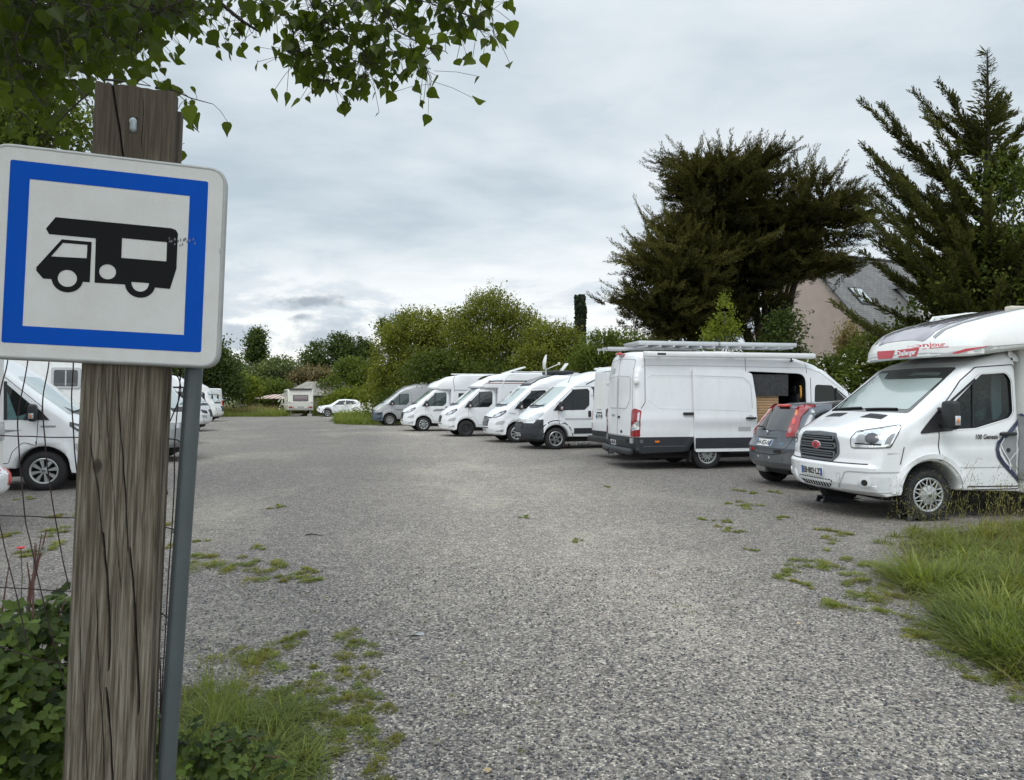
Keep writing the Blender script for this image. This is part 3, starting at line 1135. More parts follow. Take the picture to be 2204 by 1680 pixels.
TR_FRONT = [(.78, .32, .04), (.95, .37, .05), (1.01, .47, .05), (1.03, .70, .03), (.985, .745, .02), (.965, .80, .03), (.945, 1.10, .07), (.88, 1.19, .14), (.24, 1.415, .10), (-.62, 2.03, .2)]
# rear-axle origin of this van, heading 11 degrees
o_rear = Vector((4.272, 17.166, 0))
fwd = Vector((math.cos(R(11)), math.sin(R(11)), 0))
tv = vehicle('panel_van', 'long white van with its sliding door open and a rolled awning on top', 'van', o_rear + fwd * TW, 11, RG)
xr = -TW - 1.80
sil = TR_FRONT + [(-1.15, 2.44, .6), (-1.9, 2.66, .6), (-3.4, 2.74, 1.0), (xr + .10, 2.70, .22), (xr + .02, 2.1, .3), (xr, 1.2, .2), (xr - .01, .62, .1), (xr + .02, .44, .06), (xr + .15, .36, .04)]
sil += [(p[0], p[1], 0) for p in arch(-TW, .36, .44, 14, .40)] + [(-TW + .6, .34, .02), (-.6, .34, .02)]
sil += [(p[0], p[1], 0) for p in arch(0, .36, .44, 14, .40)] + [(.5, .35, .02)]
opening = fillet([(-2.98, .47, .06), (-1.49, .47, .06), (-1.49, 2.19, .22), (-2.98, 2.24, .10)], 5)
fwin = fillet([(-.31, 1.53, .06), (-.80, 1.92, .08), (-1.25, 1.94, .10), (-1.29, 1.36, .10), (-1.18, 1.28, .08), (-.68, 1.20, .04), (-.28, 1.22, .04)], 5)


def clst(c):
    if c.z < .74:
        if c.x > .42:
            return 'bumper'
        return 'lower_cladding'
    return 'body'


pp = make_body(sil, 1.0, tr_er, tr_deform(TW), cuts=[((0, 0, .74), (0, 0, 1)), ((.42, 0, 0), (1, 0, 0))], classify=clst, holes_r=[opening, fwin], holes_l=[fwin])
obj('body', pp['body'], VANW, tv)
obj('lower_cladding', pp['lower_cladding'], GREYP, tv)
obj('bumper', pp['bumper'], GREYP, tv)
sh = Shell(list(pp.values()))
# interior of the load space
inn = MB()
inn.box((-3.3, .86, 1.4), (3.9, .04, 1.8)).box((-3.3, 0, .52), (3.9, 1.7, .06)).box((-3.5, 0, 2.5), (3.2, 1.5, .04)).box((-3.9, -.2, 1.4), (.05, 1.4, 1.8))
obj('load_bay_lining', inn, UNDER, tv)
for yy in (-.45, .45):
    st = MB()
    st.box((-1.25, yy, 1.0), (.5, .5, .16), .06).box((-1.47, yy, 1.38), (.14, .46, .70), .06).box((-1.50, yy, 1.83), (.10, .26, .20), .05)
    obj('front_seat', st, BLACKP, tv)
nt_ = MB()
nt_.box((-2.42, -.86, 1.92), (1.05, .012, .50), 0)
bag = obj('black_plastic_curtain', nt_, mat('crumpled black plastic sheet', (.03, .03, .034), .22, 0, .6, .4, 9, .9, 14), tv)
wd = MB()
for k in range(18):
    wd.box((-2.52, -.80, .60 + k * .062), (.80, .05, .056), .004)
obj('wood_panel', wd, mat('light wood cladding', (.40, .25, .13), .5, 0, .1, .25, 4), tv)
obj('grab_handle', MB().tube([(-1.60, -.90, 1.62), (-1.62, -.95, 1.66), (-1.62, -.95, 1.86), (-1.60, -.90, 1.90)], .022), mat('yellow plastic', (.70, .33, .03), .4, 0, .2), tv)
obj('door_frame_rubber', sh.strip('R', [p[:] for p in opening], .035, .004, .02, True), BLACKP, tv)
# sliding door, slid back along the side
for s in ('R',):
    v, f, _ = tri_fill(resample(fillet([(-4.33, .40, .04), (-2.86, .40, .04), (-2.82, .80, .3), (-2.82, 1.60, .3), (-2.90, 2.20, .10), (-4.36, 2.27, .06), (-4.36, .80, .1)], 5), .06), .07)
    dm = MB()
    nv = len(v)

    def dy(z):
        return -(1.075 - .105 * max(0, z - 1.15) / 1.5 + .018 * math.exp(-((z - 1.12) / .10) ** 2) - .012 * math.exp(-((z - .90) / .10) ** 2))
    dm.add([(a, dy(b), b) for a, b in v] + [(a, dy(b) + .055, b) for a, b in v], list(f) + [tuple(i + nv for i in reversed(q)) for q in f])
    cnt = {}
    for q in f:
        for k in range(3):
            e = tuple(sorted((q[k], q[(k + 1) % 3])))
            cnt[e] = cnt.get(e, 0) + 1
    dm.f += [(e[0], e[1], e[1] + nv, e[0] + nv) for e, c in cnt.items() if c == 1]
    sd = obj('sliding_door', dm, VANW, tv)
    dsh = Shell([dm])
    obj('door_band', dsh.patch('R', rect(-4.335, .475, -2.85, .715), .006, .006, .1), GREYP, sd)
    obj('door_inset_line', dsh.strip('R', [(-4.34, 2.10), (-3.15, 2.07), (-3.02, 1.98), (-2.97, 1.90), (-2.95, 1.40), (-3.0, 1.34), (-3.1, 1.335), (-4.34, 1.375)], .022, .004, 0), WHITE, sd)
    obj('inset_groove', dsh.strip('R', [(-4.34, 2.125), (-3.14, 2.095), (-3.0, 2.0), (-2.945, 1.90), (-2.925, 1.38)], .014, .003, 0), LIGHTGREY, sd)
    obj('door_handle', MB().box((-2.98, -1.115, 1.16), (.26, .04, .045), .015), BLACKP, sd)
    obj('handle_cup', dsh.patch('R', circ(-2.98, 1.165, .075, 18, .065), .004, 0, .05), LIGHTGREY, sd)
    obj('sticker', dsh.patch('R', rect(-3.28, .86, -2.97, .96), .004, 0, .08), LIGHTGREY, sd)
    obj('slide_rail', MB().box((-4.48, -1.02, 1.265), (.24, .06, .06), .01), BLACKP, tv)
# side body lines
for s in ('R', 'L'):
    pl = [(-4.31, 2.10, .0), (-5.36, 2.10, .10), (-5.44, 2.0, .1), (-5.42, 1.60, .10), (-5.15, 1.39, .1), (-4.31, 1.375, 0)]
    if s == 'R':
        obj('panel_line', sh.strip(s, [p[:2] for p in fillet(pl)], .022, .004, .006), WHITE, tv)
        obj('panel_groove', sh.strip(s, [(p[0], p[1] + .02) for p in fillet(pl)[:16]], .012, .003), LIGHTGREY, tv)
        obj('roof_gutter', sh.strip(s, [(-5.56, 2.30), (-5.50, 2.355), (-4.3, 2.355), (-1.45, 2.33), (-1.1, 2.22), (-.5, 1.80)], .016, .004), LIGHTGREY, tv)
        obj('rear_seam', sh.strip(s, [(-5.48, 2.52), (-5.50, 1.52), (-5.60, 1.38)], .014, .003), SEAM, tv)
        obj('front_seam', sh.strip(s, [(-1.46, 2.62), (-1.46, 2.2)], .012, .003), SEAM, tv)
        obj('mid_seam', sh.strip(s, [(-3.02, 2.66), (-3.02, 2.24)], .012, .003), SEAM, tv)
        obj('door_seam', sh.strip(s, [(-1.36, 2.10), (-1.38, .80)], .014, .003), SEAM, tv)
        obj('cladding_line', sh.strip(s, [(-5.55, .53), (-4.55, .53)], .014, .006, .005), MIDGREYP, tv)
    obj('side_marker', sh.patch(s, rect(-5.28, .62, -5.17, .66), .012, .01, .04, rnd=.012), AMBER, tv)
    obj('fuel_socket', sh.patch(s, circ(-5.60, .645, .045, 20), .014, .012, .03), MIDGREYP, tv)
    obj('arch_lip', sh.strip(s, [(-TW + math.cos(R(q)) * .49, .36 + math.sin(R(q)) * .49) for q in range(0, 181, 9)], .07, .012, .02), GREYP, tv)
    g = obj('front_side_window', sh.patch(s, fwin, .004, 0, .1), GLASSG, tv) if s == 'L' else None
# clear pane for the side that can be looked through
gm, gnt, gb = newmat('clear car glass')
gb.inputs['Base Color'].default_value = (.012, .018, .016, 1)
gb.inputs['Roughness'].default_value = .02
gb.inputs['Alpha'].default_value = .45
gb.inputs['Coat Weight'].default_value = .5
gb.inputs['Coat Roughness'].default_value = .02
v, f, _ = tri_fill(fwin, .1)
obj('front_side_window', MB().add([(a, -(.985 - .105 * (b - 1.15) / 1.5), b) for a, b in v], f), gm, tv)
obj('window_rubber', sh.strip('R', [p[:] for p in fwin], .03, .004, .01, True), BLACKP, tv)
obj('quarter_pillar', MB().tube([(-.72, -.99, 1.21), (-.70, -.96, 1.86)], .018), BLACKP, tv)
# awning, rack, solar
obj('awning', MB().box((-3.42, -1.03, 2.60), (4.20, .15, .125), .035).box((-5.53, -1.03, 2.60), (.05, .16, .135), .03), WHITEP, tv)
for xx in (-5.2, -3.4, -1.9):
    obj('awning_bracket', MB().box((xx, -.86, 2.66), (.06, .30, .03)), BLACKP, tv)
obj('awning_badge', MB().box((-5.16, -1.108, 2.605), (.20, .008, .045), .002), GREYP, tv)
obj('awning_crank_eye', MB().tube([(-1.92, -1.03, 2.54), (-1.92, -1.03, 2.47)], .018).tube([(-1.96, -1.03, 2.46), (-1.87, -1.03, 2.49)], .014), BLACKP, tv)
for xx in (-4.45, -2.4):
    obj('solar_panel', MB().box((xx, .05, 2.90), (2.0, 1.0, .10), .008), ALU, tv)
lad = MB()
for yy in (.25, .65):
    lad.box((-4.9, yy - .25, 2.80), (2.3, .03, .06))
lad.box((-5.8, .2, 2.80), (.62, .03, .05)).box((-5.8, .6, 2.80), (.62, .03, .05)).box((-6.0, .4, 2.80), (.03, .6, .04)).box((-5.7, .4, 2.80), (.03, .6, .04)).tube([(-6.08, .2, 2.78), (-6.08, .2, 2.68)], .010).tube([(-6.08, .6, 2.78), (-6.08, .6, 2.68)], .010)
for k in range(12):
    lad.box((-5.4 + k * .33, -.55, 2.80), (.05, .55, .03), 0)
obj('roof_rack', lad, ALU, tv)
# rear doors
for sg in (1, -1):
    d = obj('rear_door', sh.patch('B', [(sg * .012, .76), (sg * .84, .76), (sg * .84, 1.3), (sg * .80, 2.48), (sg * .012, 2.54)], .005, .012, .08), VANW, tv)
    ip = [(sg * .05, 1.38, .02), (sg * .55, 1.38, .12), (sg * .74, 1.60, .1), (sg * .72, 2.10, .06), (sg * .05, 2.14, .02)]
    obj('door_inset', sh.patch('B', fillet(ip), .009, .006, .08), WHITE, d)
    obj('inset_line', sh.strip('B', [p[:2] for p in fillet(ip)], .02, .0095, 0, True), LIGHTGREY, d)
    obj('door_seam', sh.strip('B', [(sg * .012, .76), (sg * .84, .76), (sg * .84, 1.3), (sg * .80, 2.48), (sg * .012, 2.54)], .016, .003, 0, True), SEAM, d)
    for z in (.98, 1.98):
        obj('hinge', MB().box((xr + .10, sg * .95, z), (.12, .10, .10), .02), WHITEP, d)
    tl = [(-.02, .75, .03), (.24, .75, .03), (.26, 1.34, .06), (.14, 1.385, .06), (.02, 1.36, .06)]
    fr = 'BL' if sg > 0 else 'BR'
    # centre the lens on the corner: a = (x +/- y) * S2
    a0 = (xr + .92) * S2
    t_ = obj('tail_light', sh.patch(fr, [(a0 + p[0] - .06, p[1]) for p in fillet(tl)], .016, .02, .04), REDL, tv)
    obj('reversing_lens', sh.patch(fr, [(a0 + p[0] - .06, p[1]) for p in [(.03, .98), (.12, 1.06), (.20, 1.10), (.20, 1.29), (.235, 1.30), (.235, .92), (.03, .87)]], .020, 0, .04), LAMP, t_)
    obj('parking_sensor', sh.patch('B', circ(sg * .62, .66, .035, 14), .03, .03, .03), BLACKP, tv)
    obj('corner_reflector', sh.patch('B', rect(min(sg * .80, sg * .91), .60, max(sg * .80, sg * .91), .72), .03, .03, .05), LAMP, tv)
    obj('rear_reflector', sh.patch('B', rect(min(sg * .66, sg * .80), .375, max(sg * .66, sg * .80), .425), .16, .01, .05), REDL2, tv)
    for x in (0, -TW):
        wheel(tv, x, sg * .985, 'transit', side=sg)
obj('rear_bumper', MB().box((xr - .02, 0, .405), (.16, 1.84, .15), .05, None, 3), GREYP, tv)
obj('tow_bar', MB().tube([(xr - .1, 0, .33), (xr - .22, 0, .33), (xr - .25, 0, .44)], .025).box((xr - .08, .5, .37), (.1, .12, .1), .02), BLACKP, tv)
obj('door_handle', sh.patch('B', rect(-.17, 1.15, -.05, 1.20), .022, .02, .04, rnd=.015), BLACKP, tv)
obj('oval_badge', sh.patch('B', circ(-.28, .84, .07, 20, .035), .012, .01, .04), DKSTRIPE, tv)
obj('maker_lettering', sh.text('B', 'TRANSIT', (.30, 1.20), .07, .010, 0, True), INK, tv, smooth=False)
obj('brake_light', sh.patch('B', rect(-.16, 2.60, .16, 2.655), .03, .04, .05, rnd=.02), REDL, tv)
obj('red_roof_marker', MB().box((xr + .02, -.02, 2.66), (.10, .26, .06), .02), REDL2, tv)
number_plate(sh, tv, 'B', .33, .56, 'EL-478-FC', .42, .12, .016, True)
obj('windscreen', sh.patch('WS', [(-.80, 1.28, .08), (.80, 1.28, .08), (.70, 2.46, .10), (-.70, 2.46, .10)], .006, .01, .09, rnd=.08), GLASSG, tv)
door_mirror(tv, -.12, .98, 1.42, -1, .30)
door_mirror(tv, -.12, .98, 1.42, 1, .30)
obj('white_sticker', sh.patch('B', rect(.30, 2.20, .52, 2.34), .012, 0, .06), LIGHTGREY, tv)
for yy in (-.93, .93):
    obj('mud_flap', MB().box((-TW - .44, yy, .30), (.02, .24, .26)), BLACKP, tv)
underbody(tv, xr + .3, .6, .80, .24, .5)
# ---------------------------------------------------------------- big motorhome in the right foreground
ch = vehicle('motorhome', 'white overcab motorhome with red nose lettering and plate EB-802-LZ, nearest of the right row', 'motorhome', (5.27, 10.23), 190, RG)
sil = TR_FRONT + [(-.82, 2.115, .05), (-1.40, 2.27, .02), (-1.40, .36, .02)]
sil += [(p[0], p[1], 0) for p in arch(0, .35, .44, 16, .40)] + [(.5, .35, .02)]


def clsc(c):
    if c.z < .745 and c.x > .40:
        return 'bumper'
    return 'body'


cwin = fillet([(-.28, 1.53, .05), (-.80, 1.925, .08), (-1.20, 1.95, .10), (-1.265, 1.85, .10), (-1.265, 1.42, .10), (-1.20, 1.345, .10), (-.68, 1.215, .05), (-.33, 1.20, .05)], 5)
pp = make_body(sil, 1.0, tr_er, tr_deform(4.0), cuts=[((0, 0, .745), (0, 0, 1)), ((.40, 0, 0), (1, 0, 0))], classify=clsc, grid=.06, step=.06, holes_l=[cwin], M=14)
obj('body', pp['body'], WHITE, ch)
obj('bumper', pp['bumper'], WHITE, ch)
cabs = Shell(list(pp.values()))
# living body with the overcab nose
csil = [(-1.42, .34, .02), (-1.42, 2.262, .03), (-.75, 2.205, .03), (-.40, 2.172, .03), (-.325, 2.165, .02), (-.29, 2.19, .02), (-.30, 2.30, .06), (-.35, 2.42, .10), (-.47, 2.54, .15), (-.68, 2.64, .3), (-1.0, 2.735, .5),
        (-1.6, 2.86, .5), (-2.4, 2.94, .5), (-6.0, 2.95, .1), (-6.02, .5, .08), (-5.9, .34, .04)]
csil += [(p[0], p[1], 0) for p in arch(-4.0, .36, .46, 14, .40)]


def cdef(x, y, z):
    a = abs(y) / 1.12
    if x > -1.6:
        y *= 1 - .06 * sstep(-1.6, -.2, x)
        x -= (.36 * a ** 3.2) * sstep(-1.5, -.2, x)
    if z > 2.3:
        t = sstep(2.28, 2.95, z)
        y *= 1 - t * (.05 + .20 * sstep(-2.4, -.2, x))
        z += -.05 * a ** 2 * sstep(2.5, 2.8, z)
    return x, y, z


cp = make_body(csil, 1.14, lambda x, z, n: .02 if z < 2.16 else .09, cdef, grid=.08, step=.07, K=5, M=14)
obj('living_body', cp['body'], WHITE2, ch)
csh = Shell([cp['body']])
sh = Shell(list(pp.values()) + [cp['body']])
# interior seen through the door window
obj('cab_lining', MB().box((-.9, -.1, 1.0), (1.2, 1.5, .05)).box((-1.39, -.1, 1.5), (.05, 1.6, 1.1)).box((-1.05, -.70, 1.42), (.55, .04, .8)), UNDER, ch)
seat = MB()
seat.box((-.85, .42, 1.05), (.52, .54, .18), .07, None, 3)
seat.box((0, 0, 0), (.17, .52, .78), .08, Matrix.Translation((-1.13, .42, 1.42)) @ Matrix.Rotation(R(-12), 4, 'Y'), 3)
so_ = obj('driver_seat', seat, mat('teal patterned seat cover', (.06, .12, .11), .8, 0, 0, .8, 16), ch)
obj('headrest', MB().box((-1.22, .42, 1.86), (.13, .30, .22), .06, None, 3), mat('teal towel', (.03, .16, .21), .9, 0, 0, .3, 12), so_)
cm = MB()
for k in range(9):
    x0 = -1.32 + .022 * k
    cm.tube([(x0, .80, 1.30), (x0 + .008, .78, 1.6), (x0, .78, 1.96)], .016, 6)
obj('cab_curtain', cm, mat('pale teal curtain', (.12, .22, .23), .9), ch)
obj('steering_wheel', MB().tube([(-.52 + .1 * math.sin(t) * .5, .42 + .19 * math.cos(t), 1.38 + .17 * math.sin(t)) for t in np.linspace(0, 2 * PI, 25)], .016, 8, False), BLACKP, ch)
# door
dp = fillet([(-.12, .80, 0), (-.12, 1.30, .03), (-.20, 1.50, .04), (-.50, 1.84, .05), (-.74, 2.02, .10), (-1.30, 2.06, .06), (-1.37, 1.98, .06), (-1.365, .40, .05), (-.50, .40, .03), (-.44, .66, .08), (-.30, .80, .06)], 5)
for s in 'LR':
    sg = 1 if s == 'L' else -1
    d = obj('door_seam', cabs.strip(s, [p[:] for p in dp], .014, .003, 0, True), SEAM, ch)
    d.name = 'door_gap'
    obj('mirror_sail', cabs.patch(s, fillet([(.17, 1.145, .02), (-.12, 1.44, .02), (-.29, 1.545, .03), (-.34, 1.185, .03)]), .012, .02, .04), BLACKP, ch)
    hd = obj('door_handle', MB().box((-1.15, sg * 1.035, 1.135), (.25, .04, .045), .016, None, 3), BLACKP, ch)
    obj('handle_cup', cabs.patch(s, circ(-1.10, 1.11, .085, 20, .06), .003, .0, .04), LIGHTGREY, hd)
    obj('door_lock', cabs.patch(s, circ(-1.165, .92, .028, 16), .014, .012, .03), BLACKP, hd)
    obj('sill_line', cabs.strip(s, [(-.47, .445), (-1.36, .435)], .016, .003), SEAM, ch)
    obj('belt_groove', cabs.strip(s, [(-.40, .70), (-1.36, .685)], .012, .003), LIGHTGREY, ch)
    al = [(math.cos(R(q)) * .505 - .01, .35 + math.sin(R(q)) * .505) for q in range(2, 181, 6)]
    obj('wheel_arch_lip', cabs.strip(s, al, .06, .014, .02), WHITE, ch)
    # head lamp, fog lamp
    fl = 'F' + s
    hl = fillet([(-0.167, .965, .05), (-0.14, .955, .02), (0.292, .975, .03), (0.366, 1.14, .02), (0.4, 1.255, .02), (0.346, 1.25, .05), (-0.106, 1.165, .08), (-0.18, 1.07, .08)], 5)
    h = obj('headlight', cabs.patch(fl, hl, .010, .014, .04), CHROME, ch)
    obj('lamp_gasket', cabs.strip(fl, [p[:] for p in hl], .022, .008, 0, True), BLACKP, h)
    obj('lamp_reflector', cabs.patch(fl, fillet([(-0.119, .995, .03), (0.157, 1.0, .03), (0.197, 1.13, .04), (0.117, 1.19, .04), (-0.072, 1.14, .06), (-0.133, 1.07, .05)]), .014, 0, .03), LAMP, h)
    obj('dip_lens', cabs.patch(fl, circ(0.083, 1.085, .085, 22, .07), .020, .008, .03), LAMPDK, h)
    obj('main_lens', cabs.patch(fl, circ(-0.038, 1.075, .07, 22, .055), .019, .008, .03), GREYMETAL, h)
    obj('turn_lens', cabs.patch(fl, [(0.238, 1.01), (0.292, 1.01), (0.346, 1.15), (0.312, 1.155), (0.265, 1.10)], .018, 0, .03), GREYMETAL, h)
    obj('turn_stripe', cabs.strip(fl, [(0.197, 1.02), (0.238, 1.13), (0.319, 1.21)], .03, .019), WHITE, h)
    obj('lamp_bar', cabs.strip(fl, [(-0.126, 1.01), (0.197, 1.005)], .02, .022), BLACKP, h)
    fr_ = obj('fog_recess', cabs.patch(fl, fillet([(-.06, .42, .05), (.30, .42, .03), (.32, .58, .03), (.08, .58, .06), (-.10, .50, .06)]), .003, 0, .04), mat('recess shade white', (.70, .715, .73), .45), ch)  # flat patch, the recess shade put in as a darker white
    obj('fog_lamp', MB().lathe([(.075, 0), (.075, .05), (.066, .065), (.055, .06), (.05, .04)], 26, Matrix.Translation((.865 - .06, sg * .70, .505)) @ Matrix.Rotation(-PI / 2 + sg * .25, 4, 'Z')), WHITE, fr_)
    obj('fog_lens', MB().lathe([(.054, .045), (.03, .058), (0, .06)], 22, Matrix.Translation((.865 - .06, sg * .70, .505)) @ Matrix.Rotation(-PI / 2 + sg * .25, 4, 'Z')), GLASS, fr_)
    obj('fog_bezel', cabs.patch(fl, circ(.02, .505, .062, 24), .012, .012, .03), WHITE, fr_)
    obj('fog_glass', cabs.patch(fl, circ(.005, .505, .040, 20), .018, .004, .03), GLASS, fr_)
    obj('bumper_crease', cabs.strip(fl, [(-.34, .40), (-.25, .62), (-.20, .64), (.36, .645), (.47, .66)], .016, .0035, 0), LIGHTGREY, ch)
    obj('bumper_lower_line', cabs.strip(fl, [(-.3, .385), (.05, .375), (.47, .385)], .014, .003), LIGHTGREY, ch)
    obj('wing_seam', cabs.strip(fl, [(.44, .975), (.40, .75)], .010, .003), SEAM, ch)
    for x in (0, -4.0):
        wheel(ch, x, sg * (.975 if x == 0 else 1.05), 'transit', side=sg, turn=0)
obj('bumper_gap', cabs.strip('F', [(-.86, .745), (-.5, .742), (0, .742), (.5, .742), (.86, .745)], .014, .004), SEAM, ch)
g = obj('door_window', MB().add([(a, .975 - .105 * (b - 1.15) / 1.5, b) for a, b in tri_fill(cwin, .1)[0]], tri_fill(cwin, .1)[1]), gm, ch)
obj('window_rubber', cabs.strip('L', [p[:] for p in cwin], .03, .005, .01, True), BLACKP, g)
obj('quarter_bar', MB().tube([(-.665, .975, 1.225), (-.70, .935, 1.86)], .014), BLACKP, g)
# windscreen; silver blind behind its lower part, sky reflection painted into its colour
wsp = fillet([(-.83, 1.27, .06), (0, 1.235, .3), (.83, 1.27, .06), (.745, 2.50, .06), (0, 2.535, .3), (-.745, 2.50, .06)], 5)
scr = obj('windscreen', cabs.patch('WS', wsp, .005, .01, .07), GLASS, ch)
blind = mat('silver blind with painted sky sheen', (.32, .385, .375), .16, 0, 1, .08, 1.5, coatr=.02)
obj('windscreen_blind_sheen', cabs.patch('WS', fillet([(-.77, 1.36, .05), (0, 1.325, .3), (.77, 1.36, .05), (.735, 2.20, .04), (.2, 2.19, .05), (-.3, 2.20, .05), (-.42, 2.22, .05), (-.50, 2.42, .05), (-.70, 2.42, .04)], 4), .0085, 0, .08), blind, scr)
obj('sun_visor', cabs.patch('WS', fillet([(.02, 2.29, .02), (.60, 2.27, .02), (.60, 2.36, .02), (.02, 2.40, .02)]), .008, 0, .08), mat('sun visor behind glass', (.10, .13, .12), .2, 0, 1), scr)
for y0, y1, z1 in ((-.70, -.10, 1.335), (.02, .60, 1.345)):
    obj('wiper', cabs.strip('WS', [(y0, 1.30), (y1, z1)], .022, .03, .02), BLACKP, ch)
obj('wiper_arm', MB().tube([(.20, -.62, 1.43), (.02, -.70, 1.55), (-.02, -.72, 1.60)], .010), BLACKP, ch)
for sg in (-1, 1):
    v_ = obj('bonnet_vent', cabs.patch('T', fillet([(.30, sg * .24, .01), (.45, sg * .22, .01), (.42, sg * .62, .01), (.30, sg * .60, .01)]), .006, 0, .05), BLACKP, ch)
    obj('vent_slat', cabs.strip('T', [(.375, sg * .24), (.36, sg * .60)], .014, .010), GREYP, v_)
# grille
gp = fillet([(-.36, 1.12, .05), (0, 1.135, .2), (.36, 1.12, .05), (.43, 1.00, .06), (.45, .86, .05), (.36, .765, .04), (-.36, .765, .04), (-.45, .86, .05), (-.43, 1.00, .06)], 5)
gr = obj('grille', cabs.patch('F', gp, .004, 0, .05), UNDER, ch)
obj('grille_surround', cabs.strip('F', [p[:] for p in gp], .030, .016, .03, True), MIDGREYP, gr)
for k, (za, zb_, hw) in enumerate(((1.035, 1.098, .36), (.925, .988, .395), (.815, .878, .39))):
    lp = fillet([(-hw, za, .02), (hw, za, .02), (hw - .015, zb_, .02), (-hw + .015, zb_, .02)], 4)
    obj('grille_bar', cabs.strip('F', [p[:] for p in lp], .020, .026, .02, True), MIDGREYP, gr)
    obj('grille_slat', cabs.strip('F', [(-hw + .05, (za + zb_) / 2), (hw - .05, (za + zb_) / 2)], .014, .022, .012), MIDGREYP, gr)
em = obj('oval_emblem', MB().lathe([(.095, -.02), (.092, .012), (.080, .018)], 30, Matrix.Translation((.965, 0, .955)) @ Matrix.Rotation(-PI / 2, 4, 'Z') @ Matrix.Diagonal((1.2, 1, .66, 1))), CHROME, gr)
obj('emblem_face', MB().lathe([(.084, .0), (.084, .016), (0, .024)], 30, Matrix.Translation((.965, 0, .955)) @ Matrix.Rotation(-PI / 2, 4, 'Z') @ Matrix.Diagonal((1.2, 1, .66, 1))), REDLOGO, em)
obj('emblem_mark', MB().tube([(.991, .0 + .022 * math.cos(t), .955 + .028 * math.sin(t)) for t in np.linspace(0, 2 * PI, 17)], .004, 6, False), DKSTRIPE, em)
number_plate(cabs, ch, 'F', -.01, .588, 'EB·802·LZ', .50, .115, .022)
lg = obj('lower_grille', cabs.patch('F', fillet([(-.42, .50, .03), (.42, .50, .03), (.30, .385, .03), (-.30, .385, .03)]), .004, 0, .04), UNDER, ch)
for k in range(13):
    y_ = -.36 + .06 * k
    hz = .50 - .0 if abs(y_) < .30 else .47
    obj('grille_rib', cabs.strip('F', [(y_, .395 if abs(y_) < .3 else .44), (y_, .495)], .010, .010, .01), WHITE, lg)
obj('grille_rib', cabs.strip('F', [(-.36, .45), (.36, .45)], .010, .011, .01), WHITE, lg)
obj('bumper_lip', cabs.strip('F', [(-.52, .56), (-.44, .40), (-.34, .365), (.34, .365), (.44, .40), (.52, .56)], .03, .016, .02), WHITE, ch)
obj('towing_eye_cover', cabs.strip('F', [(.47, .53), (.53, .53), (.53, .60), (.47, .60)], .006, .004, 0, True), LIGHTGREY, ch)
# mirror
door_mirror(ch, -.17, .98, 1.39, 1, .37, .23, True)
door_mirror(ch, -.17, .98, 1.39, -1, .31, .22, True)
# overcab graphics
for s in 'LR':
    fl = 'F' + s
    sg = 1 if s == 'L' else -1
    # grey band running round the nose and along the side
    obj('grey_band', csh.patch(s, [(-.30, 2.165), (-.56, 2.205), (-1.40, 2.275), (-6.0, 2.28), (-6.0, 2.34), (-1.4, 2.335), (-.80, 2.29), (-.48, 2.235)], .005, 0, .10), LIGHTGREY, ch)
    obj('nose_band', csh.patch(fl, [(.14, 2.185), (.86, 2.185), (.95, 2.21), (.62, 2.235), (.40, 2.235), (.14, 2.24)], .004, 0, .07), LIGHTGREY, ch)
    obj('red_swoosh', csh.patch(s, [(-.44, 2.20), (-.56, 2.262), (-.86, 2.305), (-.66, 2.255), (-.57, 2.228), (-.51, 2.203)], .007, 0, .06), REDLOGO, ch)
    rp = obj('red_name_panel', csh.patch(fl, [(.25, 2.19), (.49, 2.195), (.53, 2.315), (.225, 2.305)], .008, 0, .05), REDLOGO, ch)
    if s == 'L':
        obj('name_lettering', csh.text(fl, 'Challenger', (.345, 2.25), .10, .012, .18, False, .62, .003, .03), WHITE, rp, smooth=False)
        obj('script_lettering', csh.text('L', 'Bonjour', (-.36, 2.342), .085, .010, .35, True, .52, .0015, -.10), REDLOGO, ch, smooth=False)
        obj('script_underline', csh.strip('L', [(-.30, 2.285), (-.36, 2.292), (-.45, 2.302)], .009, .010), REDLOGO, ch)
        obj('model_lettering', cabs.text('L', '100 Genesis', (-.83, 1.097), .088, .006, .0, True, .80, .002), INK, ch, smooth=False)
    obj('red_nose_mark', csh.patch('F', [(sg * .08, 2.187), (sg * .13, 2.187), (sg * .09, 2.25), (sg * .065, 2.27)], .006, 0, .05), REDLOGO, ch)
    obj('nose_lip', csh.strip(fl, [(.20, 2.178), (.4, 2.178), (.78, 2.18), (.90, 2.19)], .018, .010, .01), WHITE, ch)
    # flowing grey and navy decal on the door and body
    for shl, pts, m_, nm, o_ in (
        (sh, [(-1.43, 1.39), (-1.20, 1.18), (-1.04, 1.04), (-1.07, .90), (-1.12, .83), (-1.24, .66), (-1.43, .50), (-1.8, .35), (-2.2, .35), (-2.2, 1.9)], STRIPE, 'grey_swirl', .006),
    ):
        obj(nm, shl.patch(s, pts, o_, 0, .08), m_, ch)
    obj('navy_swirl', sh.strip(s, [(-1.9, 1.75), (-1.44, 1.385), (-1.19, 1.165), (-1.02, 1.02), (-.995, .93), (-1.02, .84), (-1.10, .74), (-1.24, .61), (-1.42, .44), (-1.5, .36)], .055, .010), mat('navy decal', (.025, .035, .075), .4, 0, .3), ch)
    obj('white_swirl', sh.strip(s, [(-1.10, 1.08), (-1.05, .99), (-1.09, .90), (-1.17, .80), (-1.22, .70)], .014, .013), WHITE, ch)
    obj('white_swirl', sh.strip(s, [(-1.20, .66), (-1.19, .78), (-1.26, .87), (-1.40, .98)], .014, .013), WHITE, ch)
    obj('side_window', sh.patch(s, rect(-3.6, 1.35, -2.4, 1.95), .018, .02, .1, rnd=.08), GLASS, ch)
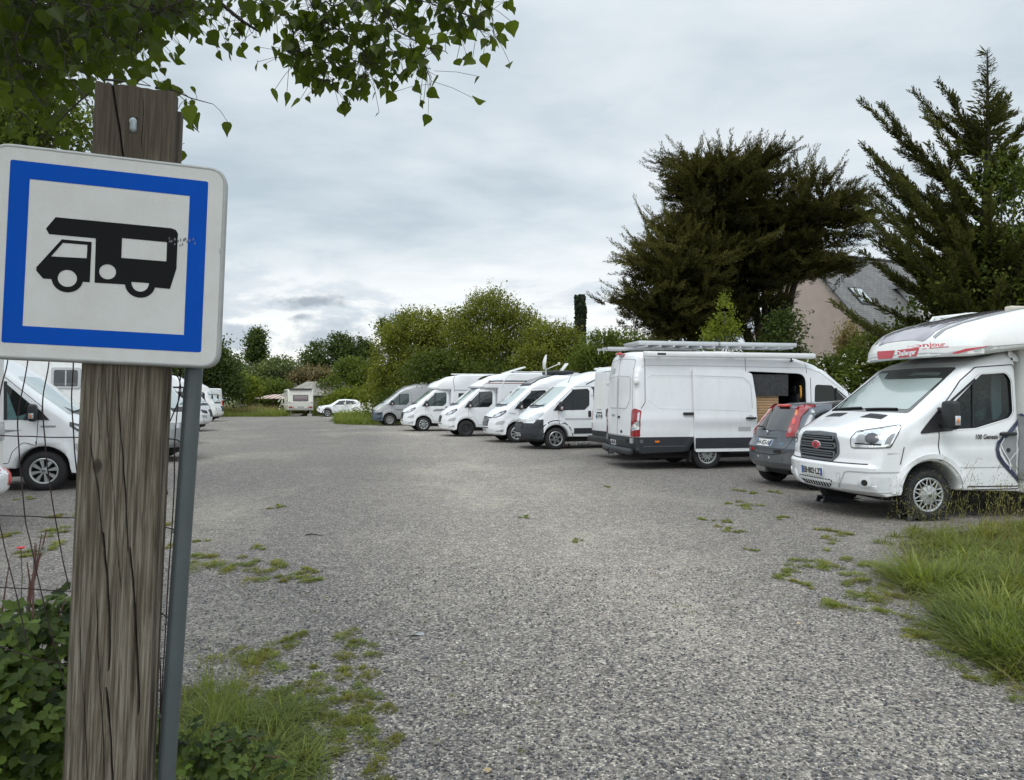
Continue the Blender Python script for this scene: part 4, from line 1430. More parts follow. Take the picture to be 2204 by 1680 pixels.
sk = obj('roof_skylight', csh.patch('T', fillet([(-.36, -.50, .10), (-.36, .50, .10), (-1.65, .66, .12), (-1.65, -.66, .12)]), .012, .01, .08), mat('smoked skylight with painted sky sheen', (.30, .29, .33), .06, 0, 1, .25, 3, coatr=.02), ch)  # pale base colour stands in for reflected sky
for yy in (-1, 1):
    obj('skylight_rail', csh.strip('T', [(-.42, yy * .58), (-1.0, yy * .72), (-1.85, yy * .80)], .05, .016, .012), STRIPE, sk)
rl = MB().tube([(-1.62, .88, 2.84), (-1.68, .90, 2.90), (-2.4, .92, 2.985), (-5.8, .92, 3.02)], .022)
for k in range(8):
    xx = -1.75 - .55 * k
    zz_ = 2.90 + .08 * min(1, k * .6 / .7)
    rl.box((xx, .90, zz_ - .01), (.10, .05, .07), .01)
obj('roof_rail', rl, WHITEP, ch)
rl2 = MB()
rl2.v = [(a, -b, c) for a, b, c in rl.v]
rl2.f = [tuple(reversed(q)) for q in rl.f]
obj('roof_rail', rl2, WHITEP, ch)
obj('roof_vent', MB().box((-1.62, .70, 2.845), (.30, .12, .07), .02), CREAMP, ch)
underbody(ch, -5.6, .5, .76, .25, .6)


def leveller(name_label, x, y):
    m = MB()
    f = R(190)
    for s in (-1, 1):
        prof = [(.0, 0), (.06, .0), (.09, .035), (.17, .035), (.20, 0), (.62, 0), (.62, .02), (.35, .07), (.28, .10), (.03, .10)]
        yy = s * .085
        b = len(m.v)
        m.v += [(p[0], yy - .012, p[1]) for p in prof] + [(p[0], yy + .012, p[1]) for p in prof]
        n = len(prof)
        m.f += [tuple(b + i for i in range(n)), tuple(b + n + i for i in reversed(range(n)))] + [(b + i, b + (i + 1) % n, b + n + (i + 1) % n, b + n + i) for i in range(n)]
    m.box((.155, 0, .095), (.25, .17, .012))
    m.box((.47, 0, .045), (.34, .17, .012), 0, Matrix.Translation((0, 0, 0)) @ Matrix.Identity(4))
    o = obj('levelling_ramp', m, GREYP, None, smooth=False)
    O = Vector((5.27, 10.23, 0))
    F, L = Vector((math.cos(f), math.sin(f), 0)), Vector((-math.sin(f), math.cos(f), 0))
    o.location = O + F * x + L * y
    o.rotation_euler = (0, 0, f + PI)
    tag(o, name_label, 'ramp', 'levelling ramps under the motorhome')
    return o


leveller('grey plastic levelling ramp by the wheel nearest the tall grass', .30, .86)
leveller('grey plastic levelling ramp half hidden under the motorhome bumper', .36, -.86)

# ---------------------------------------------------------------- grey hatchback between the vans
f8 = R(8)
NO = Vector((5.035, 13.11, 0)) + Vector((math.cos(f8), math.sin(f8), 0)) * .20
NW = 2.6
nv_ = vehicle('parked_car', 'slate grey hatchback with tall red tail lights and plate AN-923-NF', 'car', NO, 11, RG)
sil = [(-.56, .36, .06), (-.63, .46, .06), (-.645, .72, .05), (-.60, .80, .03), (-.565, .86, .06), (-.53, 1.03, .10), (-.20, 1.475, .12), (.1, 1.53, .4), (1.0, 1.57, .6), (1.6, 1.50, .5), (2.55, .98, .2), (3.15, .85, .25), (3.42, .62, .2), (3.44, .40, .1), (3.3, .24, .05)]
sil += [(p[0], p[1], 0) for p in reversed(arch(NW, .30, .345, 14, .27))] + [(p[0], p[1], 0) for p in reversed(arch(0, .30, .345, 14, .27))]


def ndef(x, y, z):
    s = 1.0
    if z > .95:
        s -= .19 * ((z - .95) / .6)
    if z < .5:
        s -= .05 * (.5 - z) / .3
    a = abs(y) / .84
    y0 = y
    y *= s
    if x < .2:
        x += sstep(.2, -.5, x) * (.20 * a ** 3)
    if x > 2:
        x -= .35 * a ** 2.5 * sstep(2, 3.4, x)
    if abs(y0) > .5 and z < .8:
        for cx in (0, NW):
            dd = math.hypot(x - cx, z - .30)
            y += math.copysign(.028 * math.exp(-((dd - .39) / .06) ** 2), y0)
    if z > 1.35:
        z -= .035 * a ** 2
    return x, y, z


pp = make_body(sil, .845, lambda x, z, n: .015 if z < .38 else (.12 if z > .8 else .10), ndef, cuts=[((0, 0, .73), (-.12, 0, 1))], classify=lambda c: 'bumper' if (c.z - .73 - .12 * c.x < 0 and c.x < -.30) else 'body', grid=.06, step=.06)
obj('body', pp['body'], SLATE, nv_)
obj('bumper', pp['bumper'], mat('dusty grey bumper', (.10, .11, .12), .42, 0, .4, .1, 3, dirt=.25), nv_)
sh = Shell(list(pp.values()))
hp = fillet([(-.60, .72, .06), (.60, .72, .06), (.66, .98, .04), (.56, 1.50, .04), (-.56, 1.50, .04), (-.66, .98, .04)], 4)
ht = obj('tailgate', sh.patch('B', hp, .004, .01, .06), SLATE, nv_)
obj('tailgate_seam', sh.strip('B', [p[:] for p in hp], .014, .003, 0, True), SEAM, ht)
rw = fillet([(-.55, 1.03, .06), (.55, 1.03, .06), (.50, 1.42, .05), (0, 1.455, .2), (-.50, 1.42, .05)], 4)
obj('rear_window', sh.patch('B', rw, .008, .006, .06), GLASS, ht)
obj('rear_wiper', MB().tube([(-.58, .02, 1.03), (-.60, .02, 1.06), (-.575, .08, 1.085), (-.55, .34, 1.09)], .014), BLACKP, ht)
obj('badge', MB().lathe([(.042, 0), (.042, .012), (.03, .016)], 22, Matrix.Translation((-.565, 0, .985)) @ Matrix.Rotation(PI / 2, 4, 'Z')), CHROME, ht)
obj('plate_recess', sh.patch('B', fillet([(-.33, .74, .03), (.33, .74, .03), (.33, .90, .04), (-.33, .90, .04)]), .006, 0, .06), SLATE, ht)
obj('recess_shadow_strip', sh.strip('B', [(-.31, .895), (.31, .895)], .014, .012, .0), BLACKP, ht)
number_plate(sh, ht, 'B', .03, .805, 'AN-923-NF', .50, .115, .014, True)
obj('model_lettering', sh.text('B', 'NOTE', (.55, .87), .055, .010, 0, True), CHROME, ht, smooth=False)
obj('engine_lettering', sh.text('B', 'dCi', (-.47, .81), .06, .010, .2, True), mat('blue chrome', (.2, .4, .5), .3, .6), ht, smooth=False)
for sg in (1, -1):
    s = 'L' if sg > 0 else 'R'
    fr = 'B' + s
    a_ = lambda x, y: (x + y) * S2      # corner coordinate
    c0 = a_(-.45, .66)
    tl = fillet([(c0 - .15, .92, .02), (c0 + .08, .95, .04), (c0 + .07, 1.10, .05), (c0 + .09, 1.30, .08), (c0 + .22, 1.44, .03), (c0 + .10, 1.49, .02), (c0 - .03, 1.465, .02), (c0 - .05, 1.33, .03), (c0 - .11, 1.10, .03)], 4)
    t_ = obj('tail_light', sh.patch(fr, tl, .016, .02, .035), REDL, nv_)
    obj('turn_lens', sh.patch(fr, circ(c0 - .01, 1.36, .028, 16, .055), .022, .004, .03), AMBER, t_)
    obj('stop_lens', sh.patch(fr, circ(c0 - .03, 1.21, .035, 16, .06), .022, .004, .03), REDL2, t_)
    obj('reversing_lens', sh.patch(fr, circ(c0 - .065, 1.04, .04, 16, .065), .022, .004, .03), REDL2, t_)
    obj('reversing_glass', sh.patch(fr, circ(c0 - .075, 1.045, .022, 14, .045), .028, 0, .03), GREYMETAL, t_)
    obj('light_wing', sh.patch(s, [(-.30, 1.405), (.06, 1.475), (.48, 1.51), (.46, 1.53), (-.15, 1.50)], .008, .01, .06), REDL, t_)
    obj('quarter_window', sh.patch(s, fillet([(-.16, 1.345, .05), (.25, 1.40, .03), (.30, 1.02, .05), (.10, 1.03, .05)], 4), .006, .006, .06), GLASS, nv_)
    rd = fillet([(.30, .98, .02), (.36, 1.42, .06), (1.05, 1.44, .03), (1.05, .45, .03), (.45, .45, .05), (.34, .70, .1)], 4)
    obj('door_seam', sh.strip(s, [p[:] for p in rd], .012, .003, 0, True), SEAM, nv_)
    obj('rear_side_window', sh.patch(s, fillet([(.42, 1.05, .04), (.44, 1.39, .05), (1.0, 1.41, .03), (1.0, 1.03, .03)], 4), .006, .006, .06), GLASS, nv_)
    obj('front_side_window', sh.patch(s, fillet([(1.08, 1.03, .03), (1.08, 1.41, .03), (1.55, 1.38, .1), (2.15, 1.02, .05)], 4), .006, .006, .06), GLASS, nv_)
    obj('body_crease', sh.strip(s, [(-.38, .93), (1.1, .95)], .010, .003), LIGHTGREY if False else SLATE, nv_)
    obj('bumper_reflector', sh.patch('B', fillet([(sg * .32, .635, .01), (sg * .52, .645, .01), (sg * .50, .70, .01), (sg * .34, .69, .01)]), .008, .006, .04), REDL2 if sg > 0 else BLACKP, nv_)
    for k in (.18, .52):
        obj('parking_sensor', sh.patch('B', circ(sg * k, .54, .018, 12), .006, .004, .03), WHITEP if k == .18 else MIDGREYP, nv_)
    for x in (0, NW):
        wheel(nv_, x, sg * .80, 'note', r=.30, side=sg)
    door_mirror(nv_, 1.95, .76, 1.06, sg, .16, .14, False)
obj('high_brake_light', MB().box((-.225, 0, 1.475), (.10, .34, .055), .025, None, 3), REDL2, nv_)
obj('bumper_step', sh.strip('B', [(-.62, .66), (-.3, .60), (.3, .60), (.62, .66)], .012, .004), BLACKP, nv_)
obj('aerial', MB().tube([(1.25, 0, 1.56), (1.16, 0, 1.60), (.98, 0, 2.02)], [.016, .008, .004]), BLACKP, nv_)
obj('windscreen', sh.patch('T', fillet([(1.75, -.48, .05), (1.75, .48, .05), (2.45, .60, .05), (2.45, -.60, .05)]), .006, 0, .08), GLASSG, nv_)
underbody(nv_, -.45, 3.2, .50, .25, .5)
obj('exhaust_box', MB().box((-.40, .35, .30), (.20, .32, .12), .03), STEELW, nv_)

# ---------------------------------------------------------------- left row
o = from_wheel((95, 1057), 17, .95, -1)
lv2, sh = make_duc('camper_van', 'white camper van with teal window curtains and silver wheel trims behind the wooden post', 'camper van', o, 17, LG,
                   WHITE, None, None, 'blade', True, -5.0, plate=None, grille='bars', sideglass=TEALCURT)
for s in 'LR':
    obj('grey_wedge', sh.patch(s, [(-.30, 1.06), (-1.0, 1.10), (-1.28, 1.10), (-1.28, 1.0), (-.75, 1.0)], .009, 0, .08), STRIPE, lv2)
    obj('wing_badge', sh.strip(s, [(-.04, 1.12), (.19, 1.12)], .03, .006), STRIPE, lv2)
    obj('front_curtain_gap', sh.patch(s, [(-.10, 1.40), (-.61, 1.90), (-.40, 1.30)], .016, 0, .06), GLASS, lv2)

# the pale corner at the picture's left edge: back end of a motorhome
le = vehicle('motorhome', 'white motorhome back end with a red tail light at the left edge of the view', 'motorhome', (-9.60, 8.0), 187, LG)
sil = [(-3.0, .50, .05), (-3.02, 2.8, .15), (2.0, 2.8, .3), (2.4, 2.0, .2), (3.0, 1.0, .2), (3.2, .4, .1)]
sil += [(p[0], p[1], 0) for p in reversed(arch(2.0, .35, .43, 10, .42))] + [(p[0], p[1], 0) for p in reversed(arch(-1.2, .35, .43, 10, .45))]
pp = make_body(sil, 1.1, lambda x, z, n: .02 if z < .5 else .06, None, grid=.2, step=.2)
obj('body', pp['body'], WHITE2, le)
rb = make_body([(-3.17, .36, .1), (-3.19, .62, .12), (-3.02, .76, .03), (-2.6, .74, .02), (-2.6, .40, .02)], 1.17, lambda x, z, n: .05, lambda x, y, z: (x + .16 * (abs(y) / 1.17) ** 6, y, z), grid=.1, step=.06)
obj('rear_bumper', rb['body'], WHITE, le)
shb = Shell([rb['body'], pp['body']])
for sg, s in ((1, 'BL'), (-1, 'BR')):
    a0 = (-3.10 + 1.08) * S2 + .10
    obj('tail_light', shb.patch(s, fillet([(a0 - .10, .47, .04), (a0 + .08, .47, .04), (a0 + .10, .66, .05), (a0 - .06, .68, .05)]), .012, .02, .03), REDL2, le)
    obj('side_tail_lens', shb.patch('L' if sg > 0 else 'R', fillet([(-3.15, .46, .03), (-2.95, .46, .05), (-2.95, .70, .06), (-3.15, .70, .03)]), .012, .02, .03), REDL2, le)
    obj('side_lamp', shb.patch('B', rect(min(sg * .95, sg * 1.05), 1.05, max(sg * .95, sg * 1.05), 1.30), .02, .02, .05, rnd=.02), LAMP, le)
    for x in (2.0, -1.2):
        wheel(le, x, sg * 1.0, 'black', side=sg)
underbody(le, -2.5, 2.9)


def a_class(name, label, origin, phi, h=2.85, xr=-6.2, front_m=WHITE, low_m=None, dark=False, group=LG, eyes=False, wb=4.0):
    """integrated motorhome: flat tall nose, big windscreen"""
    r = vehicle(name, label, 'motorhome', origin, phi, group)
    s_ = [(.80, .36, .08), (.98, .50, .15), (1.0, .85, .2), (.86, 1.25, .12), (.72, 1.42, .10), (.16, 2.10, .12), (-.05, 2.45, .25), (-.6, 2.72, .4), (-1.6, h, .5), (xr, h, .15), (xr, .5, .1), (xr + .1, .38, .05)]
    s_ += [(p[0], p[1], 0) for p in arch(-wb, .35, .43, 12, .40)] + [(p[0], p[1], 0) for p in arch(0, .35, .43, 12, .40)]

    def d(x, y, z):
        a = abs(y) / 1.12
        x -= .42 * a ** 3 * sstep(-.7, .6, x)
        if z > 1.4:
            y *= 1 - .05 * (z - 1.4)
        return x, y, z
    zc = 1.0
    p_ = make_body(s_, 1.12, lambda x, z, n: .02 if z < .42 else (.10 if x > -1 else .08), d, cuts=[((0, 0, zc), (0, 0, 1)), ((-.9, 0, 0), (1, 0, 0))],
                   classify=lambda c: 'bumper' if c.z < zc and c.x > -.9 else 'body', grid=.12, step=.10)
    obj('body', p_['body'], front_m, r)
    obj('bumper', p_['bumper'], low_m or front_m, r)
    sh = Shell(list(p_.values()))
    obj('windscreen', sh.patch('WS', fillet([(-.92, .92, .1), (.92, .92, .1), (.86, 2.05, .12), (-.86, 2.05, .12)]), .008, .01, .09), SCREEN, r)
    obj('screen_band', sh.patch('F', [(-.95, 1.27), (.95, 1.27), (.95, 1.40), (-.95, 1.40)], .006, 0, .08), GREYP, r)
    for y0 in (-.5, .15):
        obj('wiper', sh.strip('WS', [(y0, .96), (y0 + .55, 1.02)], .03, .03, .02), BLACKP, r)
    for s in 'LR':
        sg = 1 if s == 'L' else -1
        obj('cab_window', sh.patch(s, fillet([(.02, 1.40, .05), (-.12, 1.95, .08), (-1.2, 1.95, .08), (-1.2, 1.40, .08)]), .010, .01, .08), GLASS, r)
        w_ = obj('side_window', sh.patch(s, rect(-4.3, 1.30, -3.2, 1.95), .02, .02, .12, rnd=.06), LIGHTGREY, r)
        obj('window_pane', sh.patch(s, rect(-4.23, 1.37, -3.27, 1.88), .024, 0, .12, rnd=.05), GLASS, w_)
        obj('window_bar', sh.strip(s, [(-3.75, 1.38), (-3.75, 1.87)], .04, .028), LIGHTGREY, w_)
        fl = 'F' + s
        if eyes:
            for a_, rr in ((.22, .075), (.0, .06), (-.14, .055)):
                obj('headlight', sh.patch(fl, circ(a_, .93, rr, 18), .014, .012, .04), LAMP, r)
        else:
            obj('headlight', sh.patch(fl, fillet([(-.15, .88, .03), (.22, .93, .03), (.30, 1.10, .03), (-.10, 1.02, .03)]), .012, .012, .05), LAMPDK if dark else LAMP, r)
            obj('bumper_pod', sh.patch(fl, fillet([(-.1, .66, .03), (.2, .68, .03), (.26, .82, .03), (-.06, .80, .03)]), .006, .0, .05), LAMP, r)
        obj('fog_lamp', sh.patch(fl, circ(.12, .55, .05, 14), .012, .01, .04), LAMP, r)
        for x in (0, -wb):
            wheel(r, x, sg * 1.03, 'blade', side=sg)
        m = MB().box((.45, sg * 1.22, 1.75), (.10, .20, .32), .04).box((.30, sg * 1.08, 1.92), (.30, .16, .05), .02)
        obj('door_mirror', m, BLACKP, r)
    obj('grille', sh.patch('F', fillet([(-.42, .72, .04), (.42, .72, .04), (.50, 1.08, .04), (-.50, 1.08, .04)]), .008, .01, .06), BLACKP, r)
    obj('roof_vent', MB().box((-1.6, 0, h + .06), (.7, .7, .14), .05), WHITEP, r)
    underbody(r, xr + .5, .6)
    return r, sh


# near integrated motorhome with silver skirt, its nose right of the post
a1, a1s = a_class('motorhome', 'white integrated motorhome with silver lower nose seen right of the wooden post', (-9.35, 18.7), 14, 2.85, -6.4, WHITE2, mat('silver front bumper', (.33, .345, .35), .4, .3, .4, .05, 2), eyes=True)
for s in 'LR':
    w_ = obj('upper_window', a1s.patch(s, rect(-2.10, 1.85, -1.46, 2.36), .02, .02, .1, rnd=.06), LIGHTGREY, a1)
    obj('window_pane', a1s.patch(s, rect(-2.04, 1.91, -1.52, 2.30), .024, 0, .1, rnd=.05), GLASS, w_)
    obj('window_bar', a1s.strip(s, [(-1.78, 1.92), (-1.78, 2.29)], .03, .028), LIGHTGREY, w_)
o = Vector((-12.3, 25.2, 0))
l4, _ = make_duc('motorhome', 'white low profile motorhome whose cab mirror shows right of the post', 'motorhome', o, 17, LG, WHITE, None, None, 'blade', False, -6.0,
                 coach=low_profile(-6.2, 2.85, -.30, 2.12), plate=None)
a2, _ = a_class('motorhome', 'white motorhome with a big dark grille just right of the grey pole', (-15.95, 35.2), 16, 2.85, -6.2, WHITE, None, True)
a3, _ = a_class('motorhome', 'white motorhome with round lamps, last but one in the left row', (-21.6, 50.5), 14, 2.75, -6.0, WHITE2, WHITE2, eyes=True)
fv = vehicle('panel_van', 'white van parked tail out with a tall red tail light, last of the left row', 'van', (-26.3, 61.0), 160, LG)
sil = [(-1.0, .42, .05), (-1.02, .9, .1), (-.95, 2.5, .2), (4.2, 2.5, .5), (4.6, 2.2, .4), (5.6, 1.35, .2), (6.0, .95, .1), (6.0, .4, .05)]
sil += [(p[0], p[1], 0) for p in reversed(arch(4.0, .35, .43, 12, .42))] + [(p[0], p[1], 0) for p in reversed(arch(0, .35, .43, 12, .42))]
pp = make_body(sil, 1.02, lambda x, z, n: .02 if z < .45 else .10, bx_def, grid=.2, step=.15)
obj('body', pp['body'], WHITE, fv)
sh = Shell(list(pp.values()))
for sg, s in ((1, 'BL'), (-1, 'BR')):
    a0 = (-1.0 + .95) * S2
    obj('tail_light', sh.patch(s, rect(a0 - .10, .85, a0 + .08, 1.45), .015, .02, .05, rnd=.03), REDL2, fv)
    obj('door_inset', sh.patch('B', rect(min(sg * .08, sg * .78), 1.35, max(sg * .08, sg * .78), 2.2), .012, .01, .1, rnd=.08), LIGHTGREY if False else WHITE2, fv)
    obj('door_seam', sh.strip('B', [(sg * .86, .6), (sg * .84, 2.35), (sg * .02, 2.38)], .03, .004), SEAM, fv)
    for x in (0, 4.0):
        wheel(fv, x, sg * .96, 'steel', side=sg)
obj('rear_step', MB().box((-1.10, 0, .48), (.2, 1.7, .2), .04), BLACKP, fv)
obj('script_decal', sh.strip('B', [(-.2, 1.75), (-.5, 1.95), (-.7, 1.85)], .03, .02), DKSTRIPE, fv)
obj('side_swirl', sh.strip('L', [(-.3, 1.4), (.2, 1.9), (.9, 1.95), (1.2, 1.7)], .05, .006), DKSTRIPE, fv)
underbody(fv, -.6, 5.4)

# ---------------------------------------------------------------- old caravan and white crossover at the far end
cv_ = vehicle('caravan', 'old cream caravan with a brown rear window standing at the far edge of the gravel', 'caravan', (-20.2, 67.15), 112, 'vehicles at the far end')
sil = [(-2.1, .55, .05), (-2.15, 1.3, .15), (-2.02, 2.30, .3), (-1.8, 2.50, .12), (2.2, 2.50, .3), (2.45, 1.6, .3), (2.3, .55, .1)]
pp = make_body(sil, 1.13, lambda x, z, n: .02 if z < .6 else .06, None, grid=.2, step=.15)
obj('body', pp['body'], OLDWHITE, cv_)
sh = Shell(list(pp.values()))
wf = obj('rear_window', sh.patch('B', rect(-.68, 1.38, .68, 1.95), .02, .02, .15, rnd=.08), mat('brown window rubber', (.06, .045, .045), .6), cv_)
obj('window_pane', sh.patch('B', rect(-.62, 1.44, .62, 1.89), .024, 0, .15, rnd=.06), mat('brown acrylic pane', (.21, .165, .17), .15, 0, .6, .15, 9), wf)
obj('curtain_band', sh.patch('B', rect(-.60, 1.45, .60, 1.63), .028, 0, .15), mat('curtain behind acrylic', (.13, .09, .095), .3, 0, .6, .5, 22), wf)
for z in (2.0, 1.16, .98, .86):
    obj('panel_joint', sh.strip('B', [(-1.05, z), (1.05, z)], .018, .004), LIGHTGREY, cv_)
obj('lower_skirt', sh.patch('B', rect(-1.08, .58, 1.08, .74), .02, .02, .2), mat('grey lower skirt', (.36, .36, .33), .6, 0, 0, .1, 3, dirt=.2), cv_)
for sg in (1, -1):
    obj('tail_light', sh.patch('B', rect(min(sg * .74, sg * 1.06), .77, max(sg * .74, sg * 1.06), .90), .02, .02, .1), REDL, cv_)
    obj('triangle_reflector', sh.patch('B', [(sg * .58, .76), (sg * .72, .76), (sg * .65, .90)], .02, .01, .1), REDL2, cv_)
    obj('grab_handle', sh.patch('B', rect(min(sg * .90, sg * 1.06), 1.28, max(sg * .90, sg * 1.06), 1.32), .04, .04, .1), GREYMETAL, cv_)
    obj('corner_steady', MB().box((-1.9, sg * .85, .29), (.08, .08, .58)), GREYMETAL, cv_)
    wheel(cv_, 0, sg * 1.02, 'steel', r=.31, side=sg)
    wv = obj('side_window', sh.patch('L' if sg > 0 else 'R', rect(-1.7, 1.35, -.6, 1.95), .02, .02, .15, rnd=.06), GLASS, cv_)
number_plate(sh, cv_, 'B', 0, .845, 'BJ-608-NK', .52, .12, .02, True)
obj('roof_edge', MB().box((-1.6, 0, 2.53), (1.2, 2.1, .04), .01), mat('dark roof felt', (.06, .06, .06), .9), cv_)
obj('awning_rail', MB().box((.2, 1.15, 2.35), (4.0, .03, .05)), GREYMETAL, cv_)
pile = MB()
for k in range(3):
    pile.box((-19.9 + .1 * k, 65.0, .06 + k * .07), (1.1, .4, .06), .01)
tag(obj('plank_stack', pile, mat('weathered planks', (.22, .2, .17), .8), smooth=False), 'small stack of weathered planks lying under the caravan', 'planks')
blk = MB().box((-18.5, 65.0, .12), (.4, .2, .24), .01)
tag(obj('concrete_block', blk, mat('concrete block', (.32, .31, .29), .9), smooth=False), 'grey concrete block beside the caravan corner leg', 'block')

jo = from_wheel((704.6, 897.8), 198, .78)
jk = vehicle('parked_car', 'white crossover car with black grille parked in long grass beside the caravan', 'car', jo, 198, 'vehicles at the far end')
sil = [(.72, .22, .05), (.84, .34, .08), (.88, .58, .1), (.84, .80, .12), (.70, .95, .15), (-.25, 1.07, .12), (-.95, 1.52, .25), (-1.6, 1.575, .4), (-2.6, 1.50, .3), (-3.05, 1.12, .2), (-3.22, .98, .1), (-3.28, .60, .1), (-3.2, .34, .08)]
sil += [(p[0], p[1], 0) for p in arch(-2.53, .34, .40, 14, .28)] + [(p[0], p[1], 0) for p in arch(0, .34, .40, 14, .28)]


def jdef(x, y, z):
    s = 1.0
    if z > 1.0:
        s -= .22 * (z - 1.0) / .55
    a = abs(y) / .87
    y0 = y
    y *= s
    if abs(y0) > .4 and z < 1.05:
        for cx in (0, -2.53):
            dd = math.hypot(x - cx, z - .40)
            y += math.copysign(.06 * math.exp(-((dd - .50) / .12) ** 2), y0)
    x -= .30 * a ** 2.6 * sstep(.0, .85, x)
    if x < -2.4:
        x += .25 * a ** 3 * sstep(-2.4, -3.2, x)
    return x, y, z


pp = make_body(sil, .86, lambda x, z, n: .015 if z < .36 else .13, jdef, cuts=[((0, 0, .36), (0, 0, 1))], classify=lambda c: 'lower_cladding' if c.z < .40 and (c.x > .41 or c.z < .36) else 'body', grid=.07, step=.07)
obj('body', pp['body'], WHITE, jk)
obj('lower_cladding', pp['lower_cladding'], BLACKP, jk)
sh = Shell(list(pp.values()))
for s in 'LR':
    sg = 1 if s == 'L' else -1
    obj('front_side_window', sh.patch(s, fillet([(-.55, 1.06, .05), (-1.05, 1.42, .06), (-1.55, 1.47, .02), (-1.55, 1.08, .02)]), .008, .006, .06), GLASS, jk)
    obj('rear_side_window', sh.patch(s, fillet([(-1.60, 1.08, .02), (-1.60, 1.47, .02), (-2.35, 1.42, .05), (-2.55, 1.25, .05), (-2.4, 1.12, .05)]), .008, .006, .06), GLASS, jk)
    obj('door_seam', sh.strip(s, [(-.55, 1.05), (-.52, .45), (-1.5, .40), (-1.57, 1.06)], .014, .004), SEAM, jk)
    obj('arch_cladding', sh.strip(s, [(math.cos(R(q)) * .43, .34 + math.sin(R(q)) * .43) for q in range(0, 181, 9)], .06, .010, .01), BLACKP, jk)
    obj('arch_cladding', sh.strip(s, [(-2.53 + math.cos(R(q)) * .43, .34 + math.sin(R(q)) * .43) for q in range(0, 181, 9)], .06, .010, .01), BLACKP, jk)
    obj('door_handle', sh.strip(s, [(-1.35, .98), (-1.50, .99)], .03, .02, .02), WHITE, jk)
    m = MB().box((-.62, sg * .93, 1.10), (.14, .20, .14), .05, None, 3)
    obj('door_mirror', m, WHITE, jk)
    fl = 'F' + s
    obj('round_headlight', sh.patch(fl, circ(.02, .70, .09, 22), .014, .015, .03), LAMP, jk)
    obj('upper_lamp', sh.patch(fl, fillet([(-.12, .84, .02), (.20, .90, .02), (.30, .97, .02), (.10, .93, .02)]), .010, .01, .04), LAMPDK, jk)
    obj('tail_light', sh.patch(s, fillet([(-2.85, 1.05, .02), (-3.1, 1.0, .02), (-2.98, .92, .02)]), .012, .01, .04), REDL2, jk)
    for x in (0, -2.53):
        wheel(jk, x, sg * .83, 'juke', r=.34, side=sg)
g = obj('grille', sh.patch('F', fillet([(-.40, .72, .03), (.40, .72, .03), (.52, .86, .03), (-.52, .86, .03)]), .008, .01, .05), BLACKP, jk)
obj('grille_chevron', sh.strip('F', [(-.22, .86), (-.08, .73), (.08, .73), (.22, .86)], .035, .016, .01), CHROME, g)
obj('windscreen', sh.patch('T', fillet([(-.36, -.66, .05), (-.28, 0, .2), (-.36, .66, .05), (-.98, .56, .05), (-.98, -.56, .05)]), .008, 0, .08), SCREEN, jk)
obj('plate_holder', sh.patch('F', rect(-.26, .56, .26, .66), .012, .01, .08), PLATE, jk)
obj('lower_grille', sh.patch('F', rect(-.50, .40, .50, .52), .006, 0, .06, rnd=.03), BLACKP, jk)
underbody(jk, -2.9, .6, .66, .2, .55)
# ================================================================ vegetation
def unit(v):
    return v / np.maximum(np.linalg.norm(v, axis=-1, keepdims=True), 1e-9)


def rdir(n, up=0):
    v = rng.normal(size=(n, 3))
    v[:, 2] += up
    return unit(v)


QUAD = (np.array([(0, 0, 0), (-.5, .5, .10), (0, 1, 0), (.5, .5, .10)]), [(0, 3, 2, 1)])
OVAL = (np.array([(0, 0, 0), (.36, .22, .07), (.44, .5, .09), (.26, .82, .05), (0, 1, -.04), (-.26, .82, .05), (-.44, .5, .09), (-.36, .22, .07)]), [(0, 1, 2, 3, 4), (0, 4, 5, 6, 7)])
POPLAR = (np.array([(0, 0, 0), (.30, .02, .04), (.50, .22, .10), (.40, .50, .09), (.16, .80, .03), (0, 1.12, -.08), (-.16, .80, .03), (-.40, .50, .09), (-.50, .22, .10), (-.30, .02, .04)]), [(0, 1, 2, 3, 4, 5), (0, 5, 6, 7, 8, 9)])
SERR = (np.array([(0, 0, 0), (.2, .05, .02), (.42, .22, .09), (.36, .28, .07), (.50, .45, .11), (.40, .52, .08), (.40, .70, .08), (.24, .76, .04), (0, 1.08, -.05),
                  (-.24, .76, .04), (-.40, .70, .08), (-.40, .52, .08), (-.50, .45, .11), (-.36, .28, .07), (-.42, .22, .09), (-.2, .05, .02)]), [(0, 1, 2, 3, 4, 5, 6, 7, 8), (0, 8, 9, 10, 11, 12, 13, 14, 15)])


